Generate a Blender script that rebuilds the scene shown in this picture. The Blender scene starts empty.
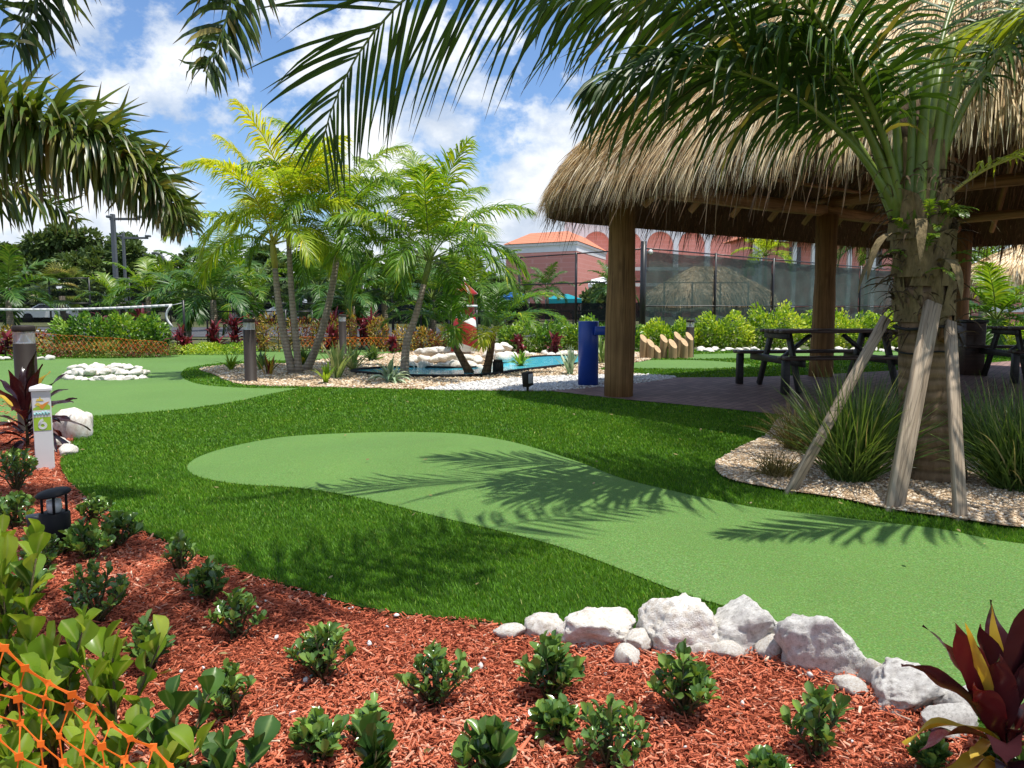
import bpy, bmesh, math, random
import numpy as np
from mathutils import Vector, Matrix, noise
from mathutils.geometry import delaunay_2d_cdt

SC = bpy.context.scene
COL = SC.collection
RS = np.random.RandomState(7)
random.seed(7)
PI = math.pi
R = math.radians

# ------------------------------------------------------------------ camera
FPX, H = 773.0, 1.2
TH = math.atan(79 / FPX)
CT, ST = math.cos(TH), math.sin(TH)
cam_d = bpy.data.cameras.new('camera')
cam = bpy.data.objects.new('camera', cam_d)
COL.objects.link(cam)
cam_d.sensor_width = 36.0
cam_d.lens = 36.0 * FPX / 1024
cam_d.clip_start, cam_d.clip_end = 0.05, 3000
cam.location = (0, 0, H)
cam.rotation_euler = (PI / 2 - TH, 0, 0)
SC.camera = cam


def ray(px, py):
    a, b = (px - 512) / FPX, (384 - py) / FPX
    return np.array([a, CT + b * ST, -ST + b * CT])


def hgt(x, y):
    """gentle rolling of the ground near the viewer"""
    w = np.clip((10.5 - np.asarray(y, float)) / 4.0, 0, 1)
    w = w * w * (3 - 2 * w)
    return w * (0.022 * np.sin(1.1 * x + 0.6) * np.cos(0.8 * y) + 0.012 * np.sin(2.3 * x + 1.7 * y))


def G(px, py, z=0.0):
    d = ray(px, py)
    zz = z
    p = None
    for _ in range(4):
        t = (zz - H) / d[2]
        p = d * t
        zz = z + float(hgt(p[0], p[1]))
    return np.array([p[0], p[1]])


def at(px, py, dist):
    d = ray(px, py)
    p = d * (dist / d[1])
    return np.array([p[0], p[1], p[2] + H])


# ------------------------------------------------------------------ mesh accumulation
class MB:
    def __init__(s):
        s.V, s.F, s.T, s.n, s.L = [], [], [], 0, []

    def add(s, v, f, tint=0.5, mi=0, ln=None):
        v = np.asarray(v, float).reshape(-1, 3)
        if len(v) == 0:
            return
        if np.isscalar(tint):
            tint = np.full(len(v), tint)
        s.V.append(v)
        s.T.append(np.asarray(tint, float).ravel())
        s.L.append(np.zeros(len(v)) if ln is None else np.asarray(ln, float).ravel())
        if isinstance(f, np.ndarray):
            f = [f]
        else:
            by = {}
            for q in f:
                by.setdefault(len(q), []).append(q)
            f = [np.array(q) for q in by.values()]
        for q in f:
            s.F.append((q + s.n, mi))
        s.n += len(v)

    def mesh(s, name, mats, smooth=True):
        me = bpy.data.meshes.new(name)
        V = np.concatenate(s.V)
        me.vertices.add(len(V))
        me.vertices.foreach_set('co', V.astype(np.float32).ravel())
        idx = np.concatenate([q.ravel() for q, _ in s.F]).astype(np.int32)
        tot = np.concatenate([np.full(len(q), q.shape[1]) for q, _ in s.F]).astype(np.int32)
        mi = np.concatenate([np.full(len(q), m) for q, m in s.F]).astype(np.int32)
        start = np.concatenate([[0], np.cumsum(tot)[:-1]]).astype(np.int32)
        me.loops.add(len(idx))
        me.loops.foreach_set('vertex_index', idx)
        me.polygons.add(len(tot))
        me.polygons.foreach_set('loop_start', start)
        me.polygons.foreach_set('material_index', mi)
        me.polygons.foreach_set('use_smooth', np.full(len(tot), smooth))
        a = me.attributes.new('tint', 'FLOAT', 'POINT')
        a.data.foreach_set('value', np.concatenate(s.T).astype(np.float32))
        a = me.attributes.new('along', 'FLOAT', 'POINT')
        a.data.foreach_set('value', np.concatenate(s.L).astype(np.float32))
        for m in (mats if isinstance(mats, (list, tuple)) else [mats]):
            me.materials.append(m)
        me.update(calc_edges=True)
        me.validate()
        return me

    def obj(s, name, mats, parent=None, smooth=True, loc=None):
        o = bpy.data.objects.new(name, s.mesh(name, mats, smooth))
        COL.objects.link(o)
        if parent is not None:
            o.parent = parent
        if loc is not None:
            o.location = loc
        return o


def tag(o, label=None, cat=None, group=None, kind=None):
    if label: o['label'] = label
    if cat: o['category'] = cat
    if group: o['group'] = group
    if kind: o['kind'] = kind
    return o


def thing(name, label, cat, loc=(0, 0, 0), rz=0.0, group=None):
    o = bpy.data.objects.new(name, None)
    o.empty_display_size = 0.1
    COL.objects.link(o)
    o.location = loc
    o.rotation_euler = (0, 0, rz)
    return tag(o, label, cat, group)


def dup(root, loc, rz=0.0, label=None, group=None, scale=1.0):
    r = root.copy()
    COL.objects.link(r)
    r.location = loc
    r.rotation_euler = (0, 0, rz)
    r.scale = (scale,) * 3
    if label: r['label'] = label
    if group: r['group'] = group
    for ch in list(root.children):
        c = ch.copy()
        COL.objects.link(c)
        c.parent = r
        for g in list(ch.children):
            d = g.copy()
            COL.objects.link(d)
            d.parent = c
    return r


# ------------------------------------------------------------------ shapes
def norm(v):
    v = np.asarray(v, float)
    return v / np.maximum(np.linalg.norm(v, axis=-1, keepdims=True), 1e-9)


def tube(path, rad, sides=8, caps=True):
    P = np.asarray(path, float)
    n = len(P)
    rad = np.broadcast_to(np.asarray(rad, float), (n,))
    T = norm(np.gradient(P, axis=0))
    up = np.array([0, 0, 1.0]) if abs(T[0][2]) < 0.9 else np.array([1.0, 0, 0])
    vs = []
    a = norm(np.cross(T[0], up))
    ang = np.arange(sides) * 2 * PI / sides
    for i in range(n):
        a = norm(a - T[i] * np.dot(a, T[i]))
        b = np.cross(T[i], a)
        vs.append(P[i] + rad[i] * (np.cos(ang)[:, None] * a + np.sin(ang)[:, None] * b))
    V = np.concatenate(vs)
    f = []
    for i in range(n - 1):
        for k in range(sides):
            k2 = (k + 1) % sides
            f.append((i * sides + k, i * sides + k2, (i + 1) * sides + k2, (i + 1) * sides + k))
    if caps:
        f.append(tuple(range(sides - 1, -1, -1)))
        f.append(tuple((n - 1) * sides + k for k in range(sides)))
    return V, f


def lathe(prof, sides=24, c=(0, 0, 0)):
    ang = np.arange(sides) * 2 * PI / sides
    V = []
    for r, z in prof:
        V.append(np.stack([c[0] + r * np.cos(ang), c[1] + r * np.sin(ang), np.full(sides, c[2] + z)], 1))
    f = []
    n = len(prof)
    for i in range(n - 1):
        for k in range(sides):
            k2 = (k + 1) % sides
            f.append((i * sides + k, i * sides + k2, (i + 1) * sides + k2, (i + 1) * sides + k))
    f.append(tuple(range(sides - 1, -1, -1)))
    f.append(tuple((n - 1) * sides + k for k in range(sides)))
    return np.concatenate(V), f


def box(sx, sy, sz, c=(0, 0, 0), M=None, bev=0.0):
    bm = bmesh.new()
    bmesh.ops.create_cube(bm, size=1.0)
    for v in bm.verts:
        v.co = Vector((v.co.x * sx, v.co.y * sy, v.co.z * sz))
    if bev > 0:
        bmesh.ops.bevel(bm, geom=bm.edges[:], offset=bev, segments=1, affect='EDGES')
    bm.verts.index_update()
    V = np.array([v.co[:] for v in bm.verts])
    f = [tuple(v.index for v in q.verts) for q in bm.faces]
    bm.free()
    if M is not None:
        V = V @ np.asarray(M).T
    return V + np.asarray(c), f


def rotz(a):
    c, s = math.cos(a), math.sin(a)
    return np.array([[c, -s, 0], [s, c, 0], [0, 0, 1.0]])


def rotx(a):
    c, s = math.cos(a), math.sin(a)
    return np.array([[1.0, 0, 0], [0, c, -s], [0, s, c]])


def roty(a):
    c, s = math.cos(a), math.sin(a)
    return np.array([[c, 0, s], [0, 1.0, 0], [-s, 0, c]])


def beam_between(p, q, w, h, roll=0.0, bev=0.0):
    p, q = np.asarray(p, float), np.asarray(q, float)
    d = norm(q - p)
    L = np.linalg.norm(q - p)
    up = np.array([0, 0, 1.0]) if abs(d[2]) < 0.95 else np.array([0, 1.0, 0])
    s = norm(np.cross(d, up))
    u = np.cross(s, d)
    s2 = s * math.cos(roll) + u * math.sin(roll)
    u2 = u * math.cos(roll) - s * math.sin(roll)
    M = np.stack([d, s2, u2], 1)
    return box(L, w, h, (p + q) / 2, M, bev)


def ribbons(C, S, tint, along=None, fold=0.0, N=None):
    """C (n,K,3) centre lines, S (n,K,3) half width vectors -> verts, quads"""
    n, K, _ = C.shape
    if along is None:
        along = np.broadcast_to(np.linspace(0, 1, K), (n, K))
    if fold and N is not None:
        m = 3
        w = np.linalg.norm(S, axis=2, keepdims=True)
        V = np.stack([C - S + N * w * fold, C, C + S + N * w * fold], 2)
    else:
        m = 2
        V = np.stack([C - S, C + S], 2)
    base = (np.arange(n) * K * m)[:, None, None, None]
    k = (np.arange(K - 1) * m)[None, :, None, None]
    j = np.arange(m - 1)[None, None, :, None]
    q = np.array([0, 1, m + 1, m])[None, None, None, :]
    F = (base + k + j + q).reshape(-1, 4)
    t = np.broadcast_to(np.asarray(tint)[:, None, None], (n, K, m)).reshape(-1)
    l = np.broadcast_to(np.asarray(along)[:, :, None], (n, K, m)).reshape(-1)
    return V.reshape(-1, 3), F, t, l


def bend(P0, D0, L, K, droop, rs, g=None, wob=0.0):
    """integrate centre lines that sag: P0 (n,3), D0 (n,3), L (n,), droop (n,)"""
    n = len(P0)
    g = np.array([0, 0, -1.0]) if g is None else g
    C = np.zeros((n, K, 3))
    C[:, 0] = P0
    d = norm(D0)
    st = (L / (K - 1))[:, None]
    for k in range(1, K):
        C[:, k] = C[:, k - 1] + d * st
        d = norm(d + np.asarray(droop).reshape(-1, 1) * g / (K - 1) * (1 + 0.8 * k / K) + (rs.randn(n, 3) * wob if wob else 0))
    return C


def scatter(tv, tf, pos, Rm, sc):
    """copies of a template: pos (n,3), Rm (n,3,3) columns x,y,z, sc (n,3)"""
    tv = np.asarray(tv, float)
    n, m = len(pos), len(tv)
    V = np.einsum('nij,nmj->nmi', Rm, tv[None] * sc[:, None, :]) + pos[:, None, :]
    F = (np.arange(n) * m)[:, None, None] + np.asarray(tf)[None]
    return V.reshape(-1, 3), F.reshape(-1, np.asarray(tf).shape[1])


def frames(d, up):
    """rotation matrices with y along d and z near up"""
    d = norm(d)
    x = norm(np.cross(d, up))
    z = np.cross(x, d)
    return np.stack([x, d, z], 2)


def randrot(n, rs):
    a = norm(rs.randn(n, 3))
    b = norm(rs.randn(n, 3))
    return frames(a, b)


def inpoly(P, poly):
    x, y = P[:, 0], P[:, 1]
    ins = np.zeros(len(P), bool)
    n = len(poly)
    j = n - 1
    for i in range(n):
        xi, yi = poly[i]
        xj, yj = poly[j]
        if yi != yj:
            c = ((yi > y) != (yj > y)) & (x < (xj - xi) * (y - yi) / (yj - yi) + xi)
            ins ^= c
        j = i
    return ins


def smooth_poly(P, sub=5):
    P = np.asarray(P, float)
    n = len(P)
    out = []
    for i in range(n):
        p0, p1, p2, p3 = P[i - 1], P[i], P[(i + 1) % n], P[(i + 2) % n]
        t01 = max(np.linalg.norm(p1 - p0), 1e-6) ** .5
        t12 = max(np.linalg.norm(p2 - p1), 1e-6) ** .5
        t23 = max(np.linalg.norm(p3 - p2), 1e-6) ** .5
        m1 = (p2 - p1) + t12 * ((p1 - p0) / t01 - (p2 - p0) / (t01 + t12))
        m2 = (p2 - p1) + t12 * ((p3 - p2) / t23 - (p3 - p1) / (t12 + t23))
        for k in range(sub):
            t = k / sub
            out.append((2 * (p1 - p2) + m1 + m2) * t ** 3 + (-3 * (p1 - p2) - 2 * m1 - m2) * t ** 2 + m1 * t + p1)
    return np.array(out)


def pix(pts, sub=5, extra=()):
    P = [G(*p) for p in pts] + [np.array(e, float) for e in extra]
    return smooth_poly(P, sub) if sub > 1 else np.array(P)


def sheet(name, poly, z, mat, cell=0.25, skirt=0.0, wobble=0.0):
    poly = np.asarray(poly)
    lo, hi = poly.min(0), poly.max(0)
    pts = [Vector(p) for p in poly]
    n = len(pts)
    if cell:
        gx = np.arange(lo[0] + cell * .37, hi[0], cell)
        gy = np.arange(lo[1] + cell * .41, hi[1], cell)
        gp = np.stack(np.meshgrid(gx, gy), -1).reshape(-1, 2)
        gp = gp[inpoly(gp, poly)]
        pts += [Vector(p) for p in gp]
    r = delaunay_2d_cdt(pts, [], [list(range(n))], 1, 1e-5)
    V2 = np.array([v[:] for v in r[0]])
    V = np.column_stack([V2, hgt(V2[:, 0], V2[:, 1]) + z])
    F = [tuple(f) for f in r[2]]
    # keep faces up
    F = [f if np.cross(V2[f[1]] - V2[f[0]], V2[f[2]] - V2[f[0]]) > 0 else f[::-1] for f in F]
    mb = MB()
    mb.add(V, F)
    if skirt:
        Pz = hgt(poly[:, 0], poly[:, 1]) + z
        a = np.column_stack([poly, Pz])
        b = a - [0, 0, skirt]
        q = [(i, (i + 1) % n, n + (i + 1) % n, n + i) for i in range(n)]
        mb.add(np.concatenate([a, b]), q)
    o = mb.obj(name, mat)
    return tag(o, kind='structure')


# ------------------------------------------------------------------ materials
class NT:
    def __init__(s, name):
        s.m = bpy.data.materials.new(name)
        s.m.use_nodes = True
        s.t = s.m.node_tree
        s.t.nodes.clear()
        s.out = s.n('ShaderNodeOutputMaterial')

    def n(s, typ, **kw):
        nd = s.t.nodes.new(typ)
        for k, v in kw.items():
            setattr(nd, k, v)
        return nd

    def l(s, a, b):
        s.t.links.new(a, b)

    def ramp(s, fac, stops, interp='LINEAR'):
        r = s.n('ShaderNodeValToRGB')
        r.color_ramp.interpolation = interp
        e = r.color_ramp.elements
        while len(e) < len(stops):
            e.new(0.5)
        for i, (p, c) in enumerate(stops):
            e[i].position = p
            e[i].color = (*c, 1) if len(c) == 3 else c
        s.l(fac, r.inputs['Fac'])
        return r.outputs['Color']

    def pos(s, obj=False):
        if obj:
            return s.n('ShaderNodeTexCoord').outputs['Object']
        return s.n('ShaderNodeNewGeometry').outputs['Position']

    def noise(s, scale, detail=4, rough=0.55, vec=None, dist=0.0, out='Fac'):
        nd = s.n('ShaderNodeTexNoise')
        nd.inputs['Scale'].default_value = scale
        nd.inputs['Detail'].default_value = detail
        nd.inputs['Roughness'].default_value = rough
        nd.inputs['Distortion'].default_value = dist
        if vec is not None:
            s.l(vec, nd.inputs['Vector'])
        return nd.outputs[out]

    def voro(s, scale, vec=None, feature='F1', out='Distance', rnd=1.0):
        nd = s.n('ShaderNodeTexVoronoi', feature=feature)
        nd.inputs['Scale'].default_value = scale
        nd.inputs['Randomness'].default_value = rnd
        if vec is not None:
            s.l(vec, nd.inputs['Vector'])
        return nd.outputs[out]

    def mul(s, vec, k):
        nd = s.n('ShaderNodeVectorMath', operation='MULTIPLY')
        s.l(vec, nd.inputs[0])
        nd.inputs[1].default_value = k
        return nd.outputs[0]

    def math(s, op, a, b=None, clamp=False):
        nd = s.n('ShaderNodeMath', operation=op, use_clamp=clamp)
        for i, v in enumerate((a, b)):
            if v is None: continue
            if isinstance(v, (int, float)):
                nd.inputs[i].default_value = v
            else:
                s.l(v, nd.inputs[i])
        return nd.outputs[0]

    def mix(s, fac, a, b, typ='MIX'):
        nd = s.n('ShaderNodeMix', data_type='RGBA', blend_type=typ)
        for i, v in ((0, fac), (6, a), (7, b)):
            if isinstance(v, (int, float)):
                nd.inputs[i].default_value = v
            elif isinstance(v, tuple):
                nd.inputs[i].default_value = (*v, 1)
            else:
                s.l(v, nd.inputs[i])
        return nd.outputs[2]

    def attr(s, name):
        return s.n('ShaderNodeAttribute', attribute_name=name).outputs['Fac']

    def bump(s, h, strength=0.4, dist=0.01):
        b = s.n('ShaderNodeBump')
        b.inputs['Strength'].default_value = strength
        b.inputs['Distance'].default_value = dist
        s.l(h, b.inputs['Height'])
        return b.outputs['Normal']

    def bsdf(s, col, rough=0.6, spec=0.4, normal=None, metal=0.0, coat=0.0):
        p = s.n('ShaderNodeBsdfPrincipled')
        if isinstance(col, tuple):
            p.inputs['Base Color'].default_value = (*col, 1)
        else:
            s.l(col, p.inputs['Base Color'])
        if isinstance(rough, (int, float)):
            p.inputs['Roughness'].default_value = rough
        else:
            s.l(rough, p.inputs['Roughness'])
        p.inputs['Specular IOR Level'].default_value = spec
        p.inputs['Metallic'].default_value = metal
        p.inputs['Coat Weight'].default_value = coat
        if normal is not None:
            s.l(normal, p.inputs['Normal'])
        return p.outputs[0]

    def done(s, sh):
        s.l(sh, s.out.inputs['Surface'])
        return s.m


def plain(name, col, rough=0.6, spec=0.4, var=0.15, scale=12, bump=0.0, bscale=60, metal=0.0, coat=0.0):
    t = NT(name)
    p = t.pos(True)
    f = t.noise(scale, 5, vec=p)
    c = t.ramp(f, [(0.3, tuple(x * (1 - var) for x in col)), (0.7, tuple(min(1, x * (1 + var)) for x in col))])
    nrm = t.bump(t.noise(bscale, 4, vec=p), bump, 0.005) if bump else None
    return t.done(t.bsdf(c, rough, spec, nrm, metal, coat))


def leafmat(name, stops, transl=0.35, rough=0.42, spec=0.45, tcol=None, along=None, rib=None):
    """foliage: per leaf tint -> colour, part of the light passes through the blade"""
    t = NT(name)
    c = t.ramp(t.attr('tint'), stops)
    if along:
        c = t.mix(t.ramp(t.attr('along'), [(along[0], (0, 0, 0)), (along[1], (1, 1, 1))]), c, along[2])
    if rib:
        c = t.mix(t.ramp(t.attr('along'), [(0.0, (.8, .8, .8)), (0.22, (0, 0, 0))]), c, rib)
    nz = t.noise(9, 3, vec=t.pos(True))
    c = t.mix(0.35, c, t.ramp(nz, [(0.3, (0.25, 0.25, 0.25)), (0.7, (0.85, 0.85, 0.85))]), 'OVERLAY')
    b = t.bsdf(c, rough, spec)
    tr = t.n('ShaderNodeBsdfTranslucent')
    hs = t.mix(1.0, c, tcol or (1.5, 1.35, 0.55), 'MULTIPLY')
    t.l(hs, tr.inputs['Color'])
    mx = t.n('ShaderNodeMixShader')
    mx.inputs[0].default_value = transl
    t.l(b, mx.inputs[1])
    t.l(tr.outputs[0], mx.inputs[2])
    return t.done(mx.outputs[0])


MAT = {}
# --- ground materials
t = NT('soil'); p = t.pos()
MAT['soil'] = t.done(t.bsdf(t.ramp(t.noise(0.6, 6, vec=p), [(0.3, (0.10, 0.085, 0.055)), (0.55, (0.09, 0.11, 0.045)), (0.75, (0.13, 0.12, 0.08))]), 0.95, 0.1))

t = NT('mulch_bed'); p = t.pos()
f = t.noise(60, 6, 0.7, vec=p, dist=1.5)
MAT['mulch_bed'] = t.done(t.bsdf(t.ramp(f, [(0.3, (0.07, 0.015, 0.008)), (0.5, (0.26, 0.055, 0.025)), (0.72, (0.46, 0.10, 0.045))]), 0.9, 0.15, t.bump(f, 1.0, 0.02)))

t = NT('turf_backing'); p = t.pos()
f = t.noise(160, 3, 0.7, vec=p)
f2 = t.noise(1.3, 3, vec=p)
c = t.ramp(f, [(0.3, (0.012, 0.040, 0.003)), (0.7, (0.06, 0.16, 0.010))])
c = t.mix(t.ramp(f2, [(0.35, (0, 0, 0)), (0.7, (0.35, 0.35, 0.35))]), c, (0.075, 0.17, 0.012))
MAT['turf'] = t.done(t.bsdf(c, 0.75, 0.2, t.bump(f, 0.8, 0.02)))

t = NT('putting_green'); p = t.pos()
f = t.noise(125, 4, 0.75, vec=p)
f1 = t.voro(170, vec=p, out='Color')
f2 = t.noise(1.1, 4, vec=p)
c = t.ramp(f, [(0.36, (0.050, 0.118, 0.017)), (0.46, (0.088, 0.188, 0.036)), (0.55, (0.108, 0.220, 0.049)), (0.64, (0.22, 0.35, 0.13))])
c = t.mix(0.22, c, t.mix(1.0, f1, (0.17, 0.30, 0.08), 'MULTIPLY'))
c = t.mix(t.ramp(f2, [(0.3, (0, 0, 0)), (0.75, (0.25, 0.25, 0.25))]), c, (0.10, 0.20, 0.03))
fw = t.noise(0.55, 6, 0.6, vec=p, dist=.8)
c = t.mix(0.55, c, t.ramp(fw, [(0.30, (0.40, 0.40, 0.38)), (0.5, (0.5, 0.5, 0.5)), (0.72, (0.60, 0.58, 0.54))]), 'OVERLAY')
MAT['green'] = t.done(t.bsdf(c, 0.8, 0.25, t.bump(f, 0.5, 0.006)))


def gravel_mat(name, c1, c2, c3, sc):
    t = NT(name); p = t.pos()
    col = t.voro(sc, vec=p, out='Color')
    d = t.voro(sc, vec=p)
    g = t.n('ShaderNodeSeparateColor'); t.l(col, g.inputs[0])
    c = t.ramp(g.outputs[0], [(0.0, c1), (0.5, c2), (1.0, c3)])
    edge = t.ramp(d, [(0.35, (1, 1, 1)), (0.75, (0.45, 0.42, 0.38))])
    c = t.mix(1.0, c, edge, 'MULTIPLY')
    inv = t.math('SUBTRACT', 1.0, d)
    return t.done(t.bsdf(c, 0.85, 0.25, t.bump(inv, 1.0, 0.02)))


MAT['gravel'] = gravel_mat('beige_gravel', (0.38, 0.26, 0.15), (0.58, 0.44, 0.29), (0.72, 0.62, 0.48), 36)
MAT['white_gravel'] = gravel_mat('white_gravel', (0.50, 0.47, 0.44), (0.68, 0.65, 0.61), (0.80, 0.78, 0.75), 40)

t = NT('brick_pavers'); p = t.pos()
mp = t.n('ShaderNodeMapping'); t.l(p, mp.inputs[0]); mp.inputs['Rotation'].default_value = (0, 0, R(-53))
br = t.n('ShaderNodeTexBrick'); t.l(mp.outputs[0], br.inputs['Vector'])
br.inputs['Scale'].default_value = 1.0
br.inputs['Brick Width'].default_value = 0.22
br.inputs['Row Height'].default_value = 0.11
br.inputs['Mortar Size'].default_value = 0.006
br.inputs['Color1'].default_value = (0.21, 0.125, 0.11, 1)
br.inputs['Color2'].default_value = (0.30, 0.19, 0.165, 1)
br.inputs['Mortar'].default_value = (0.09, 0.07, 0.065, 1)
c = t.mix(0.5, br.outputs['Color'], t.ramp(t.noise(3, 5, vec=p), [(0.3, (0.3, 0.28, 0.28)), (0.7, (0.62, 0.6, 0.6))]), 'OVERLAY')
MAT['pavers'] = t.done(t.bsdf(c, 0.75, 0.3, t.bump(br.outputs['Fac'], -0.6, 0.005)))

t = NT('pond_water'); p = t.pos()
f = t.noise(9, 3, vec=p)
MAT['water'] = t.done(t.bsdf(t.ramp(f, [(0.3, (0.03, 0.40, 0.58)), (0.7, (0.14, 0.62, 0.74))]), 0.12, 0.3, t.bump(f, 0.25, 0.02)))
MAT['asphalt'] = plain('asphalt', (0.085, 0.088, 0.095), 0.9, 0.2, 0.2, 2)
MAT['court'] = plain('court_paint', (0.10, 0.15, 0.18), 0.8, 0.2, 0.1, 2)

# --- foliage
MAT['blade'] = leafmat('turf_blades', [(0.0, (0.040, 0.115, 0.007)), (0.45, (0.092, 0.238, 0.012)), (0.85, (0.19, 0.36, 0.028)), (1.0, (0.36, 0.40, 0.09))], 0.25, 0.5, 0.3)
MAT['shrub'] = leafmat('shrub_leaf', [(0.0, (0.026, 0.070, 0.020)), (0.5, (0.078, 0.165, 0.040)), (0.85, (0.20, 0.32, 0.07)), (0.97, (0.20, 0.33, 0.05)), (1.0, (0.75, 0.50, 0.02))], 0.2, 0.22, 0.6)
MAT['clusia'] = leafmat('clusia_leaf', [(0.0, (0.06, 0.13, 0.015)), (0.5, (0.165, 0.29, 0.024)), (1.0, (0.36, 0.45, 0.06))], 0.40, 0.28, 0.5, rib=(0.32, 0.40, 0.12))
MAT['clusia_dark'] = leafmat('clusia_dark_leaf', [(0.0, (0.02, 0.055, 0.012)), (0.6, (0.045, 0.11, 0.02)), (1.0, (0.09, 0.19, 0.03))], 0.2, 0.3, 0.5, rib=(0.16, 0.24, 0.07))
MAT['ti_dark'] = leafmat('ti_leaf_dark', [(0.0, (0.024, 0.009, 0.012)), (0.5, (0.050, 0.014, 0.017)), (1.0, (0.105, 0.014, 0.014))], 0.14, 0.26, 0.6, (1.5, 0.5, 0.45))
MAT['ti_yellow'] = leafmat('ti_leaf_yellow', [(0.0, (0.30, 0.20, 0.02)), (0.5, (0.55, 0.38, 0.03)), (1.0, (0.62, 0.45, 0.10))], 0.3, 0.35, 0.4, (1.2, 1.1, 0.5))
MAT['palm'] = leafmat('palm_leaflet', [(0.0, (0.018, 0.046, 0.008)), (0.5, (0.046, 0.100, 0.014)), (0.9, (0.11, 0.185, 0.024)), (1.0, (0.24, 0.22, 0.05))], 0.28, 0.42, 0.35, along=(0.86, 1.0, (0.15, 0.11, 0.04)))
MAT['palm_young'] = leafmat('palm_leaflet_young', [(0.0, (0.05, 0.11, 0.014)), (0.5, (0.11, 0.20, 0.018)), (1.0, (0.30, 0.36, 0.03))], 0.42, 0.35, 0.45)
MAT['foxtail'] = leafmat('foxtail_leaflet', [(0.0, (0.022, 0.052, 0.010)), (0.5, (0.070, 0.125, 0.018)), (0.9, (0.17, 0.22, 0.035)), (1.0, (0.32, 0.28, 0.08))], 0.25, 0.36, 0.45, along=(0.78, 1.0, (0.17, 0.115, 0.045)))
MAT['areca'] = leafmat('areca_leaflet', [(0.0, (0.10, 0.20, 0.016)), (0.45, (0.25, 0.37, 0.024)), (0.8, (0.46, 0.50, 0.03)), (1.0, (0.60, 0.52, 0.05))], 0.52, 0.38, 0.4, (1.45, 1.4, 0.5))
MAT['bedgreen'] = leafmat('bed_palm_leaflet', [(0.0, (0.035, 0.10, 0.012)), (0.5, (0.085, 0.19, 0.018)), (1.0, (0.26, 0.34, 0.03))], 0.42, 0.36, 0.45, (1.5, 1.4, 0.5))
MAT['areca_green'] = leafmat('green_areca_leaflet', [(0.0, (0.045, 0.125, 0.012)), (0.45, (0.115, 0.24, 0.018)), (0.8, (0.27, 0.37, 0.024)), (1.0, (0.48, 0.48, 0.04))], 0.46, 0.38, 0.4, (1.45, 1.4, 0.5))
MAT['farpalm'] = leafmat('distant_palm_leaflet', [(0.0, (0.018, 0.06, 0.012)), (0.5, (0.05, 0.14, 0.02)), (1.0, (0.16, 0.24, 0.04))], 0.3, 0.4, 0.4)
MAT['tree'] = leafmat('tree_leaf', [(0.0, (0.034, 0.065, 0.020)), (0.5, (0.075, 0.125, 0.034)), (1.0, (0.155, 0.205, 0.055))], 0.22, 0.5, 0.3)
MAT['hedge'] = leafmat('hedge_leaf', [(0.0, (0.03, 0.09, 0.012)), (0.5, (0.10, 0.24, 0.025)), (1.0, (0.32, 0.46, 0.06))], 0.32, 0.35, 0.45)
MAT['hedge_lime'] = leafmat('lime_hedge_leaf', [(0.0, (0.08, 0.19, 0.014)), (0.5, (0.27, 0.43, 0.03)), (1.0, (0.60, 0.65, 0.09))], 0.36, 0.38, 0.4)
MAT['croton'] = leafmat('croton_leaf', [(0.0, (0.05, 0.012, 0.012)), (0.3, (0.22, 0.035, 0.02)), (0.5, (0.09, 0.14, 0.02)), (0.75, (0.34, 0.26, 0.03)), (1.0, (0.55, 0.36, 0.05))], 0.3, 0.4, 0.4, (1.4, 1.1, 0.5))
MAT['cordyline'] = leafmat('cordyline_leaf', [(0.0, (0.03, 0.006, 0.010)), (0.5, (0.11, 0.016, 0.026)), (0.9, (0.26, 0.035, 0.05)), (1.0, (0.34, 0.20, 0.12))], 0.2, 0.4, 0.4, (1.3, 0.6, 0.6))
MAT['groundcover'] = leafmat('groundcover_leaf', [(0.0, (0.10, 0.014, 0.016)), (0.25, (0.22, 0.035, 0.022)), (0.42, (0.075, 0.12, 0.02)), (0.75, (0.15, 0.22, 0.03)), (1.0, (0.36, 0.33, 0.06))], 0.3, 0.4, 0.4, (1.3, 1.1, 0.5))
MAT['grassclump'] = leafmat('grass_clump_blade', [(0.0, (0.035, 0.075, 0.015)), (0.5, (0.085, 0.155, 0.03)), (0.85, (0.16, 0.24, 0.05)), (1.0, (0.48, 0.40, 0.22))], 0.25, 0.4, 0.4)
MAT['drygrass'] = leafmat('dry_grass_blade', [(0.0, (0.08, 0.075, 0.02)), (0.6, (0.18, 0.15, 0.05)), (1.0, (0.34, 0.27, 0.13))], 0.25, 0.5, 0.3)
MAT['spider'] = leafmat('striped_plant_leaf', [(0.0, (0.16, 0.28, 0.08)), (0.5, (0.42, 0.48, 0.16)), (1.0, (0.68, 0.62, 0.32))], 0.3, 0.4, 0.4, (1.1, 1.1, 0.7))
MAT['pale_agave'] = leafmat('pale_plant_leaf', [(0.0, (0.14, 0.24, 0.13)), (0.6, (0.34, 0.44, 0.28)), (1.0, (0.55, 0.62, 0.44))], 0.25, 0.4, 0.4, (1, 1.1, 0.8))
MAT['fern'] = leafmat('fern_leaf', [(0.0, (0.09, 0.2, 0.015)), (1.0, (0.26, 0.40, 0.03))], 0.35, 0.4, 0.4)

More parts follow.
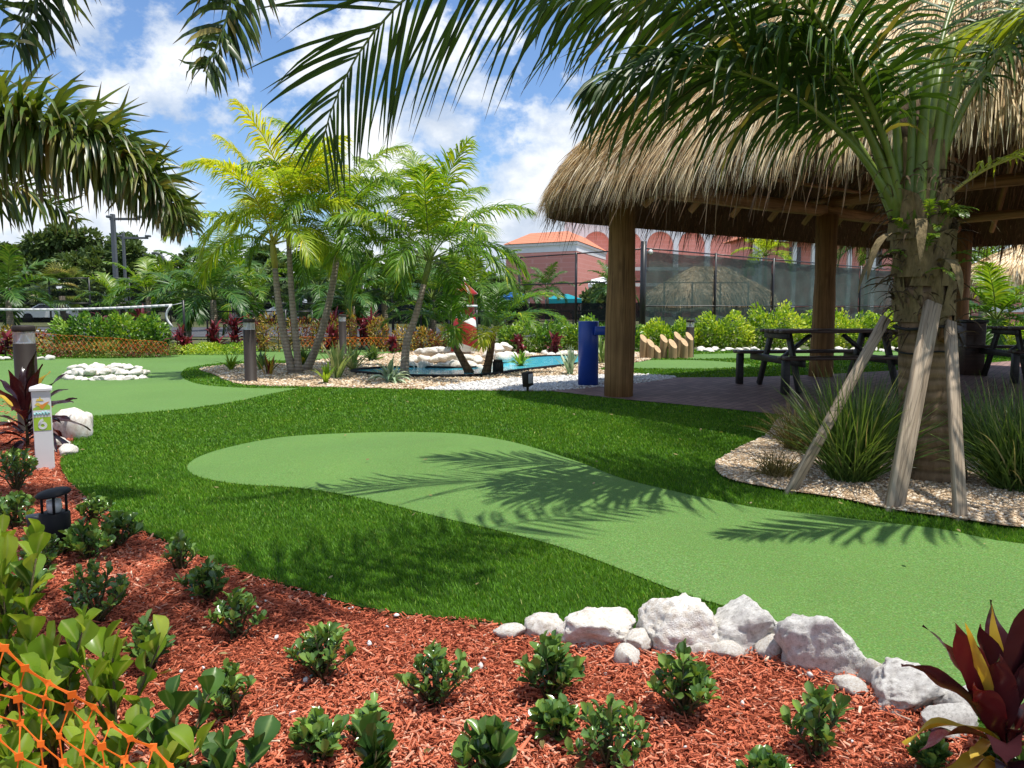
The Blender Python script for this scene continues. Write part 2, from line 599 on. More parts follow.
# --- wood, bark
def barkmat(name, c1, c2, ring=0.0, sc=1.0, bump=0.8, rings_z=26):
    t = NT(name); p = t.pos(True)
    f = t.noise(14 * sc, 6, 0.65, vec=t.mul(p, (1.0, 1.0, 0.35)))
    c = t.ramp(f, [(0.28, c1), (0.72, c2)])
    h = f
    if ring:
        w = t.n('ShaderNodeTexWave', wave_type='BANDS', bands_direction='Z')
        w.inputs['Scale'].default_value = rings_z / 6.283
        w.inputs['Distortion'].default_value = 2.2
        w.inputs['Detail'].default_value = 3
        t.l(p, w.inputs['Vector'])
        h = t.math('ADD', f, t.math('MULTIPLY', w.outputs['Fac'], ring))
        c = t.mix(t.math('MULTIPLY', t.ramp(w.outputs['Fac'], [(0.0, (1, 1, 1)), (0.35, (0, 0, 0))]), 0.45), c, tuple(x * .45 for x in c1))
    return t.done(t.bsdf(c, 0.9, 0.2, t.bump(h, bump, 0.02)))


MAT['palm_bark'] = barkmat('palm_bark', (0.12, 0.078, 0.042), (0.34, 0.235, 0.14), 0.6)
MAT['boot'] = barkmat('palm_boot', (0.075, 0.058, 0.026), (0.27, 0.205, 0.105), 0.0, 2.0, 0.7)
MAT['boot_dark'] = barkmat('palm_fibre', (0.035, 0.025, 0.015), (0.13, 0.09, 0.05), 0.0, 3.0, 1.0)
MAT['grey_bark'] = barkmat('grey_palm_bark', (0.22, 0.18, 0.13), (0.40, 0.34, 0.27), 0.5, 1.0, 0.6, 34)
MAT['brown_bark'] = barkmat('brown_bark', (0.07, 0.04, 0.025), (0.22, 0.13, 0.075), 0.3, 2.0)
MAT['tree_bark'] = barkmat('tree_bark', (0.08, 0.065, 0.05), (0.19, 0.16, 0.12))
MAT['petiole'] = leafmat('palm_petiole', [(0.0, (0.075, 0.13, 0.02)), (1.0, (0.20, 0.26, 0.045))], 0.08, 0.4, 0.45)
MAT['petiole_y'] = leafmat('yellow_petiole', [(0.0, (0.22, 0.24, 0.04)), (1.0, (0.42, 0.36, 0.06))], 0.08, 0.4, 0.45)
MAT['stem'] = barkmat('shrub_stem', (0.05, 0.05, 0.02), (0.15, 0.12, 0.06), 0, 3)


def woodmat(name, c1, c2, axis=2, sc=1.0, rough=0.7, spec=0.25):
    t = NT(name); p = t.pos(True)
    k = [1.0, 1.0, 1.0]; k[axis] = 0.045
    f = t.noise(34 * sc, 6, 0.6, vec=t.mul(p, tuple(k)), dist=0.6)
    f2 = t.noise(3 * sc, 3, vec=p)
    c = t.ramp(f, [(0.3, c1), (0.7, c2)])
    c = t.mix(0.5, c, t.ramp(f2, [(0.3, (0.3, 0.3, 0.3)), (0.7, (0.7, 0.68, 0.66))]), 'OVERLAY')
    ck = t.noise(11 * sc, 5, 0.6, vec=t.mul(p, tuple(1.0 if q == 1.0 else .03 for q in k)), dist=1.2)
    c = t.mix(t.ramp(ck, [(0.480, (0, 0, 0)), (0.496, (.55, .55, .55)), (0.504, (.55, .55, .55)), (0.520, (0, 0, 0))]), c, tuple(x * .35 for x in c1))
    kn = t.voro(2.6 * sc, vec=t.mul(p, tuple(3.0 if q == 1.0 else 1.0 for q in k)))
    c = t.mix(t.ramp(kn, [(0.05, (.8, .8, .8)), (0.16, (0, 0, 0))]), c, tuple(x * .5 for x in c1))
    return t.done(t.bsdf(c, rough, spec, t.bump(f, 0.6, 0.008)))


MAT['log'] = woodmat('peeled_log', (0.15, 0.078, 0.028), (0.31, 0.175, 0.07), 2, 0.6)
MAT['beam'] = woodmat('peeled_beam', (0.24, 0.13, 0.05), (0.50, 0.30, 0.14), 0, 0.6)
MAT['stake'] = woodmat('weathered_timber', (0.22, 0.165, 0.11), (0.44, 0.36, 0.27), 0, 1.0, 0.85)
MAT['cut_wood'] = plain('cut_wood', (0.55, 0.38, 0.22), 0.8, 0.2, 0.2, 20)
MAT['stump_wood'] = woodmat('pale_log_bark', (0.28, 0.18, 0.09), (0.46, 0.32, 0.18), 2)
MAT['black_wood'] = woodmat('black_recycled_board', (0.016, 0.015, 0.015), (0.035, 0.032, 0.031), 0, 1.0, 0.5, 0.4)
MAT['table_top'] = woodmat('dark_table_board', (0.045, 0.026, 0.02), (0.085, 0.05, 0.038), 0, 1.0, 0.45, 0.4)


def thatchmat(name, stops):
    t = NT(name)
    c = t.ramp(t.attr('tint'), stops)
    f = t.noise(18, 4, vec=t.pos(True))
    c = t.mix(0.4, c, t.ramp(f, [(0.3, (0.3, 0.3, 0.3)), (0.7, (0.7, 0.7, 0.7))]), 'OVERLAY')
    return t.done(t.bsdf(c, 0.75, 0.25))


MAT['thatch'] = thatchmat('thatch_straw', [(0.0, (0.21, 0.115, 0.045)), (0.3, (0.56, 0.38, 0.19)), (0.65, (0.84, 0.66, 0.39)), (1.0, (0.94, 0.84, 0.62))])
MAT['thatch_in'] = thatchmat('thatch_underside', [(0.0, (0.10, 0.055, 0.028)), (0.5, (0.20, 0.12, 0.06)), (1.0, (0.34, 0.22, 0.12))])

# --- rock
t = NT('limestone'); p = t.pos(True)
f = t.noise(7, 8, 0.6, vec=p)
f3 = t.noise(38, 6, 0.7, vec=p)
v = t.voro(34, vec=p)
c = t.ramp(f, [(0.25, (0.40, 0.34, 0.27)), (0.42, (0.66, 0.60, 0.52)), (0.62, (0.80, 0.78, 0.73))])
c = t.mix(t.ramp(f3, [(0.34, (0.75, 0.75, 0.75)), (0.44, (0, 0, 0))]), c, (0.30, 0.26, 0.22))
hh = t.math('ADD', t.math('MULTIPLY', f3, 0.8), t.math('MULTIPLY', v, 0.35))
MAT['rock'] = t.done(t.bsdf(c, 0.92, 0.15, t.bump(hh, 1.0, 0.006)))
t = NT('grey_limestone'); p = t.pos(True)
f = t.noise(8, 8, 0.65, vec=p); f3 = t.noise(40, 6, 0.7, vec=p)
c = t.ramp(f, [(0.28, (0.34, 0.32, 0.295)), (0.46, (0.65, 0.62, 0.575)), (0.66, (0.80, 0.78, 0.74))])
c = t.mix(t.ramp(f3, [(0.32, (0.7, 0.7, 0.7)), (0.45, (0, 0, 0))]), c, (0.24, 0.23, 0.22))
MAT['rock_grey'] = t.done(t.bsdf(c, 0.92, 0.15, t.bump(f3, 1.0, 0.008)))

# --- chips, pebbles
t = NT('mulch_chip')
c = t.ramp(t.attr('tint'), [(0.0, (0.13, 0.030, 0.016)), (0.3, (0.38, 0.092, 0.044)), (0.7, (0.58, 0.160, 0.080)), (0.95, (0.66, 0.25, 0.15)), (1.0, (0.70, 0.54, 0.40))])
MAT['chip'] = t.done(t.bsdf(c, 0.85, 0.2, t.bump(t.noise(120, 3, vec=t.pos()), 0.5, 0.003)))
t = NT('pebble')
c = t.ramp(t.attr('tint'), [(0.0, (0.30, 0.20, 0.11)), (0.4, (0.50, 0.36, 0.22)), (0.8, (0.66, 0.54, 0.38)), (1.0, (0.74, 0.68, 0.58))])
MAT['pebble'] = t.done(t.bsdf(c, 0.7, 0.3))
t = NT('white_pebble')
c = t.ramp(t.attr('tint'), [(0.0, (0.48, 0.46, 0.43)), (1.0, (0.80, 0.79, 0.77))])
MAT['white_pebble'] = t.done(t.bsdf(c, 0.7, 0.3))

# --- made things
MAT['bronze'] = plain('bronze_paint', (0.030, 0.023, 0.019), 0.6, 0.2, 0.1, 10, 0.05, 200)
MAT['black'] = plain('black_plastic', (0.010, 0.010, 0.011), 0.6, 0.2, 0.15, 10)
MAT['black_metal'] = plain('black_fence_paint', (0.016, 0.017, 0.018), 0.4, 0.45, 0.15, 10)
MAT['white_vinyl'] = plain('white_vinyl', (0.74, 0.74, 0.76), 0.35, 0.4, 0.03, 5)
MAT['lens'] = plain('frosted_lens', (0.55, 0.56, 0.56), 0.15, 0.6, 0.1, 10)
MAT['reflector'] = plain('light_reflector', (0.75, 0.75, 0.76), 0.2, 0.5, 0.05, 10, metal=0.8)
MAT['blue'] = plain('blue_paint', (0.012, 0.055, 0.33), 0.35, 0.5, 0.12, 6, 0.1, 90)
MAT['red'] = plain('red_paint', (0.45, 0.022, 0.022), 0.5, 0.4, 0.1, 8)
MAT['white'] = plain('white_paint', (0.78, 0.78, 0.76), 0.5, 0.4, 0.05, 8)
MAT['orange'] = plain('orange_plastic', (0.85, 0.17, 0.015), 0.45, 0.4, 0.08, 20)
MAT['sign_lime'] = plain('lime_vinyl', (0.36, 0.56, 0.05), 0.45, 0.4, 0.03)
MAT['sign_yellow'] = plain('yellow_vinyl', (0.75, 0.58, 0.10), 0.45, 0.4, 0.03)
MAT['sign_orange'] = plain('orange_vinyl', (0.78, 0.30, 0.05), 0.45, 0.4, 0.03)
MAT['sign_aqua'] = plain('aqua_vinyl', (0.30, 0.62, 0.64), 0.45, 0.4, 0.03)
MAT['steel'] = plain('galvanised_steel', (0.10, 0.11, 0.12), 0.5, 0.4, 0.1, 5)
MAT['net_white'] = plain('white_webbing', (0.74, 0.74, 0.74), 0.7, 0.3, 0.05)
MAT['strap'] = plain('strap', (0.02, 0.02, 0.02), 0.6, 0.3)
MAT['string'] = plain('string', (0.6, 0.58, 0.52), 0.6, 0.3)
MAT['tan_trim'] = plain('tan_board', (0.30, 0.19, 0.10), 0.7, 0.3, 0.2)

t = NT('pink_brick'); p = t.pos(True)
br = t.n('ShaderNodeTexBrick')
mp = t.n('ShaderNodeCombineXYZ'); sp = t.n('ShaderNodeSeparateXYZ'); t.l(p, sp.inputs[0])
t.l(t.math('ADD', sp.outputs[0], sp.outputs[1]), mp.inputs[0]); t.l(sp.outputs[2], mp.inputs[1])
t.l(mp.outputs[0], br.inputs['Vector'])
br.inputs['Scale'].default_value = 1.0
br.inputs['Brick Width'].default_value = 0.8; br.inputs['Row Height'].default_value = 0.4
br.inputs['Mortar Size'].default_value = 0.03
br.inputs['Color1'].default_value = (0.74, 0.31, 0.26, 1)
br.inputs['Color2'].default_value = (0.78, 0.345, 0.295, 1)
br.inputs['Mortar'].default_value = (0.80, 0.40, 0.35, 1)
MAT['pink'] = t.done(t.bsdf(br.outputs['Color'], 0.9, 0.1))
t = NT('orange_tile'); p = t.pos(True)
w = t.n('ShaderNodeTexWave', bands_direction='Z'); t.l(p, w.inputs['Vector']); w.inputs['Scale'].default_value = 1.6; w.inputs['Distortion'].default_value = 1
MAT['tile'] = t.done(t.bsdf(t.ramp(w.outputs['Fac'], [(0, (0.50, 0.18, 0.105)), (1, (0.58, 0.235, 0.14))]), 0.85, 0.2))
MAT['stucco'] = plain('white_stucco', (0.80, 0.81, 0.83), 0.9, 0.2, 0.05, 1)
MAT['blue_canvas'] = plain('blue_canvas', (0.02, 0.12, 0.42), 0.8, 0.2, 0.1)
MAT['teal_canvas'] = plain('teal_canvas', (0.015, 0.27, 0.33), 0.8, 0.2, 0.1)
MAT['car_white'] = plain('white_car_paint', (0.70, 0.71, 0.72), 0.25, 0.5, 0.02, 3, coat=0.5)
MAT['car_silver'] = plain('silver_car_paint', (0.40, 0.42, 0.45), 0.25, 0.5, 0.02, 3, coat=0.5)
MAT['car_glass'] = plain('car_glass', (0.02, 0.025, 0.03), 0.08, 0.6, 0.02)


def veil(name, col, alpha, weave=0.0):
    """thin open cloth or wire mesh: part of the light goes straight through the holes"""
    t = NT(name)
    d = t.bsdf(t.ramp(t.noise(1.5, 5, vec=t.pos(True)), [(0.3, tuple(x * .75 for x in col)), (0.7, tuple(x * 1.2 for x in col))]), 0.85, 0.15)
    tr = t.n('ShaderNodeBsdfTransparent')
    mx = t.n('ShaderNodeMixShader')
    if weave:
        a = t.ramp(t.noise(0.9, 4, vec=t.pos(True)), [(0.3, (alpha - weave,) * 3), (0.7, (min(1, alpha + weave),) * 3)])
        t.l(a, mx.inputs[0])
    else:
        mx.inputs[0].default_value = alpha
    t.l(tr.outputs[0], mx.inputs[1])
    t.l(d, mx.inputs[2])
    return t.done(mx.outputs[0])


MAT['windscreen'] = veil('green_windscreen', (0.072, 0.118, 0.104), 0.88, 0.06)
MAT['windscreen_dark'] = veil('black_windscreen', (0.012, 0.018, 0.018), 0.93)
MAT['chainlink'] = veil('chain_link_wire', (0.03, 0.032, 0.034), 0.17)
MAT['netting'] = veil('fine_netting', (0.03, 0.03, 0.03), 0.16)
# ================================================================== GROUND
def quad_sheet(name, x0, x1, y0, y1, z, mat):
    mb = MB()
    mb.add([(x0, y0, z), (x1, y0, z), (x1, y1, z), (x0, y1, z)], [(0, 1, 2, 3)])
    return tag(mb.obj(name, mat), kind='structure')


quad_sheet('ground', -1500, 1500, -60, 2500, -0.09, MAT['soil'])
quad_sheet('road', -60, 3.2, 31, 44, -0.06, MAT['asphalt'])

P_MULCH_EDGE = [(88, 417), (74, 440), (62, 456), (63, 472), (85, 496), (120, 519), (180, 546), (240, 571), (310, 591), (360, 606), (420, 615), (490, 622),
                (540, 634), (600, 640), (660, 636), (720, 636), (780, 642), (850, 668), (920, 700), (1000, 735)]
edge = [G(*p) for p in P_MULCH_EDGE]
ed2 = smooth_poly(edge + [np.array([2.6, 1.7])], 4)[:-8]
MULCH = np.concatenate([ed2, [[2.3, 1.75], [3.6, 1.2], [3.6, -2.5], [-6.5, -2.5], [-9.5, 3.0], [-11, 9.5], [-8, 10.2], [-5.6, 9.3]]])
LAWN = np.concatenate([ed2, [[2.3, 1.75], [3.6, 1.2], [7.0, 1.0], [12, 6], [17, 18], [14.5, 21.5], [5, 20.8], [-4, 21.0], [-12, 21.0], [-20, 19], [-14, 10.6], [-8, 10.2], [-5.6, 9.3]]])
big_mulch = MULCH.copy()
# tuck the mulch sheet a little under the turf
cen = np.array([-1.5, 1.5])
big_mulch[:len(ed2)] += norm(big_mulch[:len(ed2)] - cen) * 0.12
sheet('mulch_bed', big_mulch, -0.022, MAT['mulch_bed'], 0.18)
sheet('lawn', LAWN, 0.0, MAT['turf'], 0.25, skirt=0.03)

GREEN1 = pix([(187, 468), (200, 457), (232, 447), (280, 438), (340, 434), (400, 432.5), (455, 434), (500, 440), (540, 450), (580, 463), (625, 480), (670, 491),
              (710, 500), (760, 509), (820, 516), (880, 523), (940, 530), (1024, 545)], 1, [(4.6, 3.4), (4.8, 1.9), (2.6, 1.9)])
GREEN1 = np.concatenate([GREEN1, pix([(1010, 733), (960, 712), (900, 684), (850, 659), (800, 634), (760, 618), (720, 606), (690, 597), (650, 582), (610, 566), (560, 548), (500, 532),
                                      (440, 518), (380, 503), (330, 493), (290, 488), (240, 485), (200, 478)], 1)])
GREEN1 = smooth_poly(GREEN1, 4)
sheet('putting_green', GREEN1, 0.006, MAT['green'], 0.2)
GREEN2 = pix([(-160, 366), (0, 361), (60, 359), (150, 358), (172, 355.5), (200, 353), (235, 351), (300, 349), (380, 350), (384, 355), (310, 360), (240, 362), (212, 364.5),
              (190, 368), (181, 374), (186, 380), (205, 385.5), (240, 388), (270, 388.7), (298, 388.8), (285, 391.5), (262, 396.5), (230, 403), (180, 410), (130, 414), (88, 417),
              (40, 421), (-120, 424)], 4)
sheet('putting_green', GREEN2, 0.006, MAT['green'], 0.5)
GREEN3 = pix([(590, 364), (640, 360.5), (700, 360.5), (748, 364.5), (744, 367.5), (690, 369), (600, 367.5)], 4)
sheet('putting_green', GREEN3, 0.006, MAT['green'], 0.5)
GREEN4 = pix([(668, 356), (760, 353), (900, 352), (980, 353), (980, 356), (860, 356), (740, 358.5), (690, 359)], 4)
sheet('putting_green', GREEN4, 0.006, MAT['green'], 0.5)
BED = pix([(200, 369), (215, 366.5), (240, 365), (300, 363.5), (330, 359), (400, 353), (430, 349), (500, 348), (600, 351), (640, 353), (650, 360), (612, 366), (600, 370),
           (630, 374), (676, 377.5), (640, 384), (600, 388), (548, 391.8), (480, 391), (400, 389.3), (300, 387), (245, 385), (229, 381.5), (214, 375)], 4)
sheet('gravel_bed', BED, 0.006, MAT['gravel'], 0.4)
WHITE = pix([(424, 390), (450, 386), (500, 379.6), (540, 377.4), (580, 376), (640, 375), (676, 377.5), (640, 384), (600, 388), (548, 391.6), (490, 391)], 4)
sheet('white_gravel', WHITE, 0.011, MAT['white_gravel'], 0.4)
PAVE = pix([(548, 391.6), (580, 395.2), (620, 400), (690, 406.5), (760, 413.5), (800, 418), (850, 423), (900, 431)], 1, [(5.2, 7.0), (5.9, 4.6), (9, 3.2), (20, 11), (18, 20), (11.5, 17)])
PAVE = np.concatenate([PAVE, pix([(900, 371), (820, 375.5), (750, 378), (676, 378.4), (640, 380.6), (600, 384)], 1)])
sheet('pavers', PAVE, 0.016, MAT['pavers'], 0.6)
NEARBED = pix([(790, 418), (766, 437), (730, 455), (715, 467), (728, 481), (780, 492), (840, 501), (885, 511), (960, 522), (1030, 531)], 1, [(5.2, 4.1), (5.4, 6.0), (4.3, 7.2), (3.4, 7.8)])
NEARBED = smooth_poly(NEARBED, 4)
sheet('gravel_bed', NEARBED, 0.021, MAT['gravel'], 0.25)
POND = pix([(352, 372.5), (380, 369.6), (420, 369), (470, 369.5), (510, 362), (545, 357.5), (590, 357.5), (600, 361), (575, 365.5), (520, 372), (480, 377), (430, 378), (380, 376)], 5)
sheet('pond', POND, 0.026, MAT['water'], 0.5)
mb = MB()
n = len(POND)
ring = np.column_stack([POND, np.full(n, 0.03)])
v, f = tube(np.concatenate([ring, ring[:1]]), 0.035, 6, False)
mb.add(v, f)
tag(mb.obj('pond_liner', MAT['black']), 'thin dark liner rim running round the blue pond', 'pond edging')

HOLES = [GREEN1, GREEN2, GREEN3, GREEN4, BED, WHITE, PAVE, NEARBED]


# ------------------------------------------------------------------ turf blades
def turf():
    rs = np.random.RandomState(3)
    pts, hs, ws = [], [], []
    for y0, y1, x0, x1, dens, h, w in ((1.5, 4.2, -2.6, 3.2, 19000, .020, .0016), (4.2, 6.0, -4.3, 4.6, 11000, .021, .0023), (6.0, 8.5, -6, 4.5, 5600, .022, .0037),
                                       (8.5, 11.2, -8.5, 5, 2600, .024, .006), (11.2, 14.5, -10, 11, 1000, .026, .010), (14.5, 21, -13, 16, 450, .03, .016)):
        n = int((y1 - y0) * (x1 - x0) * dens)
        p = np.column_stack([rs.uniform(x0, x1, n), rs.uniform(y0, y1, n)])
        k = np.abs(p[:, 0]) < 0.78 * p[:, 1] + 0.6
        p = p[k]
        p = p[inpoly(p, LAWN)]
        for hpoly in HOLES:
            p = p[~inpoly(p, hpoly)]
        pts.append(p)
        hs.append(np.full(len(p), h)); ws.append(np.full(len(p), w))
    p = np.concatenate(pts); h = np.concatenate(hs); w = np.concatenate(ws)
    n = len(p)
    z = hgt(p[:, 0], p[:, 1])
    nz = np.sin(p[:, 0] * 3.1 + 1.3 * np.sin(p[:, 1] * 2.3)) * np.sin(p[:, 1] * 3.7 + np.sin(p[:, 0] * 4.1))
    nz2 = np.sin(p[:, 0] * 11.0 + 2 * np.sin(p[:, 1] * 7)) * np.sin(p[:, 1] * 13.0)
    h = h * rs.uniform(0.65, 1.15, n) * (1 + 0.06 * nz2)
    a = rs.uniform(0, 2 * PI, n)
    side = np.column_stack([np.cos(a), np.sin(a), np.zeros(n)]) * w[:, None]
    la = 0.5 * nz + rs.randn(n) * 1.3 + 3.6
    lean = np.column_stack([np.cos(la), np.sin(la)]) * (h * np.abs(rs.normal(0.5, 0.35, n)))[:, None]
    B = np.column_stack([p, z - 0.002])
    T = np.column_stack([p + lean, z + h])
    Mi = (B * 0.45 + T * 0.55); Mi[:, 2] += h * 0.08
    V = np.stack([B - side, B + side, Mi - side * .8, Mi + side * .8, T], 1).reshape(-1, 3)
    i = np.arange(n)[:, None] * 5
    F4 = i + np.array([[0, 1, 3, 2]])
    F3 = i + np.array([[2, 3, 4]])
    tint = np.clip(0.45 + 0.10 * nz + 0.22 * rs.randn(n), 0, 0.93)
    tint[rs.rand(n) < 0.01] = 1.0
    mb = MB()
    tt = np.repeat(tint, 5)
    mb.V.append(V); mb.T.append(tt); mb.L.append(np.zeros(len(V))); mb.n = len(V)
    mb.F.append((F4, 0)); mb.F.append((F3, 0))
    o = mb.obj('turf_grass', MAT['blade'], smooth=False)
    tag(o, 'long dark green artificial turf around the putting greens', 'turf', kind='stuff')
    print('turf blades', n)


turf()


# ------------------------------------------------------------------ mulch chips
def chips():
    rs = np.random.RandomState(5)
    tv = np.array([(-.5, -.5, -.5), (.5, -.5, -.5), (.45, .5, -.35), (-.2, .5, -.35), (-.4, -.45, .5), (.4, -.4, .5), (.3, .45, .3), (-.1, .4, .3)])
    tf = np.array([(3, 2, 1, 0), (4, 5, 6, 7), (0, 1, 5, 4), (1, 2, 6, 5), (2, 3, 7, 6), (3, 0, 4, 7)])
    pp, ss = [], []
    for y0, y1, x0, x1, dens, s in ((1.2, 3.6, -3.7, 2.9, 11500, .88), (3.6, 6.8, -6.2, 0.6, 4000, 1.12), (6.8, 9.8, -8, -3, 900, 2.0)):
        n = int((y1 - y0) * (x1 - x0) * dens)
        p = np.column_stack([rs.uniform(x0, x1, n), rs.uniform(y0, y1, n)])
        p = p[np.abs(p[:, 0]) < 0.80 * p[:, 1] + 1.0]
        p = p[inpoly(p, MULCH)]
        pp.append(p); ss.append(np.full(len(p), s))
    p = np.concatenate(pp); s = np.concatenate(ss)
    n = len(p)
    a = rs.uniform(0, 2 * PI, n)
    d = np.column_stack([np.cos(a), np.sin(a), rs.randn(n) * 0.28])
    up = norm(np.column_stack([rs.randn(n) * .35, rs.randn(n) * .35, np.ones(n)]))
    Rm = frames(d, up)
    L = rs.gamma(2.0, 0.0105, n).clip(.006, .080) * s
    sc = np.column_stack([rs.gamma(2.2, .0022, n).clip(.0014, .014) * s, L, rs.uniform(.0015, .0055, n) * s])
    nz = np.sin(p[:, 0] * 2.2 + np.sin(p[:, 1] * 3)) * np.sin(p[:, 1] * 2.7)
    pos = np.column_stack([p, hgt(p[:, 0], p[:, 1]) - 0.016 + rs.uniform(0, .024, n) + 0.008 * nz])
    V, F = scatter(tv, tf, pos, Rm, sc)
    nz3 = np.sin(p[:, 0] * 1.3 + 2 * np.sin(p[:, 1] * 1.1)) + .7 * np.sin(p[:, 1] * 4.3 + 1.5 * np.sin(p[:, 0] * 3.7))
    tint = np.clip(rs.normal(0.55, 0.25, n) + .10 * nz3, 0, 0.965)
    tint[rs.rand(n) < 0.010] = 1.0
    mb = MB()
    mb.add(V, F, np.repeat(tint, 8))
    tag(mb.obj('mulch', MAT['chip'], smooth=False), 'shredded red wood mulch covering the planting bed', 'mulch', kind='stuff')
    print('chips', n)


chips()


# ------------------------------------------------------------------ loose pebbles
def ico(sub):
    bm = bmesh.new()
    bmesh.ops.create_icosphere(bm, subdivisions=sub, radius=1.0)
    v = np.array([q.co[:] for q in bm.verts]); f = np.array([[w.index for w in q.verts] for q in bm.faces])
    bm.free()
    return v, f


ICO1, ICO3, ICO4, ICO5 = ico(1), ico(3), ico(4), ico(5)


def pebbles(name, poly, dens, size, mat, z, label, seed, holes=(), dist_scale=0.0):
    rs = np.random.RandomState(seed)
    lo, hi = poly.min(0), poly.max(0)
    n = int(np.prod(hi - lo) * dens)
    p = rs.uniform(lo, hi, (n, 2))
    p = p[inpoly(p, poly)]
    for h in holes:
        p = p[~inpoly(p, h)]
    p = p[np.abs(p[:, 0]) < 0.80 * p[:, 1] + 0.6]
    n = len(p)
    s = rs.uniform(.6, 1.3, n) * size
    sc = np.column_stack([s * rs.uniform(.7, 1.2, n), s * rs.uniform(.8, 1.5, n), s * rs.uniform(.5, .8, n)])
    a = rs.uniform(0, 2 * PI, n)
    Rm = frames(np.column_stack([np.cos(a), np.sin(a), rs.randn(n) * .3]), norm(np.column_stack([rs.randn(n) * .3, rs.randn(n) * .3, np.ones(n)])))
    v = ICO1[0] * (1 + 0.13 * np.sin(np.arange(len(ICO1[0])) * 2.7))[:, None]
    V, F = scatter(v, ICO1[1], np.column_stack([p, hgt(p[:, 0], p[:, 1]) + z + s * .25]), Rm, sc)
    mb = MB()
    mb.add(V, F, np.repeat(rs.rand(n), len(v)))
    tag(mb.obj(name, mat), label, 'gravel', kind='stuff')
    print(name, n)


pebbles('loose_gravel', NEARBED, 3800, .0095, MAT['pebble'], 0.021, 'beige pebbles around the staked palm trunk', 11)
pebbles('loose_gravel', BED, 420, .022, MAT['pebble'], 0.008, 'beige pebbles around the palms beside the pond', 12, (WHITE, POND))
pebbles('loose_gravel', WHITE, 600, .020, MAT['white_pebble'], 0.012, 'white pebbles between the lawn and the pond', 13)


# bits of leaf and petal lying about
def litter():
    rs = np.random.RandomState(21)
    P, Tn = [], []
    p = np.column_stack([rs.uniform(-5, 3.5, 260), rs.uniform(2.6, 10, 260)])
    p = p[inpoly(p, LAWN)]
    p = p[np.abs(p[:, 0]) < .7 * p[:, 1]][:80]
    n = len(p)
    a = rs.uniform(0, 6.28, n)
    d = np.column_stack([np.cos(a), np.sin(a), rs.randn(n) * .2])
    Rm = frames(d, norm(np.column_stack([rs.randn(n) * .3, rs.randn(n) * .3, np.ones(n)])))
    tv = np.array([(0, -.5, 0), (.22, -.1, .04), (.2, .25, .02), (0, .5, 0), (-.2, .25, .03), (-.22, -.1, .05)])
    s = rs.uniform(.018, .045, n)
    V, F = scatter(tv, np.array([[0, 1, 2, 3, 4, 5]]), np.column_stack([p, hgt(p[:, 0], p[:, 1]) + .03]), Rm, np.column_stack([s, s, s]))
    mb = MB()
    mb.add(V, F, np.repeat(rs.uniform(.5, 1, n), 6))
    tag(mb.obj('fallen_leaves', MAT['drygrass']), 'small dry leaf bits scattered on the turf', 'leaf litter', kind='stuff')
    # dry leaves lying in the mulch
    p = np.column_stack([rs.uniform(-3, 2, 600), rs.uniform(1.9, 5.0, 600)])
    p = p[inpoly(p, MULCH)][:70]
    n = len(p)
    a = rs.uniform(0, 6.28, n)
    Rm = frames(np.column_stack([np.cos(a), np.sin(a), rs.randn(n) * .25]), norm(np.column_stack([rs.randn(n) * .4, rs.randn(n) * .4, np.ones(n)])))
    tv2 = np.array([(0, -.5, 0), (.20, -.15, .12), (.18, .2, .10), (0, .5, .05), (-.18, .2, .12), (-.20, -.15, .08), (0, 0, -.02)])
    s = rs.uniform(.02, .05, n)
    V, F = scatter(tv2, np.array([[0, 1, 6, 5], [1, 2, 3, 6], [6, 3, 4, 5]]), np.column_stack([p, hgt(p[:, 0], p[:, 1]) + .012]), Rm, np.column_stack([s, s, s]))
    mb = MB()
    mb.add(V, F, np.repeat(rs.uniform(.3, 1, n), 7))
    tag(mb.obj('fallen_leaves', MAT['drygrass']), 'curled dry leaves scattered on the red mulch', 'leaf litter', kind='stuff')
    # shell bits in the mulch
    p = np.column_stack([rs.uniform(-3, 2, 900), rs.uniform(1.9, 5.5, 900)])
    p = p[inpoly(p, MULCH)][:150]
    n = len(p)
    s = rs.gamma(2, .0026, n).clip(.002, .011)
    v = ICO1[0] * (1 + 0.2 * np.sin(np.arange(len(ICO1[0])) * 1.9))[:, None]
    V, F = scatter(v, ICO1[1], np.column_stack([p, hgt(p[:, 0], p[:, 1]) + .003]), randrot(n, rs), np.column_stack([s, s * 1.3, s * .6]))
    mb = MB()
    mb.add(V, F, np.repeat(rs.rand(n), len(v)))
    tag(mb.obj('stone_crumbs', MAT['white_pebble']), 'small pale stone crumbs scattered in the red mulch', 'stone crumbs', kind='stuff')


litter()


# ================================================================== ROCKS
def rock_mesh(name, seed, sub=3, mat=None, rough=1.0, fl=0.75, cuts=9):
    rs = np.random.RandomState(seed)
    v, f = {3: ICO3, 4: ICO4, 5: ICO5}[sub]
    v = v.copy()
    for k in range(cuts + 6):
        nrm = norm(rs.randn(3))
        dd = rs.uniform(0.55, 0.93)
        h = v @ nrm - dd
        v -= np.outer(np.clip(h, 0, None) * 0.9, nrm)
    off = rs.rand(3) * 50
    dis = np.array([noise.fractal(Vector(q * 1.7 + off), 0.9, 2.1, 6) for q in v])
    dis2 = np.array([noise.fractal(Vector(q * 7 + off), 0.6, 2.2, 4) for q in v])
    dis3 = np.array([abs(noise.noise(Vector(q * 3.3 + off))) for q in v])
    v = v * (1 + rough * (0.15 * dis + 0.055 * dis2 - 0.22 * np.clip(.12 - dis3, 0, 1)))[:, None]
    v[:, 2] *= fl
    v = v / np.abs(v[:, :2]).max()
    mb = MB()
    mb.add(v, f)
    return mb.mesh(name, mat or MAT['rock'])


ROCKS = [rock_mesh('rock', 100 + i) for i in range(9)]


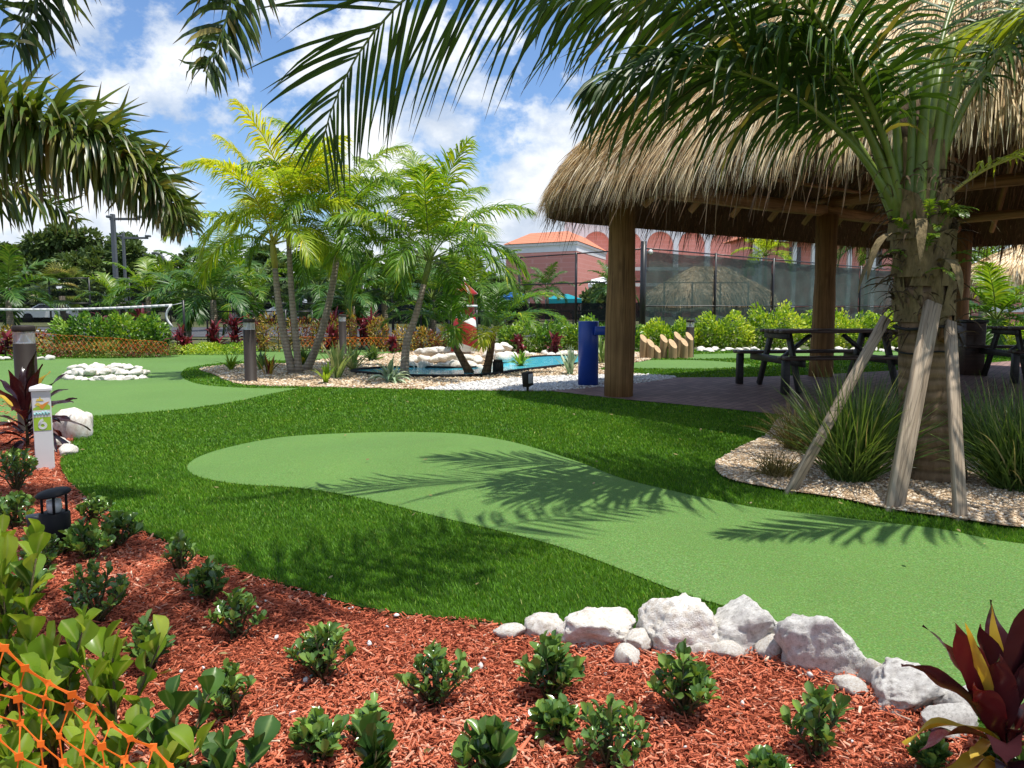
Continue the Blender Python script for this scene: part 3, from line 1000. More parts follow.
def rock(name, label, cat, x, y, sx, sy, sz, rz, mesh=None, seed=0, sink=0.3, group=None, tilt=0.0, z0=0.0, mat=None, sub=4, cuts=9, fl=.75):
    me = mesh or rock_mesh(name, seed, sub, mat, 1.0, fl, cuts)
    o = bpy.data.objects.new(name, me)
    COL.objects.link(o)
    o.scale = (sx, sy, sz)
    o.rotation_euler = (tilt, tilt * .6, rz)
    o.location = (x, y, float(hgt(x, y)) + z0 + sz * .75 * (1 - 2 * sink) * .5)
    return tag(o, label, cat, group)


GB = 'white boulders edging the red mulch'
border = [  # pixel of the base, width in px, height in px, grey?, label
    (511, 636, 34, 16, 0, 'smallest low white rock at the left tip of the boulder edging'),
    (546, 634, 42, 27, 0, 'rounded white rock between the tip rock and the flat slab boulder'),
    (601, 644, 80, 40, 0, 'long flat faceted white boulder behind the leafy shrub'),
    (681, 648, 86, 54, 0, 'large rounded cream boulder in the middle of the edging'),
    (752, 646, 80, 48, 1, 'greyish white boulder with two humps right of the cream boulder'),
    (829, 670, 84, 66, 1, 'tall white boulder with a slanted pointed face'),
    (874, 682, 28, 28, 0, 'small upright white stone wedged between two boulders'),
    (916, 703, 92, 50, 1, 'rough pitted grey boulder before the red leaf plant'),
    (973, 716, 54, 28, 1, 'pale boulder half hidden behind the red leaf plant'),
    (700, 652, 26, 15, 0, 'small white chock stone under the cream boulder'),
    (640, 650, 40, 20, 0, 'broken white stone lying below the flat slab boulder'),
    (628, 662, 34, 22, 0, 'crumbly white stone poking out of mulch beside the shrub'),
    (727, 655, 34, 14, 0, 'thin white stone under the two humped boulder'),
    (775, 655, 34, 22, 0, 'squarish cream stone at the foot of the two humped boulder'),
    (853, 690, 34, 12, 0, 'flat white chip stone at the foot of the slanted boulder'),
    (952, 730, 56, 26, 1, 'dark shaded grey stone beneath the yellow leaf'),
]
for i, (px, py, w, h_, g, lab) in enumerate(border):
    q = G(px, py)
    sc = q[1] / FPX * 1.0
    sx = w * sc / 2
    sz = h_ * sc / 1.25
    rock('boulder', lab, 'boulder', q[0], q[1] + sx * .45, sx * 1.2, sx * .9, max(sz, sx * .45) * 1.12, [0, .3, -.2, .1, 0, -.3, .2, 0, .3, 0, .4, 1, 0, .5, 0, .4][i], seed=300 + i * 7, sink=0.3,
         group=GB, mat=MAT['rock_grey'] if g else MAT['rock'], sub=5 if w > 70 else (4 if w > 38 else 3), cuts=[7, 6, 10, 6, 9, 12, 8, 8, 7, 7, 9, 9, 7, 9, 7, 9][i], fl=.8)

# beside the marker post
for i, (px, py, w, h_, lab) in enumerate([
    (66, 438, 44, 40, 'large cream boulder leaning behind the numbered post'),
    (80, 430, 22, 26, 'white wedge of rock at the turf edge beside the post'),
    (62, 456, 22, 13, 'small white stone at the foot of the numbered post'),
    (34, 432, 30, 18, 'white stone under the dark leaves left of the post'),
    (52, 447, 26, 12, 'flat tan stone between the post and turf edge')]):
    q = G(px, py); sc = q[1] / FPX
    rock('boulder', lab, 'boulder', q[0], q[1] + .1, w * sc / 2, w * sc / 2.4, h_ * sc / 1.2, i * .9, seed=520 + i, sub=3, group='rocks by the numbered post', sink=.28)

# rock island on the far green
def pile(spots, group, pat, seed, s0=1.0):
    rs = np.random.RandomState(seed)
    for i, (px, py, w, lift) in enumerate(spots):
        q = G(px, py); sc = q[1] / FPX
        r = w * sc / 2
        rock('boulder', pat[i % len(pat)] if isinstance(pat, list) else pat, 'boulder', q[0], q[1], r, r * rs.uniform(.75, 1.05), r * rs.uniform(.75, 1.0), rs.uniform(0, 6), mesh=ROCKS[i % 9],
             group=group, z0=lift * sc, sink=.25)


rs = np.random.RandomState(17)
spots = []
for k in range(13):
    spots.append((66 + k * 6.3 + rs.uniform(-2, 2), 380.5 - abs(k - 6) * .25 + rs.uniform(-.6, .6), rs.uniform(10, 17), 0))
for k in range(11):
    spots.append((68 + k * 7.4 + rs.uniform(-2, 2), 376 + rs.uniform(-.6, .6), rs.uniform(12, 18), 2.5))
for k in range(8):
    spots.append((74 + k * 9 + rs.uniform(-2, 2), 373 + rs.uniform(-.5, .5), rs.uniform(11, 17), 4))
pile(spots, 'heaped white rocks on the far green', 'white rock in the low heap on the far green', 31)
q = G(97, 374)
rock('boulder', 'big rounded white rock topping the heap on the far green', 'boulder', q[0], q[1], .15, .14, .16, .5, seed=77, group='heaped white rocks on the far green', z0=.06, sub=3, cuts=4)
q = G(124, 372)
rock('boulder', 'flat pinkish rock topping the right part of the heap', 'boulder', q[0], q[1], .16, .12, .10, .2, seed=78, group='heaped white rocks on the far green', z0=.07, sub=3, cuts=5)

# pond rocks
spots = []
for k in range(12):
    spots.append((412 + k * 6.2 + rs.uniform(-2, 2), 368.5 + rs.uniform(-.8, .4), rs.uniform(11, 19), 0))
for k in range(10):
    spots.append((414 + k * 7 + rs.uniform(-2, 2), 364.5 + rs.uniform(-.6, .6), rs.uniform(13, 20), 4))
for k in range(8):
    spots.append((420 + k * 7.4 + rs.uniform(-2, 2), 361 + rs.uniform(-.6, .6), rs.uniform(12, 18), 9))
pile(spots, 'white rocks banked at the left of the pond', 'white rock in the bank behind the pond water', 32)
spots = [(492, 368, 20, 0), (500, 364, 24, 3), (508, 362, 22, 1), (496, 360, 20, 9), (505, 357, 18, 9), (512, 359, 14, 2), (488, 362, 16, 6)]
pile(spots, 'white rocks right of the twin trunk palm', 'white rock in the small stack right of the twin trunk palm', 33)
spots = [(525 + k * 9.5 + rs.uniform(-2, 2), 356 - (k % 3) * .7, rs.uniform(8, 15), 0) for k in range(9)]
pile(spots, 'low rocks along the far pond edge', 'low pale rock along the far edge of the pond', 34)
spots = [(700 + k * 7.6 + rs.uniform(-2, 2), 351 + rs.uniform(-.5, .5), rs.uniform(6, 12), 0) for k in range(27)]
pile(spots, 'small white rocks along the right hedge', 'small white rock in the strip before the right hedge', 35)
q = G(709, 352)
rock('boulder', 'pinkish boulder beside the log cluster before the hedge', 'boulder', q[0], q[1], .16, .13, .15, .2, mesh=ROCKS[4])
spots = [(-8 + k * 8 + rs.uniform(-2, 2), 360 + rs.uniform(-.6, .4), rs.uniform(8, 13), 0) for k in range(8)]
pile(spots, 'small white rocks edging the far green', 'small white rock at the far green edge behind the dark bollard', 36)
# ================================================================== PALMS
def rachis(base, az, elev, L, droop, n=26, side=0.0, power=1.3):
    s = np.linspace(0, 1, n)
    el = elev - droop * s ** power
    a = az + side * s
    st = L / (n - 1)
    d = np.column_stack([np.cos(el) * np.cos(a), np.cos(el) * np.sin(a), np.sin(el)])
    P = np.zeros((n, 3)); P[0] = base
    for i in range(1, n):
        P[i] = P[i - 1] + (d[i - 1] + d[i]) / 2 * st
    sd = np.column_stack([-np.sin(a), np.cos(a), np.zeros(n)])
    N = norm(np.cross(d, sd))
    return P, d, sd, N


def frond(rs, base, az, elev, L, droop, nl=60, ll=0.6, lw=0.018, vang=0.35, ldroop=0.9, pet=0.22, K=5, plume=0.0, rr=0.014, side=0.0, power=1.3,
          tint0=0.5, tvar=0.18, ragged=0.0, fold=0.25, tipa=24, basea=66, mbuf=None, pet_tint=0.4, droopvar=.35, roll=0.0):
    """one feather frond: midrib (material 1) and leaflets (material 0)"""
    mb = mbuf or MB()
    P, d, sd, N = rachis(base, az, elev, L, droop, 30, side, power)
    if roll:
        sd, N = sd * math.cos(roll) + N * math.sin(roll), N * math.cos(roll) - sd * math.sin(roll)
    s_ = np.linspace(0, 1, len(P))
    rad = rr * (1 - 0.9 * s_ ** .9) + 0.0015
    rad[:5] *= np.linspace(1.9, 1.05, 5)
    v, f = tube(P, rad, 6)
    mb.add(v, f, pet_tint, 1)
    s = np.repeat(np.linspace(pet, 0.995, nl), 2)
    sg = np.tile([1.0, -1.0], nl)
    s = np.clip(s + rs.randn(2 * nl) * .004, pet * .9, 1)
    n = len(s)
    I = lambda A: np.stack([np.interp(s, s_, A[:, k]) for k in range(3)], 1)
    p0, t0, s0, n0 = I(P), norm(I(d)), norm(I(sd)), norm(I(N))
    u = (s - pet) / (1 - pet)
    alpha = np.radians(basea + (tipa - basea) * u ** 1.2 + rs.randn(n) * 5)
    if plume:
        be = rs.uniform(-PI, PI, n) * plume + (1 - plume) * vang
        be = np.where(rs.rand(n) < .15, be * .5, be)
    else:
        be = vang + rs.randn(n) * .10
    dirn = np.cos(alpha)[:, None] * t0 + np.sin(alpha)[:, None] * (np.cos(be)[:, None] * s0 * sg[:, None] + np.sin(be)[:, None] * n0)
    prof = np.sin(PI * np.clip(0.16 + 0.80 * u, 0, 1)) ** .62
    Ln = ll * prof * rs.uniform(.88, 1.08, n)
    if ragged:
        Ln *= np.where(rs.rand(n) < ragged, rs.uniform(.35, .8, n), 1)
    dr = ldroop * (1 + rs.randn(n) * droopvar)
    C = bend(p0, dirn, Ln, K, dr, rs)
    T = norm(np.gradient(C, axis=1))
    # blade width lies along the midrib at the root
    ref = t0[:, None, :] + 0.0 * C
    W = norm(ref - T * np.sum(ref * T, 2, keepdims=True))
    wp = np.interp(np.linspace(0, 1, K), [0, .18, .6, 1], [.45, 1, .85, .04])
    S = W * (lw * wp)[None, :, None] * (0.55 + .45 * prof)[:, None, None]
    NN = norm(np.cross(T, W))
    tint = np.clip(tint0 + rs.randn(n) * tvar, 0, .96)
    tint[rs.rand(n) < .015] = 1.0
    V, F, tt, al = ribbons(C, S, tint, None, fold, NN)
    mb.add(V, F, tt, 0, al)
    return mb


def aim(base, tip, el, power=1.3):
    """length and droop that carry a frond leaving at elevation el from base to tip"""
    base, tip = np.asarray(base, float), np.asarray(tip, float)
    v = tip - base
    az = math.atan2(v[1], v[0])
    r, dz = math.hypot(v[0], v[1]), v[2]
    s = np.linspace(0, 1, 40)
    best = None
    for dr in np.linspace(.1, 3.0, 120):
        e = el - dr * s ** power
        cx, cz = np.trapz(np.cos(e), s), np.trapz(np.sin(e), s)
        if cx <= .02:
            continue
        L = r / cx
        err = abs(L * cz - dz)
        if best is None or err < best[0]:
            best = (err, L, dr)
    return az, best[1], best[2]


def stem(path, rad, mat, parent, name='trunk', sides=14):
    mb = MB()
    v, f = tube(path, rad, sides)
    mb.add(v, f)
    return mb.obj(name, mat, parent)


# ------------------------------------------------------------------ the staked palm on the right
def main_palm():
    rs = np.random.RandomState(42)
    g = G(931, 480)
    gx, gy = g
    root = thing('palm_tree', 'big palm with ragged leaf bases, braced by three timber stakes beside the thatched hut', 'palm', (gx, gy, float(hgt(gx, gy)) + .02))
    LX = lambda z: -.10 * np.clip(z, 0, 3) - .02 * np.clip(z - 1, 0, 2)
    zs = np.array([-.05, 0, .08, .2, .4, .6, .8, 1.0, 1.15, 1.3])
    r = np.array([.222, .218, .21, .198, .185, .175, .168, .160, .155, .15])
    path = np.column_stack([LX(zs), 0 * zs, zs])
    mb = MB()
    v, f = tube(path, r, 28)
    v += np.column_stack([rs.randn(len(v)) * .003] * 2 + [0 * v[:, 0]])
    mb.add(v, f)
    mb.obj('trunk', MAT['palm_bark'], root)
    # overlapping leaf bases: broad curved shells wrapped round the upper trunk
    mb = MB()
    for k in range(30):
        z0 = .86 + 1.1 * (k / 30) ** .9 + rs.uniform(-.03, .03)
        a = k * 2.4 + rs.uniform(-.2, .2)
        hh = rs.uniform(.26, .42)
        wd = rs.uniform(.75, 1.25)
        nu, nv = 9, 7
        V = []
        flare = rs.uniform(.005, .035)
        for j in range(nv):
            t = j / (nv - 1)
            w = wd * (1 - .72 * t ** 1.3)
            for i in range(nu):
                b = a + (i / (nu - 1) - .5) * 2 * w
                rr = (.158 - .010 * t + flare * t * t + .012 * math.sin(i * 2.1 + k) + .004 * (k % 7)) * (1.0 if z0 < 1.6 else .9)
                V.append((rr * math.cos(b) + LX(z0), rr * math.sin(b), z0 + hh * t + .05 * math.sin(b * 2 + k) * t))
        F = [(j * nu + i, j * nu + i + 1, (j + 1) * nu + i + 1, (j + 1) * nu + i) for j in range(nv - 1) for i in range(nu - 1)]
        mb.add(V, F)
    mb.obj('leaf_bases', MAT['boot'], root)
    # torn fibre and hanging scraps
    mb = MB()
    n = 420
    a = rs.uniform(0, 2 * PI, n)
    z = rs.uniform(.95, 2.1, n)
    p0 = np.column_stack([np.cos(a) * .165 + LX(z), np.sin(a) * .165, z])
    dd = np.column_stack([np.cos(a + rs.randn(n) * .8), np.sin(a + rs.randn(n) * .8), rs.uniform(-.6, 1.0, n)])
    C = bend(p0, dd, rs.uniform(.06, .26, n), 5, rs.uniform(.5, 2.4, n), rs)
    S = norm(rs.randn(n, 1, 3)) * (rs.uniform(.002, .011, n))[:, None, None] * np.array([1, .9, .8, .6, .1])[None, :, None]
    V, F, tt, al = ribbons(C, S, rs.rand(n))
    mb.add(V, F, tt)
    mb.obj('fibre', MAT['boot_dark'], root)
    # core of the crown
    stem(np.column_stack([LX(np.linspace(1.25, 2.5, 6)), 0 * zs[:6], np.linspace(1.25, 2.5, 6)]), [.15, .155, .15, .13, .10, .05], MAT['boot_dark'], root, 'crown_core')
    # a strap that holds the stakes and two strings
    for zz, rr, th, mt in ((1.02, .182, .011, 'strap'), (.86, .183, .007, 'strap')):
        ang = np.linspace(0, 2 * PI, 33)
        mb = MB()
        v, f = tube(np.column_stack([np.cos(ang) * rr + LX(zz), np.sin(ang) * rr, zz + .01 * np.sin(3 * ang)]), th, 6, False)
        mb.add(v, f)
        mb.obj('strap', MAT[mt], root)
    # long curled dry spathe scraps
    for a, z, L, dr in ((3.6, 1.62, .5, 2.8), (4.3, 1.7, .45, 3.0), (5.6, 1.75, .38, 1.4), (4.9, 1.45, .4, 3.2), (3.2, 1.5, .42, 3.0)):
        mb = MB()
        C = bend(np.array([[math.cos(a) * .16 + LX(z), math.sin(a) * .16, z]]), np.array([[math.cos(a), math.sin(a), .3]]), np.array([L]), 8, np.array([dr]), rs)
        S = np.array([[-math.sin(a), math.cos(a), 0]])[:, None, :] * (np.array([.02, .03, .035, .034, .03, .024, .015, .004]))[None, :, None]
        V, F, tt, al = ribbons(C, np.broadcast_to(S, C.shape), np.array([.5]))
        mb.add(V, F, tt)
        mb.obj('dry_sheath', MAT['boot'], root)
    cz = 1.95
    org = np.array([gx, gy, float(hgt(gx, gy)) + .02])
    # aimed fronds: tip, start elevation, leaflet length, tint, leaflet sag
    A = [(at(322, 140, 4.5), 70, 1.15, .28, .55, 78, 1.05, .2), (at(600, 85, 4.9), 58, .95, .22, 1.5, 66, .35, .36), (at(545, 5, 5.7), 66, .95, .25, 1.5, 66, .4, .25), 
         (at(640, -60, 4.4), 72, .9, .3, 1.2, 60, .4, .2), (at(770, 30, 4.9), 78, .75, .5, 1.6, 44, .2, .34)]
    for tip, el, ll, ti, sag, nl, rl, pf in A:
        tip = tip - org
        a = math.atan2(tip[1], tip[0])
        b = np.array([LX(cz) + .09 * math.cos(a), .09 * math.sin(a), cz - .22 + rs.uniform(-.06, .06)])
        az, Ln, dr = aim(b, tip, R(el), 1.25)
        mb = frond(rs, b, az, R(el), Ln, dr, nl=nl, ll=ll, lw=.0125 if rl > 1 else .0155, vang=.06, ldroop=sag, pet=pf, roll=rl, K=7, rr=.026, power=1.25, tint0=ti, tvar=.15, ragged=.10, basea=62, tipa=26)
        mb.obj('frond', [MAT['palm'], MAT['petiole']], root)
    # the rest of the crown: azimuth, elevation, length, droop, leaflet length, tint, power
    L = [(96, 80, 3.6, 85, .75, .40, 1.3), (50, 80, 3.3, 80, .75, .40, 1.3), (20, 76, 3.1, 85, .75, .4, 1.3), (340, 78, 2.9, 95, .75, .42, 1.3), ]
    for i, (az, el, ln, dr, ll, ti, pw) in enumerate(L):
        a = R(az)
        b = np.array([LX(cz) + .08 * math.cos(a), .08 * math.sin(a), cz - .15 + .02 * i])
        mb = frond(rs, b, a, R(el), ln, R(dr), nl=60, ll=ll, lw=.013, vang=.15, ldroop=1.5, pet=.24, K=7, rr=.026, power=pw, tint0=ti, tvar=.16, ragged=.08, side=rs.uniform(-.15, .15))
        mb.obj('frond', [MAT['palm'], MAT['petiole']], root)
    # thick upright petiole butts
    mb = MB()
    for a, w, hh, ti in ((4.4, .05, .95, .3), (5.1, .045, 1.1, .5), (4.0, .04, .9, .2), (3.4, .045, .8, .25), (5.6, .05, .9, .6), (0.6, .05, 1.0, .4)):
        z = np.linspace(0, 1, 8)
        o = .12 + .10 * z ** 2
        P = np.column_stack([np.cos(a) * o + LX(1.9), np.sin(a) * o, 1.72 + hh * z])
        v, f = tube(P, w * (1 - .55 * z), 8)
        mb.add(v, f, ti)
    mb.obj('petiole_base', MAT['petiole'], root)
    # yellowing short frond on the right
    mb = frond(rs, np.array([-.1, -.05, 1.8]), R(-12), R(48), 1.0, R(70), nl=26, ll=.32, lw=.012, pet=.25, K=4, rr=.014, tint0=.97, tvar=.05)
    mb.obj('frond', [MAT['palm_young'], MAT['petiole_y']], root)
    # small green fern growing among the bases
    mb = MB()
    for k in range(16):
        a = rs.uniform(3.4, 6.0)
        zz = rs.uniform(1.35, 1.75)
        b = np.array([math.cos(a) * .17 + LX(zz), math.sin(a) * .17, zz])
        frond(rs, b, a + rs.randn() * .4, rs.uniform(.2, 1.4), rs.uniform(.14, .3), 1.5, nl=12, ll=.055, lw=.010, pet=.15, K=3, rr=.002, tint0=.4, mbuf=mb, fold=0)
    tag(mb.obj('fern_growth', [MAT['palm_young'], MAT['petiole']], root), kind='stuff')
    return root


main_palm()
# the three timber braces
for (bx, by), (tx, ty, dist), w, lab in (((787, 494), (886, 318, 5.22), .06, 'thin slanting timber stake leaning from far left against the palm'),
                                         ((893, 511), (933, 303, 5.02), .105, 'widest weathered timber stake in front of the palm trunk'),
                                         ((961, 521), (950, 322, 5.02), .065, 'grey upright timber stake on the right of the palm trunk')):
    b = G(bx, by)
    p = np.array([b[0], b[1], float(hgt(*b)) - .03])
    q = at(tx, ty, dist)
    t = thing('timber_stake', lab, 'stake', tuple(p), group='timber stakes bracing the palm')
    d = norm(q - p); Ln = np.linalg.norm(q - p)
    up = np.array([0, -1.0, 0]); s = norm(np.cross(d, up)); u = np.cross(s, d)
    mb = MB()
    v, f = box(Ln, w, .045, (Ln / 2, 0, 0), None, .004)
    mb.add(v, f)
    o = mb.obj('timber', MAT['stake'], t)
    M = Matrix(((d[0], s[0], u[0], 0), (d[1], s[1], u[1], 0), (d[2], s[2], u[2], 0), (0, 0, 0, 1)))
    o.matrix_local = M
    if w > .09 or (w > .06 and bx > 940):
        mb = MB()
        v, f = box(.20, .075, .05, (0, 0, 0), None, .004); mb.add(v, f)
        o = mb.obj('cleat', MAT['log'], t)
        M2 = M.copy(); e = d * (Ln - .02) - u * .05
        M2.translation = Vector(e)
        o.matrix_local = M2


# ------------------------------------------------------------------ foxtail palms at the left, trunks outside the picture
def foxtail(x, y, hz, fr, label, seed, trunk_r=.1):
    rs = np.random.RandomState(seed)
    root = thing('foxtail_palm', label, 'palm', (x, y, float(hgt(x, y)) - .02), group='foxtail palms overhanging from the left')
    z = np.linspace(0, hz, 9)
    stem(np.column_stack([0 * z, 0 * z, z]), trunk_r * (1.25 - .5 * z / hz), MAT['grey_bark'], root)
    stem(np.column_stack([np.zeros(5), np.zeros(5), np.linspace(hz - .02, hz + .6, 5)]), [trunk_r * .8, trunk_r * .85, trunk_r * .7, trunk_r * .5, .02], MAT['petiole'], root, 'crown_shaft')
    for (az, el, L, dr, nl, ll, plume, ti, pw) in fr:
        if isinstance(az, np.ndarray):
            a, L, dr = aim(np.array([0, 0, hz + .45]), az - np.array([x, y, float(hgt(x, y)) - .02]), R(el), pw)
        else:
            a, dr = R(az), R(dr)
        mb = frond(rs, np.array([.04 * math.cos(a), .04 * math.sin(a), hz + .45]), a, R(el), L, dr, nl=nl, ll=ll, lw=.0155, vang=.3, ldroop=1.25, pet=.14, K=5, plume=plume, rr=.02, power=pw,
                   tint0=ti, tvar=.26, ragged=.32, droopvar=.7, tipa=58, basea=82)
        mb.obj('frond', [MAT['foxtail'], MAT['petiole']], root)
    return root


# plume reaching in from the left edge
foxtail(-4.15, 4.45, 1.05, [(at(180, 226, 4.55), 60, 0, 0, 620, .47, 1.0, .55, 1.2), (62, 55, 2.0, 95, 110, .40, 1.0, .45, 1.2), (130, 50, 2.2, 95, 90, .4, 1.0, .4, 1.2), (200, 55, 2.2, 90, 90, .4, 1.0, .4, 1.2),
                            (300, 52, 2.0, 95, 90, .4, 1.0, .4, 1.2)],
        'foxtail palm whose bushy plume arches in from the left edge above the dark bollard', 51)
# taller one closer, crown overhead
foxtail(-2.15, 1.15, 3.25, [(at(196, 68, 3.2), 40, 0, 0, 280, .46, .85, .3, 1.2), (at(8, 100, 3.1), 40, 0, 0, 280, .46, .9, .3, 1.2), (at(120, -40, 3.4), 45, 0, 0, 120, .40, .85, .3, 1.2),
                            (np.array([1.75, 4.3, 3.35]), 36, 0, 0, 110, .62, .25, .35, 1.3), (np.array([.95, 3.45, 3.3]), 38, 0, 0, 110, .5, .6, .35, 1.2), (np.array([.75, 3.0, 3.45]), 44, 0, 0, 130, .5, .6, .35, 1.2),
                            (120, 52, 2.6, 90, 90, .45, .9, .35, 1.2), (165, 50, 2.8, 90, 80, .45, .9, .35, 1.2), (230, 50, 2.8, 90, 80, .45, .9, .35, 1.2), (310, 50, 2.8, 85, 80, .45, .9, .35, 1.2)],
        'tall foxtail palm overhead whose drooping frond tips hang from the top edge', 52)


def side_palm():
    """young palm just right of the picture; its fronds shade the green and show at the right edge"""
    rs = np.random.RandomState(61)
    root = thing('palm_tree', 'palm outside the right edge whose yellow green leaflets reach in at the top corner', 'palm', (4.55, 4.15, 0))
    z = np.linspace(0, 2.2, 8)
    stem(np.column_stack([0 * z, 0 * z, z]), .14 - .02 * z, MAT['palm_bark'], root)
    for (az, el, L, dr, ti) in ((190, 60, 3.2, 95, .5), (150, 56, 2.3, 80, .95), (132, 58, 2.4, 85, .85), (60, 60, 2.8, 85, .5), (0, 60, 2.8, 85, .5), (300, 60, 2.8, 85, .5)):
        a = R(az)
        mb = frond(rs, np.array([.06 * math.cos(a), .06 * math.sin(a), 2.1]), a, R(el), L, R(dr), nl=60, ll=.55, lw=.017, ldroop=1.1, pet=.2, K=5, rr=.02, tint0=ti)
        mb.obj('frond', [MAT['palm_young'], MAT['petiole_y']], root)


side_palm()


# ------------------------------------------------------------------ the bed palms
def bed_palm(name, label, cat, loc, trunks, fronds, leaf, pet, bark, seed, group=None, nl=46, ll=.46, lw=.014, ldroop=.9, vang=.35, shaft=True, K=4, rr=.012, petf=.2, plume=0):
    """trunks: list of (path points rel. to loc, radius); fronds: list per trunk of (az, el, L, droop, tint)"""
    rs = np.random.RandomState(seed)
    root = thing(name, label, cat, loc, group=group)
    for (path, rad), fl in zip(trunks, fronds):
        path = np.asarray(path, float)
        s = np.linspace(0, 1, len(path)); ss = np.linspace(0, 1, 12)
        P = np.column_stack([np.interp(ss, s, path[:, k]) for k in range(3)])
        for _ in range(2):
            P[1:-1] = (P[:-2] + 2 * P[1:-1] + P[2:]) / 4
        r = np.asarray([rad * (1.25 - .45 * q + .25 * max(0, .12 - q) / .12) for q in ss])
        stem(P, r, bark, root)
        top = P[-1]
        d = norm(P[-1] - P[-2])
        if shaft:
            stem(np.array([top - d * .01, top + d * .25, top + d * .5, top + d * .62]), [rad * .8, rad * .95, rad * .55, rad * .15], pet, root, 'crown_shaft')
        for (az, el, L, dr, ti) in fl:
            a = R(az)
            mb = frond(rs, top + d * (.4 if shaft else .02), a, R(el), L, R(dr), nl=nl, ll=ll, lw=lw, vang=vang, ldroop=ldroop, pet=petf, K=K, rr=rr, tint0=ti, tvar=.14, power=1.25, plume=plume,
                       side=rs.uniform(-.3, .3), pet_tint=ti)
            mb.obj('frond', [leaf, pet], root)
    return root


def crown(rs, n, el0, el1, L0, L1, d0, d1, t0, t1, a0=0.0):
    out = []
    for i in range(n):
        u = i / max(1, n - 1)
        out.append(((a0 + i * 137.5 + rs.uniform(-12, 12)) % 360, el1 + (el0 - el1) * u + rs.uniform(-4, 4), L1 + (L0 - L1) * u * 1.0, d1 + (d0 - d1) * u + rs.uniform(-6, 6), t0 + (t1 - t0) * u))
    return out


rs = np.random.RandomState(5)
g = G(296, 374)
sc = g[1] / FPX
def rel(px, py, y=None):
    q = at(px, py, y or g[1])
    return (q[0] - g[0], q[1] - g[1], q[2])
bed_palm('clustered_palm', 'yellow green twin trunk palm in the gravel between the grey bollard and the leaning palm', 'palm', (g[0], g[1], 0),
         [([rel(293, 374), rel(286, 345), rel(279, 310), rel(275, 268)], .06), ([rel(299, 375), rel(295, 330), rel(291, 290), rel(289, 246)], .052)],
         [crown(rs, 10, 84, 18, 2.05, 1.75, 55, 118, .4, .85, 20), crown(rs, 10, 84, 20, 2.1, 1.8, 50, 115, .4, .85, 75)],
         MAT['areca'], MAT['petiole_y'], MAT['grey_bark'], 71, nl=68, ll=.60, lw=.0150, ldroop=1.5)
g = G(306, 371)
bed_palm('leaning_palm', 'greener palm with one pale trunk leaning to the right over the striped plants', 'palm', (g[0], g[1], 0),
         [([rel(306, 371), rel(315, 352), rel(325, 322), rel(333, 285), rel(338, 250)], .062)], [crown(rs, 17, 84, 12, 2.3, 1.9, 65, 115, .3, .7, 140)],
         MAT['areca_green'], MAT['petiole'], MAT['grey_bark'], 72, nl=68, ll=.62, lw=.0150, ldroop=1.5)
g = G(407, 376)
bed_palm('round_crown_palm', 'tall palm with upright spear fronds just left of the pond lighthouse', 'palm', (g[0], g[1], 0),
         [([rel(404, 377), rel(406, 340), rel(415, 320), rel(424, 284)], .06)], [crown(rs, 17, 86, 14, 2.15, 1.8, 45, 114, .3, .7, 62)],
         MAT['areca_green'], MAT['petiole'], MAT['grey_bark'], 73, nl=68, ll=.62, lw=.0150, ldroop=1.4)
g = G(470, 374)
bed_palm('twin_trunk_palm', 'small palm with two short curved brown trunks at the pond edge', 'palm', (g[0], g[1], 0),
         [([rel(470, 374), rel(461, 357), rel(453, 343), rel(452, 334)], .06), ([rel(486, 374), rel(490, 355), rel(492, 340), rel(494, 333)], .062)],
         [[(178, 46, 1.4, 92, .3), (30, 50, 1.1, 100, .45), (100, 70, 1.1, 70, .3), (285, 40, .8, 120, .5), (200, 62, 1.3, 95, .35), (150, 52, 1.2, 95, .3)],
          [(5, 44, 1.4, 85, .35), (350, 64, 1.4, 80, .4), (80, 75, 1.2, 60, .3), (255, 24, .8, 95, .97), (60, 58, 1.3, 80, .35), (25, 62, 1.4, 75, .4), (315, 52, 1.1, 105, .45)]],
         MAT['areca_green'], MAT['petiole'], MAT['brown_bark'], 74, nl=46, ll=.40, lw=.013, shaft=False, rr=.012, ldroop=.7)


# ------------------------------------------------------------------ palms farther back
def back_palm(name, label, x, y, hz, L, n, seed, leaf='farpalm', group=None, el0=80, el1=5, ll=.5, rad=.1, nl=34, tint=(.25, .7)):
    rs = np.random.RandomState(seed)
    return bed_palm(name, label, 'palm', (x, y, 0), [([(0, 0, -.05), (.03, 0, hz * .5), (0, 0, hz)], rad)], [crown(rs, n, el0, el1, L, L * .9, 50, 110, tint[0], tint[1], seed * 31)],
                    MAT[leaf], MAT['petiole'], MAT['grey_bark'], seed, nl=nl, ll=ll, lw=.03, shaft=False, K=4, rr=.02, group=group)


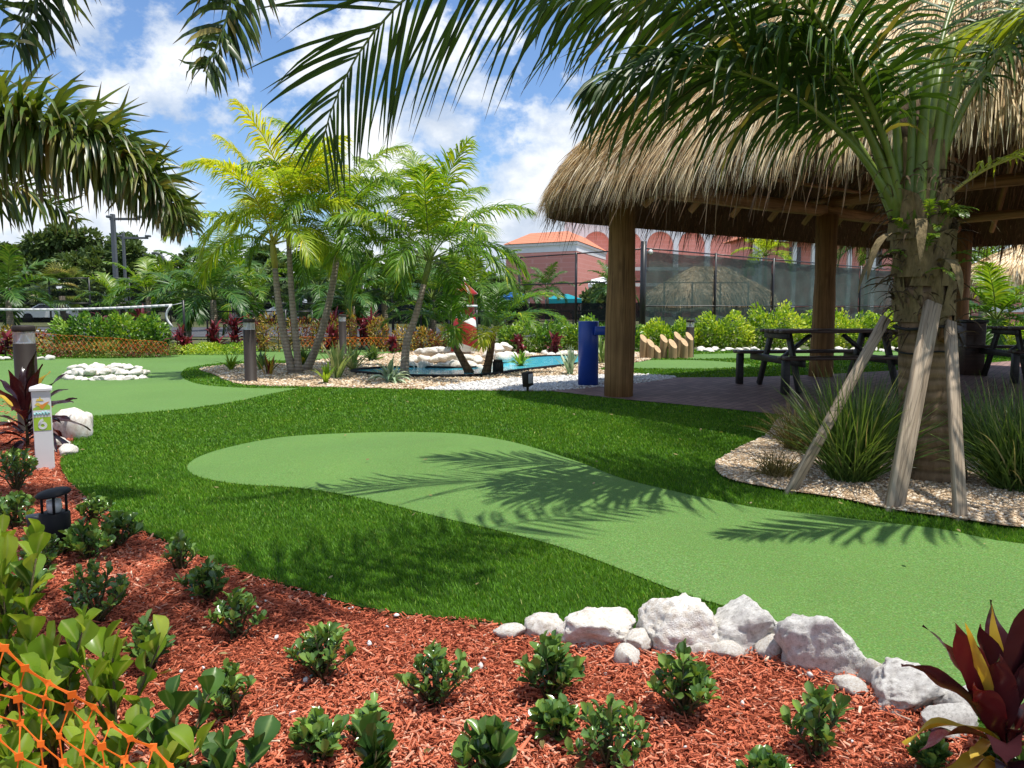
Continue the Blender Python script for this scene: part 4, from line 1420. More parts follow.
GP = 'palms standing behind the flower beds'
for (px, ytop, dist, L, n, lab, seed, leaf, ll) in [
    (213, 300, 22.0, 2.0, 15, 'bushy green palm with pale trunk behind the right end of the net', 81, 'farpalm', .55),
    (186, 302, 24.5, 1.9, 14, 'dark green palm close behind the end of the net', 82, 'farpalm', .55),
    (148, 296, 26.0, 1.7, 12, 'arching low palm behind the net, left of the dark green palm', 83, 'bedgreen', .5),
    (116, 304, 27.0, 1.4, 12, 'bright low palm in front of the square light pole', 84, 'bedgreen', .45),
    (8, 300, 24.0, 1.9, 13, 'wide palm at the left edge behind the net', 85, 'farpalm', .55),
    (228, 268, 38.0, 2.6, 14, 'taller far palm rising above the bushy palms', 86, 'farpalm', .7),
    (352, 306, 22.5, 1.7, 14, 'green palm behind the leaning trunk and the flower beds', 87, 'farpalm', .5),
    (384, 300, 23.5, 1.9, 14, 'green palm behind the bed, left of the lighthouse', 88, 'farpalm', .5),
    (318, 292, 27.0, 2.1, 13, 'dark palm seen between the yellow palm and the leaning palm', 89, 'farpalm', .55),
    (432, 300, 24.5, 1.9, 13, 'dense palm behind the lighthouse roof', 90, 'farpalm', .5),
    (474, 292, 26.0, 2.2, 14, 'pale green arching palm right of the lighthouse before the brick building', 91, 'bedgreen', .55),
    (254, 300, 26.0, 1.9, 12, 'palm half hidden behind the bollard and the yellow palm', 92, 'bedgreen', .5),
    (547, 290, 46.0, 1.9, 11, 'small palm in front of the brick building', 93, 'farpalm', .5),
    (527, 296, 44.0, 1.5, 10, 'low palm beside the blue canopy before the brick building', 94, 'farpalm', .45),
    (612, 292, 42.0, 2.0, 12, 'low bushy palm just left of the first hut post', 95, 'farpalm', .5),
    (996, 322, 18.5, 1.7, 15, 'bright arching palm seen past the right side of the big trunk', 96, 'bedgreen', .5),
    (984, 268, 30.0, 2.2, 13, 'palm peeking under the thatch at the right', 97, 'bedgreen', .6),
    (868, 246, 44.0, 2.6, 13, 'palm tops above the windscreen behind the second hut post', 98, 'bedgreen', .7),
    (766, 256, 48.0, 2.4, 13, 'yellowish palm before the house with white columns', 99, 'areca', .7),
]:
    p = at(px, ytop, dist)
    back_palm('palm_tree', lab, p[0], dist, max(.35, p[2]), L, n, seed, leaf, GP, ll=ll)


def fan_palm():
    rs = np.random.RandomState(121)
    p = at(62, 296, 46)
    root = thing('fan_palm', 'distant olive fan palm with a round crown before the dark trees', 'palm', (p[0], p[1], 0))
    stem(np.array([(0, 0, 0), (0, 0, p[2] * .5), (0, 0, p[2])]), .16, MAT['tree_bark'], root)
    mb = MB()
    for k in range(46):
        a, e = rs.uniform(0, 6.28), rs.uniform(-.7, 1.4)
        d = np.array([math.cos(a) * math.cos(e), math.sin(a) * math.cos(e), math.sin(e)])
        c = np.array([0, 0, p[2] + .2]) + d * 1.2
        m = 14
        an = np.linspace(-1.5, 1.5, m)
        s = norm(np.cross(d, [0, 0, 1]) + 1e-6)
        dd = np.cos(an)[:, None] * d + np.sin(an)[:, None] * s
        C = bend(np.repeat(c[None], m, 0), dd, np.full(m, .75), 4, np.full(m, .8), rs)
        S = norm(np.cross(dd, np.cross(d, s)))[:, None, :] * (.05 * np.array([.5, 1, .7, .1]))[None, :, None]
        V, F, tt, al = ribbons(C, S, np.full(m, rs.uniform(.4, 1)))
        mb.add(V, F, tt)
    mb.obj('crown', MAT['grassclump'], root)


fan_palm()


# ================================================================== BROAD-LEAVED TREES
LEAF6 = np.array([(0, 0, 0), (.24, .32, .05), (.20, .72, .03), (0, 1.0, -.04), (-.20, .72, .03), (-.24, .32, .05)])
LEAF6F = np.array([[0, 1, 2, 3], [0, 3, 4, 5]])


def leaf_cloud(rs, centers, radii, per, size, up=.5, squash=.75):
    P, D = [], []
    for c, r, m in zip(centers, radii, per):
        d = norm(rs.randn(m, 3))
        rr = r * rs.uniform(.35, 1.05, m) ** .6
        q = d * rr[:, None]
        q[:, 2] *= squash
        P.append(c + q); D.append(d)
    P = np.concatenate(P); D = np.concatenate(D)
    n = len(P)
    d = norm(D + rs.randn(n, 3) * .6)
    u = norm(np.array([0, 0, up]) + rs.randn(n, 3) * .5)
    Rm = frames(d, u)
    s = size * rs.uniform(.6, 1.25, n)
    return P, Rm, np.column_stack([s, s, s])


def tree(name, label, x, y, h, w, seed, leaf='tree', nleaf=9000, size=.28, group=None, trunk_r=.3, clumps=34, zlow=.25):
    rs = np.random.RandomState(seed)
    root = thing(name, label, 'tree', (x, y, 0), group=group)
    mb = MB()
    v, f = tube([(0, 0, -.1), (.1, 0, h * .2), (0, .1, h * .45), (0, 0, h * .75)], [trunk_r * 1.3, trunk_r, trunk_r * .7, trunk_r * .2], 10)
    mb.add(v, f)
    cs, rr = [], []
    for k in range(clumps):
        u = rs.uniform(0, 1)
        a = rs.uniform(0, 2 * PI)
        z = zlow + (1 - zlow) * u
        prof = math.sin(PI * min(1, max(.05, (.25 + .72 * u)))) ** .7
        rad = w * .5 * prof * rs.uniform(.3, 1.0) ** .6
        c = np.array([rad * math.cos(a), rad * math.sin(a), h * (z - .08)])
        cs.append(c); rr.append(h * rs.uniform(.09, .17))
        if k % 2 == 0:
            s = np.array([0, 0, h * min(.7, .2 + .4 * u)])
            v, f = tube([s, (s + c) / 2 + [0, 0, .1 * h * .3], c], [trunk_r * .45, trunk_r * .28, trunk_r * .08], 6)
            mb.add(v, f)
    mb.obj('trunk', MAT['tree_bark'], root)
    rr = np.array(rr)
    per = (nleaf * rr ** 2 / np.sum(rr ** 2)).astype(int)
    P, Rm, S = leaf_cloud(rs, cs, rr, per, size)
    V, F = scatter(LEAF6, LEAF6F, P, Rm, S)
    base = np.repeat(rs.uniform(-.18, .18, len(per)), per)
    tint = np.clip(.45 + base + rs.randn(len(P)) * .2, 0, 1)
    mb = MB()
    mb.add(V, F, np.repeat(tint, 6))
    mb.obj('crown', MAT[leaf], root, smooth=False)
    return root


GT = 'broad dark trees beyond the courts'
for (px, dist, top, w, seed, lab, n) in [(75, 62, 226, 8.5, 131, 'tallest broad dark tree with a domed crown left of the light pole', 11000), (38, 66, 238, 8, 132, 'broad dark tree left of the domed tree', 9000),
                                         (118, 60, 236, 6.0, 133, 'dark tree just behind the square light pole', 8000), (2, 60, 244, 7, 134, 'lighter tree at the far left edge', 7000),
                                         (-40, 62, 240, 8, 135, 'tree beyond the left edge', 5000),
                                         (205, 64, 252, 7, 136, 'low grey green tree above the bushy palms', 7000), (150, 70, 266, 7, 137, 'low dark tree beneath the curved lamp', 6000),
                                         (262, 58, 250, 6.5, 138, 'dark tree behind the yellow palm', 6000), (310, 56, 254, 6.5, 139, 'dark tree behind the leaning palm', 6000),
                                         (360, 60, 250, 7.5, 140, 'dark tree between leaning palm and round palm', 6000), (415, 56, 258, 6, 141, 'dark tree behind the round crowned palm', 6000),
                                         (462, 60, 256, 6, 142, 'dark tree left of the brick building', 6000), (495, 54, 276, 4, 143, 'low tree at the left corner of the brick building', 3500),
                                         (605, 52, 288, 3.2, 144, 'small tree by the white canopy of the brick building', 3000),
                                         (1010, 40, 262, 6, 145, 'tree beyond the small thatch roof at the right', 5000)]:
    p = at(px, top, dist)
    tree('tree', lab, p[0], dist, p[2], w * 1.12, seed, nleaf=int(n * 1.3), size=.44, group=GT, trunk_r=.22, zlow=.12)


# ================================================================== HEDGES AND BEDS
def bush(name, label, cat, x, y, w, d, h, seed, leaf, n, size, kind=None, group=None, rz=0.0, ragged=.12, z0=0.0, shape=None, stems=True, sq=.5):
    """dense shrub: leaves through a rounded box volume, a few stems"""
    rs = np.random.RandomState(seed)
    root = thing(name, label, cat, (x, y, z0), rz, group)
    u = rs.uniform(-1, 1, (n * 2, 3))
    k = (np.abs(u[:, 0]) ** 4 + np.abs(u[:, 1]) ** 4 + np.abs(u[:, 2]) ** 4) < 1
    u = u[k]
    wgt = np.max(np.abs(u), axis=1)
    u = u[rs.rand(len(u)) < .25 + .75 * wgt ** 2][:n]
    n = len(u)
    bumps = 1 + ragged * (np.sin(u[:, 0] * w * 4.1 + seed) + .6 * np.sin(u[:, 0] * w * 9.3 + u[:, 1] * 4)) * (u[:, 2] > -.2)
    P = np.column_stack([u[:, 0] * w / 2, u[:, 1] * d / 2, (u[:, 2] * .5 + .5) * h * bumps + .02])
    dd = norm(u * [1, 1, 1.0] + rs.randn(n, 3) * .6 + [0, 0, .35])
    Rm = frames(dd, norm(rs.randn(n, 3) * .5 + [0, -.2, .9]))
    s = size * rs.uniform(.6, 1.3, n)
    V, F = scatter(LEAF6 if shape is None else shape, LEAF6F, P, Rm, np.column_stack([s * sq * 2, s, s]))
    pat = .18 * np.sin(P[:, 0] * 3.3 + seed) + .12 * np.sin(P[:, 0] * 7.7 + P[:, 2] * 6)
    mb = MB()
    mb.add(V, F, np.repeat(np.clip(.5 + pat + rs.randn(n) * .26, 0, 1), 6))
    mb.obj('foliage', MAT[leaf], root, smooth=False)
    if stems:
        mb = MB()
        for k in range(max(3, int(w * 3))):
            bx, by = rs.uniform(-.42, .42) * w, rs.uniform(-.3, .3) * d
            v, f = tube([(bx, by, -.02), (bx + rs.randn() * .04, by + rs.randn() * .04, h * .5), (bx + rs.randn() * .08, by + rs.randn() * .06, h * .85)], [.012, .009, .004], 5)
            mb.add(v, f)
        mb.obj('stems', MAT['stem'], root)
    return root


def span(px0, px1, dist):
    a, b = at(px0, 300, dist), at(px1, 300, dist)
    return (a[0] + b[0]) / 2, b[0] - a[0]


x, w = span(52, 166, 19.0)
bush('hedge', 'clipped bright green hedge behind the low white net', 'hedge', x, 19.0, w, .8, .86, 201, 'hedge', 5600, .10)
x, w = span(-40, 40, 19.5)
bush('hedge', 'loose mixed hedge at the left edge below the net', 'hedge', x, 19.6, w, .8, .55, 202, 'croton', 1500, .09)
x, w = span(30, 170, 17.6)
bush('groundcover', 'low red and green groundcover in front of the clipped hedge', 'groundcover', x, 17.9, w, .9, .30, 203, 'groundcover', 4200, .05, stems=False)
x, w = span(165, 248, 18.6)
bush('groundcover', 'low yellow green groundcover right of the clipped hedge', 'groundcover', x, 18.9, w, .8, .22, 204, 'hedge_lime', 2200, .06, stems=False)
# the coloured bed behind the palms
GC = 'croton bushes along the back bed'
crs = np.random.RandomState(77)
for i, (px, dist, w, h, leaf, lab) in enumerate([
    (272, 20.0, .62, .86, 'croton', 'tall yellow and red croton just right of the grey bollard'), (256, 20.4, .5, .8, 'croton', 'croton partly behind the grey bollard'),
    (300, 20.3, .6, .85, 'croton', 'croton between the two palm trunks'), (326, 19.7, .75, .82, 'croton', 'broad croton with pink leaves left of the leaning trunk'),
    (345, 20.5, .5, .86, 'croton', 'croton right behind the leaning trunk'), (378, 20.0, .5, .75, 'croton', 'croton left of the red cordyline pair'),
    (405, 20.0, .6, .55, 'croton', 'low golden croton above the pond tip'), (428, 20.2, .6, .52, 'croton', 'low golden croton left of the white rock bank'),
    (452, 20.6, .6, .6, 'croton', 'croton behind the lighthouse base')]):
    x = at(px, 300, dist)[0]
    bush('croton_bush', lab, 'bush', x, dist, w, .5, h, 210 + i, leaf, 620, .10, group=GC, sq=.28)


def rosette(mb, rs, c, n, L, w, el0, el1, droop, tint=(.2, .9), K=6, fold=.35, prof=None, a0=0.0, arc=2 * PI, tl=None):
    """a tuft of strap leaves"""
    a = a0 + rs.uniform(-.5, .5, n) * arc
    e = np.radians(rs.uniform(el0, el1, n))
    d = np.column_stack([np.cos(e) * np.cos(a), np.cos(e) * np.sin(a), np.sin(e)])
    Ln = L * rs.uniform(.65, 1.1, n)
    p0 = np.asarray(c) + d * .01 + rs.randn(n, 3) * [w, w, 0]
    C = bend(p0, d, Ln, K, droop * rs.uniform(.5, 1.4, n), rs)
    T = norm(np.gradient(C, axis=1))
    sd = np.column_stack([-np.sin(a), np.cos(a), np.zeros(n)])[:, None, :] + rs.randn(n, 1, 3) * .25
    W = norm(sd - T * np.sum(sd * T, 2, keepdims=True))
    prof = np.interp(np.linspace(0, 1, K), [0, .3, .65, 1], [.5, .9, 1, .03]) if prof is None else np.interp(np.linspace(0, 1, K), *prof)
    S = W * (w * prof)[None, :, None] * rs.uniform(.75, 1.2, n)[:, None, None]
    N = np.cross(T, W)
    V, F, tt, al = ribbons(C, S, rs.uniform(tint[0], tint[1], n), None, fold, N)
    mb.add(V, F, tt, 0, al)


GCO = 'red cordylines in the back beds'
for i, (px, dist, h, lab) in enumerate([(180, 18.9, .62, 'dark red cordyline below the end of the net'), (213, 20.3, .75, 'thin red cordyline by the pale palm trunk'), (233, 20.0, .9, 'tall red cordyline left of the grey bollard'),
                                        (330, 19.2, .62, 'pink and maroon cordyline between the twin trunks and the leaning trunk'), (334, 21.4, .95, 'red cordyline high behind the pink one'),
                                        (372, 20.6, .95, 'crimson cordyline touching the far bollard'), (361, 20.9, .85, 'crimson cordyline left of the far bollard'),
                                        (100, 20.6, 1.0, 'red cordyline rising behind the middle of the hedge'), (140, 20.6, 1.05, 'red cordyline rising behind the right end of the hedge'),
                                        (518, 18.8, .45, 'small maroon cordyline by the right hedge, nearer the twin palm'), (557, 18.8, .48, 'small maroon cordyline by the right hedge, nearer the blue post'),
                                        (20, 17.5, .6, 'dark red cordyline at the left edge above white rocks'), (2, 17.7, .55, 'reddish cordyline cut by the left edge'), (392, 19.0, .42, 'dark cordyline above the pond tip')]):
    p = at(px, 300, dist)
    rr = np.random.RandomState(240 + i)
    root = thing('cordyline', lab, 'plant', (p[0], dist, 0), group=GCO)
    mb = MB()
    for k in range(4):
        rosette(mb, rr, (rr.uniform(-.08, .08), rr.uniform(-.08, .08), h * (.12 + .2 * k)), 14, h * .52, .038, 15, 85, .9, K=5)
    mb.obj('leaves', MAT['cordyline'], root)
    mb = MB(); v, f = tube([(0, 0, -.02), (0, 0, h * .8)], [.018, .012], 6); mb.add(v, f); mb.obj('stem', MAT['stem'], root)

# right hedge
for i, (px0, px1, dist, h, leaf, lab) in enumerate([(500, 560, 19.4, .74, 'hedge', 'dark leafy hedge behind the pond, left of the blue post'), (556, 640, 20.6, .72, 'hedge', 'hedge section passing behind the blue post and the first hut post'),
                                                    (636, 700, 21.4, .62, 'hedge_lime', 'lime hedge section behind the cut logs'), (696, 752, 21.4, .80, 'hedge_lime', 'lime hedge section just right of the far bollard'),
                                                    (750, 806, 21.6, .98, 'hedge_lime', 'tallest lime hedge section left of the picnic table'), (804, 870, 21.8, .82, 'hedge_lime', 'lime hedge section seen through the picnic table'),
                                                    (868, 930, 22.0, .9, 'hedge_lime', 'lime hedge section left of the big palm trunk'), (960, 1060, 21.0, .62, 'hedge_lime', 'lime hedge right of the big palm trunk')]):
    x, w = span(px0, px1, dist)
    bush('hedge', lab, 'hedge', x, dist, w * 1.04, .8, h, 260 + i, leaf, int(1900 * w), .10, ragged=.2, group='hedge sections before the windscreen fence')


# ------------------------------------------------------------------ strap leaved plants in the gravel bed
def tuft(name, label, px, py, L, w, n, leaf, seed, el=(35, 88), droop=.5, group=None, tint=(0, 1), K=6, fold=.35, cat='plant', stem_h=0, spread=0.05):
    g = G(px, py)
    rr = np.random.RandomState(seed)
    root = thing(name, label, cat, (g[0], g[1], float(hgt(*g)) + .01), group=group)
    mb = MB()
    rosette(mb, rr, (0, 0, stem_h), n, L, w, el[0], el[1], droop, tint, K, fold)
    if spread:
        pass
    mb.obj('leaves', MAT[leaf], root)
    return root


GS = 'strap leaved plants in the gravel bed'
tuft('striped_plant', 'tall cream striped spiky plant in front of the leaning trunk', 337, 379, .62, .028, 34, 'spider', 301, (40, 88), .35, GS)
tuft('striped_plant', 'smaller cream striped plant behind and right of the tall one', 353, 371, .58, .026, 30, 'spider', 302, (30, 85), .4, GS)
tuft('green_strap_plant', 'low bright green strap plant at the foot of the striped plants', 326, 384, .32, .022, 26, 'fern', 303, (45, 88), .4, GS)
tuft('green_strap_plant', 'bright green clump left of the grey bollard', 231, 371, .32, .018, 40, 'fern', 304, (35, 88), .8, GS)
tuft('bronze_strap_plant', 'small bronze green tuft right of the grey bollard', 268, 375, .33, .024, 20, 'croton', 305, (50, 88), .3, GS)
tuft('bronze_strap_plant', 'small dark tuft close against the grey bollard', 261, 371, .30, .02, 16, 'shrub', 306, (50, 88), .3, GS)
tuft('pale_plant', 'pale grey green arching plant beside the brown stump at the pond', 390, 383, .42, .026, 46, 'pale_agave', 307, (5, 85), 1.3, GS)
tuft('green_strap_plant', 'yellow green clump standing in the blue pond', 521, 367, .36, .02, 40, 'fern', 308, (30, 85), .6, GS)
tuft('pale_plant', 'pale striped tuft left of the blue post', 570, 375, .5, .022, 26, 'pale_agave', 309, (45, 88), .35, GS)
tuft('striped_plant', 'yellowish striped plant between the blue post and first hut post', 603, 364, .62, .03, 26, 'spider', 310, (50, 88), .3, GS)
tuft('bronze_strap_plant', 'dark clump in the gravel behind the striped plants', 262, 366, .28, .03, 24, 'shrub', 311, (40, 88), .3, GS)
tuft('dark_tuft', 'round dark green tuft between twin trunk palm and the leaning trunk', 303, 366, .34, .03, 60, 'shrub', 312, (20, 88), .4, GS)
tuft('dark_tuft', 'dark green tuft on the gravel under the golden crotons', 373, 361, .34, .03, 60, 'shrub', 313, (20, 88), .4, GS)


def grass_clump(label, px, py, L, n, seed, leaf='grassclump', w=.0048, rad=.14, el=(44, 90), droop=1.0, L_up=1.0):
    g = G(px, py)
    L *= L_up
    rr = np.random.RandomState(seed)
    root = thing('grass_clump', label, 'ornamental grass', (g[0], g[1], float(hgt(*g)) + .02), group='grass clumps around the staked palm')
    a = rr.uniform(0, 2 * PI, n)
    e = np.radians(rr.uniform(el[0], el[1], n))
    d = np.column_stack([np.cos(e) * np.cos(a), np.cos(e) * np.sin(a), np.sin(e)])
    r0 = rad * rr.rand(n) ** .5
    b = rr.uniform(0, 2 * PI, n)
    p0 = np.column_stack([r0 * np.cos(b), r0 * np.sin(b), 0 * a])
    d = norm(d + np.column_stack([p0[:, :2] * 2.2, 0 * a]))
    C = bend(p0, d, L * rr.uniform(.45, 1.08, n), 8, droop * rr.uniform(.4, 1.5, n), rr, wob=.02)
    T = norm(np.gradient(C, axis=1))
    s = norm(np.cross(T, np.array([0, 0, 1.0]) + rr.randn(n, 1, 3) * .6))
    S = s * (w * np.interp(np.linspace(0, 1, 8), [0, .3, .7, 1], [.7, 1, .7, .05]))[None, :, None]
    V, F, tt, al = ribbons(C, S, np.clip(rr.normal(.5, .24, n), 0, 1))
    mb = MB(); mb.add(V, F, tt, 0, al)
    mb.obj('blades', MAT[leaf], root)


grass_clump('biggest green grass clump between the slanting stake and the trunk', 850, 482, .68, 760, 321, rad=.13, droop=.55, L_up=1.15)
grass_clump('green grass clump at the right edge beyond the upright stake', 1020, 492, .66, 760, 322, rad=.16, droop=.6, L_up=1.15)
grass_clump('brownish grass clump behind the slanting stake', 799, 452, .46, 420, 323, 'drygrass', .0035, .12, droop=.7)
grass_clump('small dry grass tuft at the gravel edge left of the stake foot', 777, 478, .22, 240, 324, 'drygrass', .003, .1, (20, 85), .9)
grass_clump('grass clump behind the trunk seen right of the upright stake', 975, 458, .50, 380, 325, rad=.14, droop=.5, L_up=1.2)
grass_clump('loose grass clump behind the biggest clump by the table bench', 880, 455, .52, 420, 326, rad=.15, droop=.55, L_up=1.25)

# ================================================================== FOREGROUND SHRUBS
# rounded spoon leaf with a slight channel
def spoon(nw=5, nl=9):
    V = []
    for j in range(nl):
        t = j / (nl - 1)
        w = .36 * np.interp(t, [0, .08, .25, .45, .62, .75, .86, .94, .985, 1], [.10, .14, .42, .76, .95, 1.0, .90, .66, .34, .06])
        for i in range(nw):
            u = i / (nw - 1) * 2 - 1
            V.append((u * w, t, .09 * u * u * (w / .36) + .10 * t - .20 * t * t))
    F = [(j * nw + i, j * nw + i + 1, (j + 1) * nw + i + 1, (j + 1) * nw + i) for j in range(nl - 1) for i in range(nw - 1)]
    return np.array(V), np.array(F)


SPV, SPF = spoon()
SPU = np.tile(np.abs(np.linspace(-1, 1, 5)), 9)


def spoon_shrub(name, label, x, y, h, w, seed, leaf='shrub', nst=9, per=13, size=.05, group=None, el=(55, 88), whorl=1.0, yellow=0, cat='shrub', z0=None, pairs=False, aspect=1.0, bush=False):
    rr = np.random.RandomState(seed)
    z0 = float(hgt(x, y)) - .01 if z0 is None else z0
    root = thing(name, label, cat, (x, y, z0), group=group)
    ms = MB()
    P, D, U, Sz, Tn = [], [], [], [], []
    for k in range(nst):
        a = k * 2.4 + rr.uniform(-.5, .5)
        e = R(rr.uniform(*el))
        hh = h * (rr.uniform(.7, 1.0) * (1 - .62 * (k / nst)) if bush else rr.uniform(.55, 1.0))
        out = w * .5 * (k / max(1, nst - 1)) ** .5 * rr.uniform(.6, 1.1)
        top = np.array([out * math.cos(a), out * math.sin(a), hh])
        mid = np.array([top[0] * (.5 if bush else .35), top[1] * (.5 if bush else .35), hh * .55])
        v, f = tube([(rr.randn() * .01, rr.randn() * .01, -.02), mid, top], [.0055, .0042, .0025], 5)
        ms.add(v, f)
        for j in range(per):
            t = .2 + .8 * (j / (per - 1)) ** .38 if bush else .28 + .72 * (j / (per - 1)) ** .8
            p = (1 - t) ** 2 * np.zeros(3) + 2 * t * (1 - t) * mid + t * t * top
            b = j * 2.4 + k + rr.uniform(-.4, .4) if not pairs else (j // 2) * 1.57 + (j % 2) * PI + k + rr.uniform(-.25, .25)
            ee = R(rr.uniform(30, 72) + 15 * t ** 3) if pairs else R(rr.uniform(-5, 50) + 38 * t ** 4)
            d = np.array([math.cos(b) * math.cos(ee), math.sin(b) * math.cos(ee), math.sin(ee)])
            d = norm(d + norm(top) * .25)
            P.append(p); D.append(d); U.append(norm(np.array([0, 0, 1.0]) - d * d[2] + rr.randn(3) * .35))
            Sz.append(size * rr.uniform(.7, 1.2) * (.75 + .35 * t))
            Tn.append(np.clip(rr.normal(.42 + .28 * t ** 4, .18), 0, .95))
    P, D, U, Sz, Tn = map(np.array, (P, D, U, Sz, Tn))
    if yellow:
        Tn[rr.choice(len(Tn), yellow, False)] = 1.0
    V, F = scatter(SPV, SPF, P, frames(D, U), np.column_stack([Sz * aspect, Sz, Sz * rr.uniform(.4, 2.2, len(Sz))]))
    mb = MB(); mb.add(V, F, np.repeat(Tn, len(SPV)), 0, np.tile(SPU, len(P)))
    mb.obj('leaves', MAT[leaf], root)
    ms.obj('stems', MAT['stem'], root)
    return root


GM = 'small green shrubs planted in the red mulch'
for i, (px, py, hp, wp, lab, ye) in enumerate([
    (177, 570, 40, 50, 'small shrub nearest the turf edge at the upper left of the mulch', 0), (206, 600, 44, 56, 'shrub between the turf edge shrub and the yellow leafed one', 0),
    (234, 637, 56, 56, 'shrub with two yellow leaves below the turf edge', 2), (94, 622, 68, 82, 'wide dark shrub left of the yellow leafed one', 0),
    (144, 672, 56, 42, 'narrow shrub below the wide dark shrub', 0), (320, 680, 66, 76, 'round shrub in mid mulch below the lawn bulge', 0),
    (436, 706, 74, 74, 'spreading shrub in the middle of the mulch', 0), (553, 700, 72, 62, 'dense upright shrub under the flat slab boulder', 0),
    (686, 716, 72, 78, 'bushy shrub below the rounded cream boulder', 0), (226, 722, 64, 58, 'shrub right of the dark clusia sprigs', 0),
    (612, 768, 74, 96, 'bottom shrub with one yellow leaf below the dense upright one', 1), (822, 758, 82, 70, 'open leggy shrub left of the red leaf plant', 0),
    (318, 764, 50, 66, 'bottom shrub left of the dark spoon leaf sprig', 0), (368, 752, 56, 50, 'leafy shrub right above the bottom dark sprig', 0),
    (480, 785, 60, 60, 'sparse shrub at the bottom edge below the spreading one', 0), (772, 790, 36, 60, 'low shrub cut by the bottom edge left of the leggy one', 0),
    (40, 570, 42, 60, 'shaded shrub below the black garden light', 0), (84, 560, 40, 52, 'shaded shrub with a yellow flower right below the garden light', 1),
    (116, 545, 34, 56, 'shaded shrub at the dark turf edge', 0), (14, 490, 50, 44, 'shaded shrub at the left edge under the dark ti plant', 0), (16, 478, 36, 46, 'small shrub left of the numbered post', 0),
    (12, 528, 44, 50, 'dark shrub at the left edge beside the garden light', 0), (28, 600, 40, 60, 'shrub with tiny yellow flower behind the big clusia', 1), (90, 520, 26, 40, 'little shrub right of the garden light', 0),
    (556, 742, 40, 44, 'low sprig between the dense upright and bottom shrubs', 0), (1012, 775, 40, 40, 'small green shrub at the foot of the red leaf plant', 0), (935, 775, 34, 34, 'tiny shrub under the yellow leaves', 0)]):
    g = G(px, py)
    sc = g[1] / FPX
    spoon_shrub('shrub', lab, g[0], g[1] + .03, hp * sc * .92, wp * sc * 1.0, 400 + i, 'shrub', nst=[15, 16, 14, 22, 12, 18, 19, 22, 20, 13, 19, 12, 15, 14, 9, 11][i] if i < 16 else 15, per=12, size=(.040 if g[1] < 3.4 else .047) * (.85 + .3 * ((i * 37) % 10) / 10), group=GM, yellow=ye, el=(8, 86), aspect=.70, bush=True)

# big clusia at the lower left
GB2 = 'large leaved clusia in the lower left corner'
for i, (px, py, dist, z0_, h, w, leaf, n, per, lab) in enumerate([
    (2, 552, 1.95, 0, .60, .26, 'clusia', 8, 16, 'tallest bright clusia at the left edge'),
    (48, 640, 1.85, 0, .42, .40, 'clusia', 9, 14, 'bright clusia right of the tallest one behind the orange net'),
    (112, 650, 1.85, 0, .34, .20, 'clusia', 4, 9, 'bright clusia sprig standing beside the dark sprigs'),
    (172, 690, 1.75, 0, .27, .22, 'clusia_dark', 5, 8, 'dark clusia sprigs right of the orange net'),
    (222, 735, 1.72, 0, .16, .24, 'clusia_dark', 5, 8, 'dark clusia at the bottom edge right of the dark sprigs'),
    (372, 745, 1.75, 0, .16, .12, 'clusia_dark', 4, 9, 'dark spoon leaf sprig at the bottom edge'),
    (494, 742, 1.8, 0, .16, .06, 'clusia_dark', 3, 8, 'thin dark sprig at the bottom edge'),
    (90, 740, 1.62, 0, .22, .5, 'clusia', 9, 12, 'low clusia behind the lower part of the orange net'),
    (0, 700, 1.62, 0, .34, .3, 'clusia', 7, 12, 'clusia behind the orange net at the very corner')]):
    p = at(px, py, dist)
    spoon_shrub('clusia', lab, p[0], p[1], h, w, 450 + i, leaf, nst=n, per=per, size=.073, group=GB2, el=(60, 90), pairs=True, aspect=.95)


# ------------------------------------------------------------------ ti plants
def ti_leaf(mb, rr, c, az, el, L, w, droop, tint, mi, twist=0.0, K=18):
    K = max(K, 14)
    a, e = R(az), R(el)
    d = np.array([[math.cos(e) * math.cos(a), math.cos(e) * math.sin(a), math.sin(e)]])
    C = bend(np.array([c], float), d, np.array([L]), K, np.array([droop]), rr)
    T = norm(np.gradient(C, axis=1))
    sd = np.array([[-math.sin(a) * math.cos(twist), math.cos(a) * math.cos(twist), math.sin(twist)]])[:, None, :]
    W = norm(sd - T * np.sum(sd * T, 2, keepdims=True))
    t = np.linspace(0, 1, K)
    pr = np.interp(t, [0, .10, .18, .30, .45, .60, .74, .86, .95, 1], [.22, .18, .32, .70, .96, 1, .84, .52, .20, .01])
    wav = 1 + .08 * np.sin(t * 17 + rr.rand() * 6)
    S = W * (w * pr * wav)[None, :, None]
    N = np.cross(T, W)
    # edge ripple
    V, F, tt, al = ribbons(C, S, np.array([tint]), None, .38, N)
    V = V.reshape(K, 3, 3)
    V[:, 0] += N[0] * (w * .30 * np.sin(t * 14 + rr.rand() * 6))[:, None]
    V[:, 2] += N[0] * (w * .30 * np.sin(t * 13 + rr.rand() * 6))[:, None]
    mb.add(V.reshape(-1, 3), F, tt, mi, al)


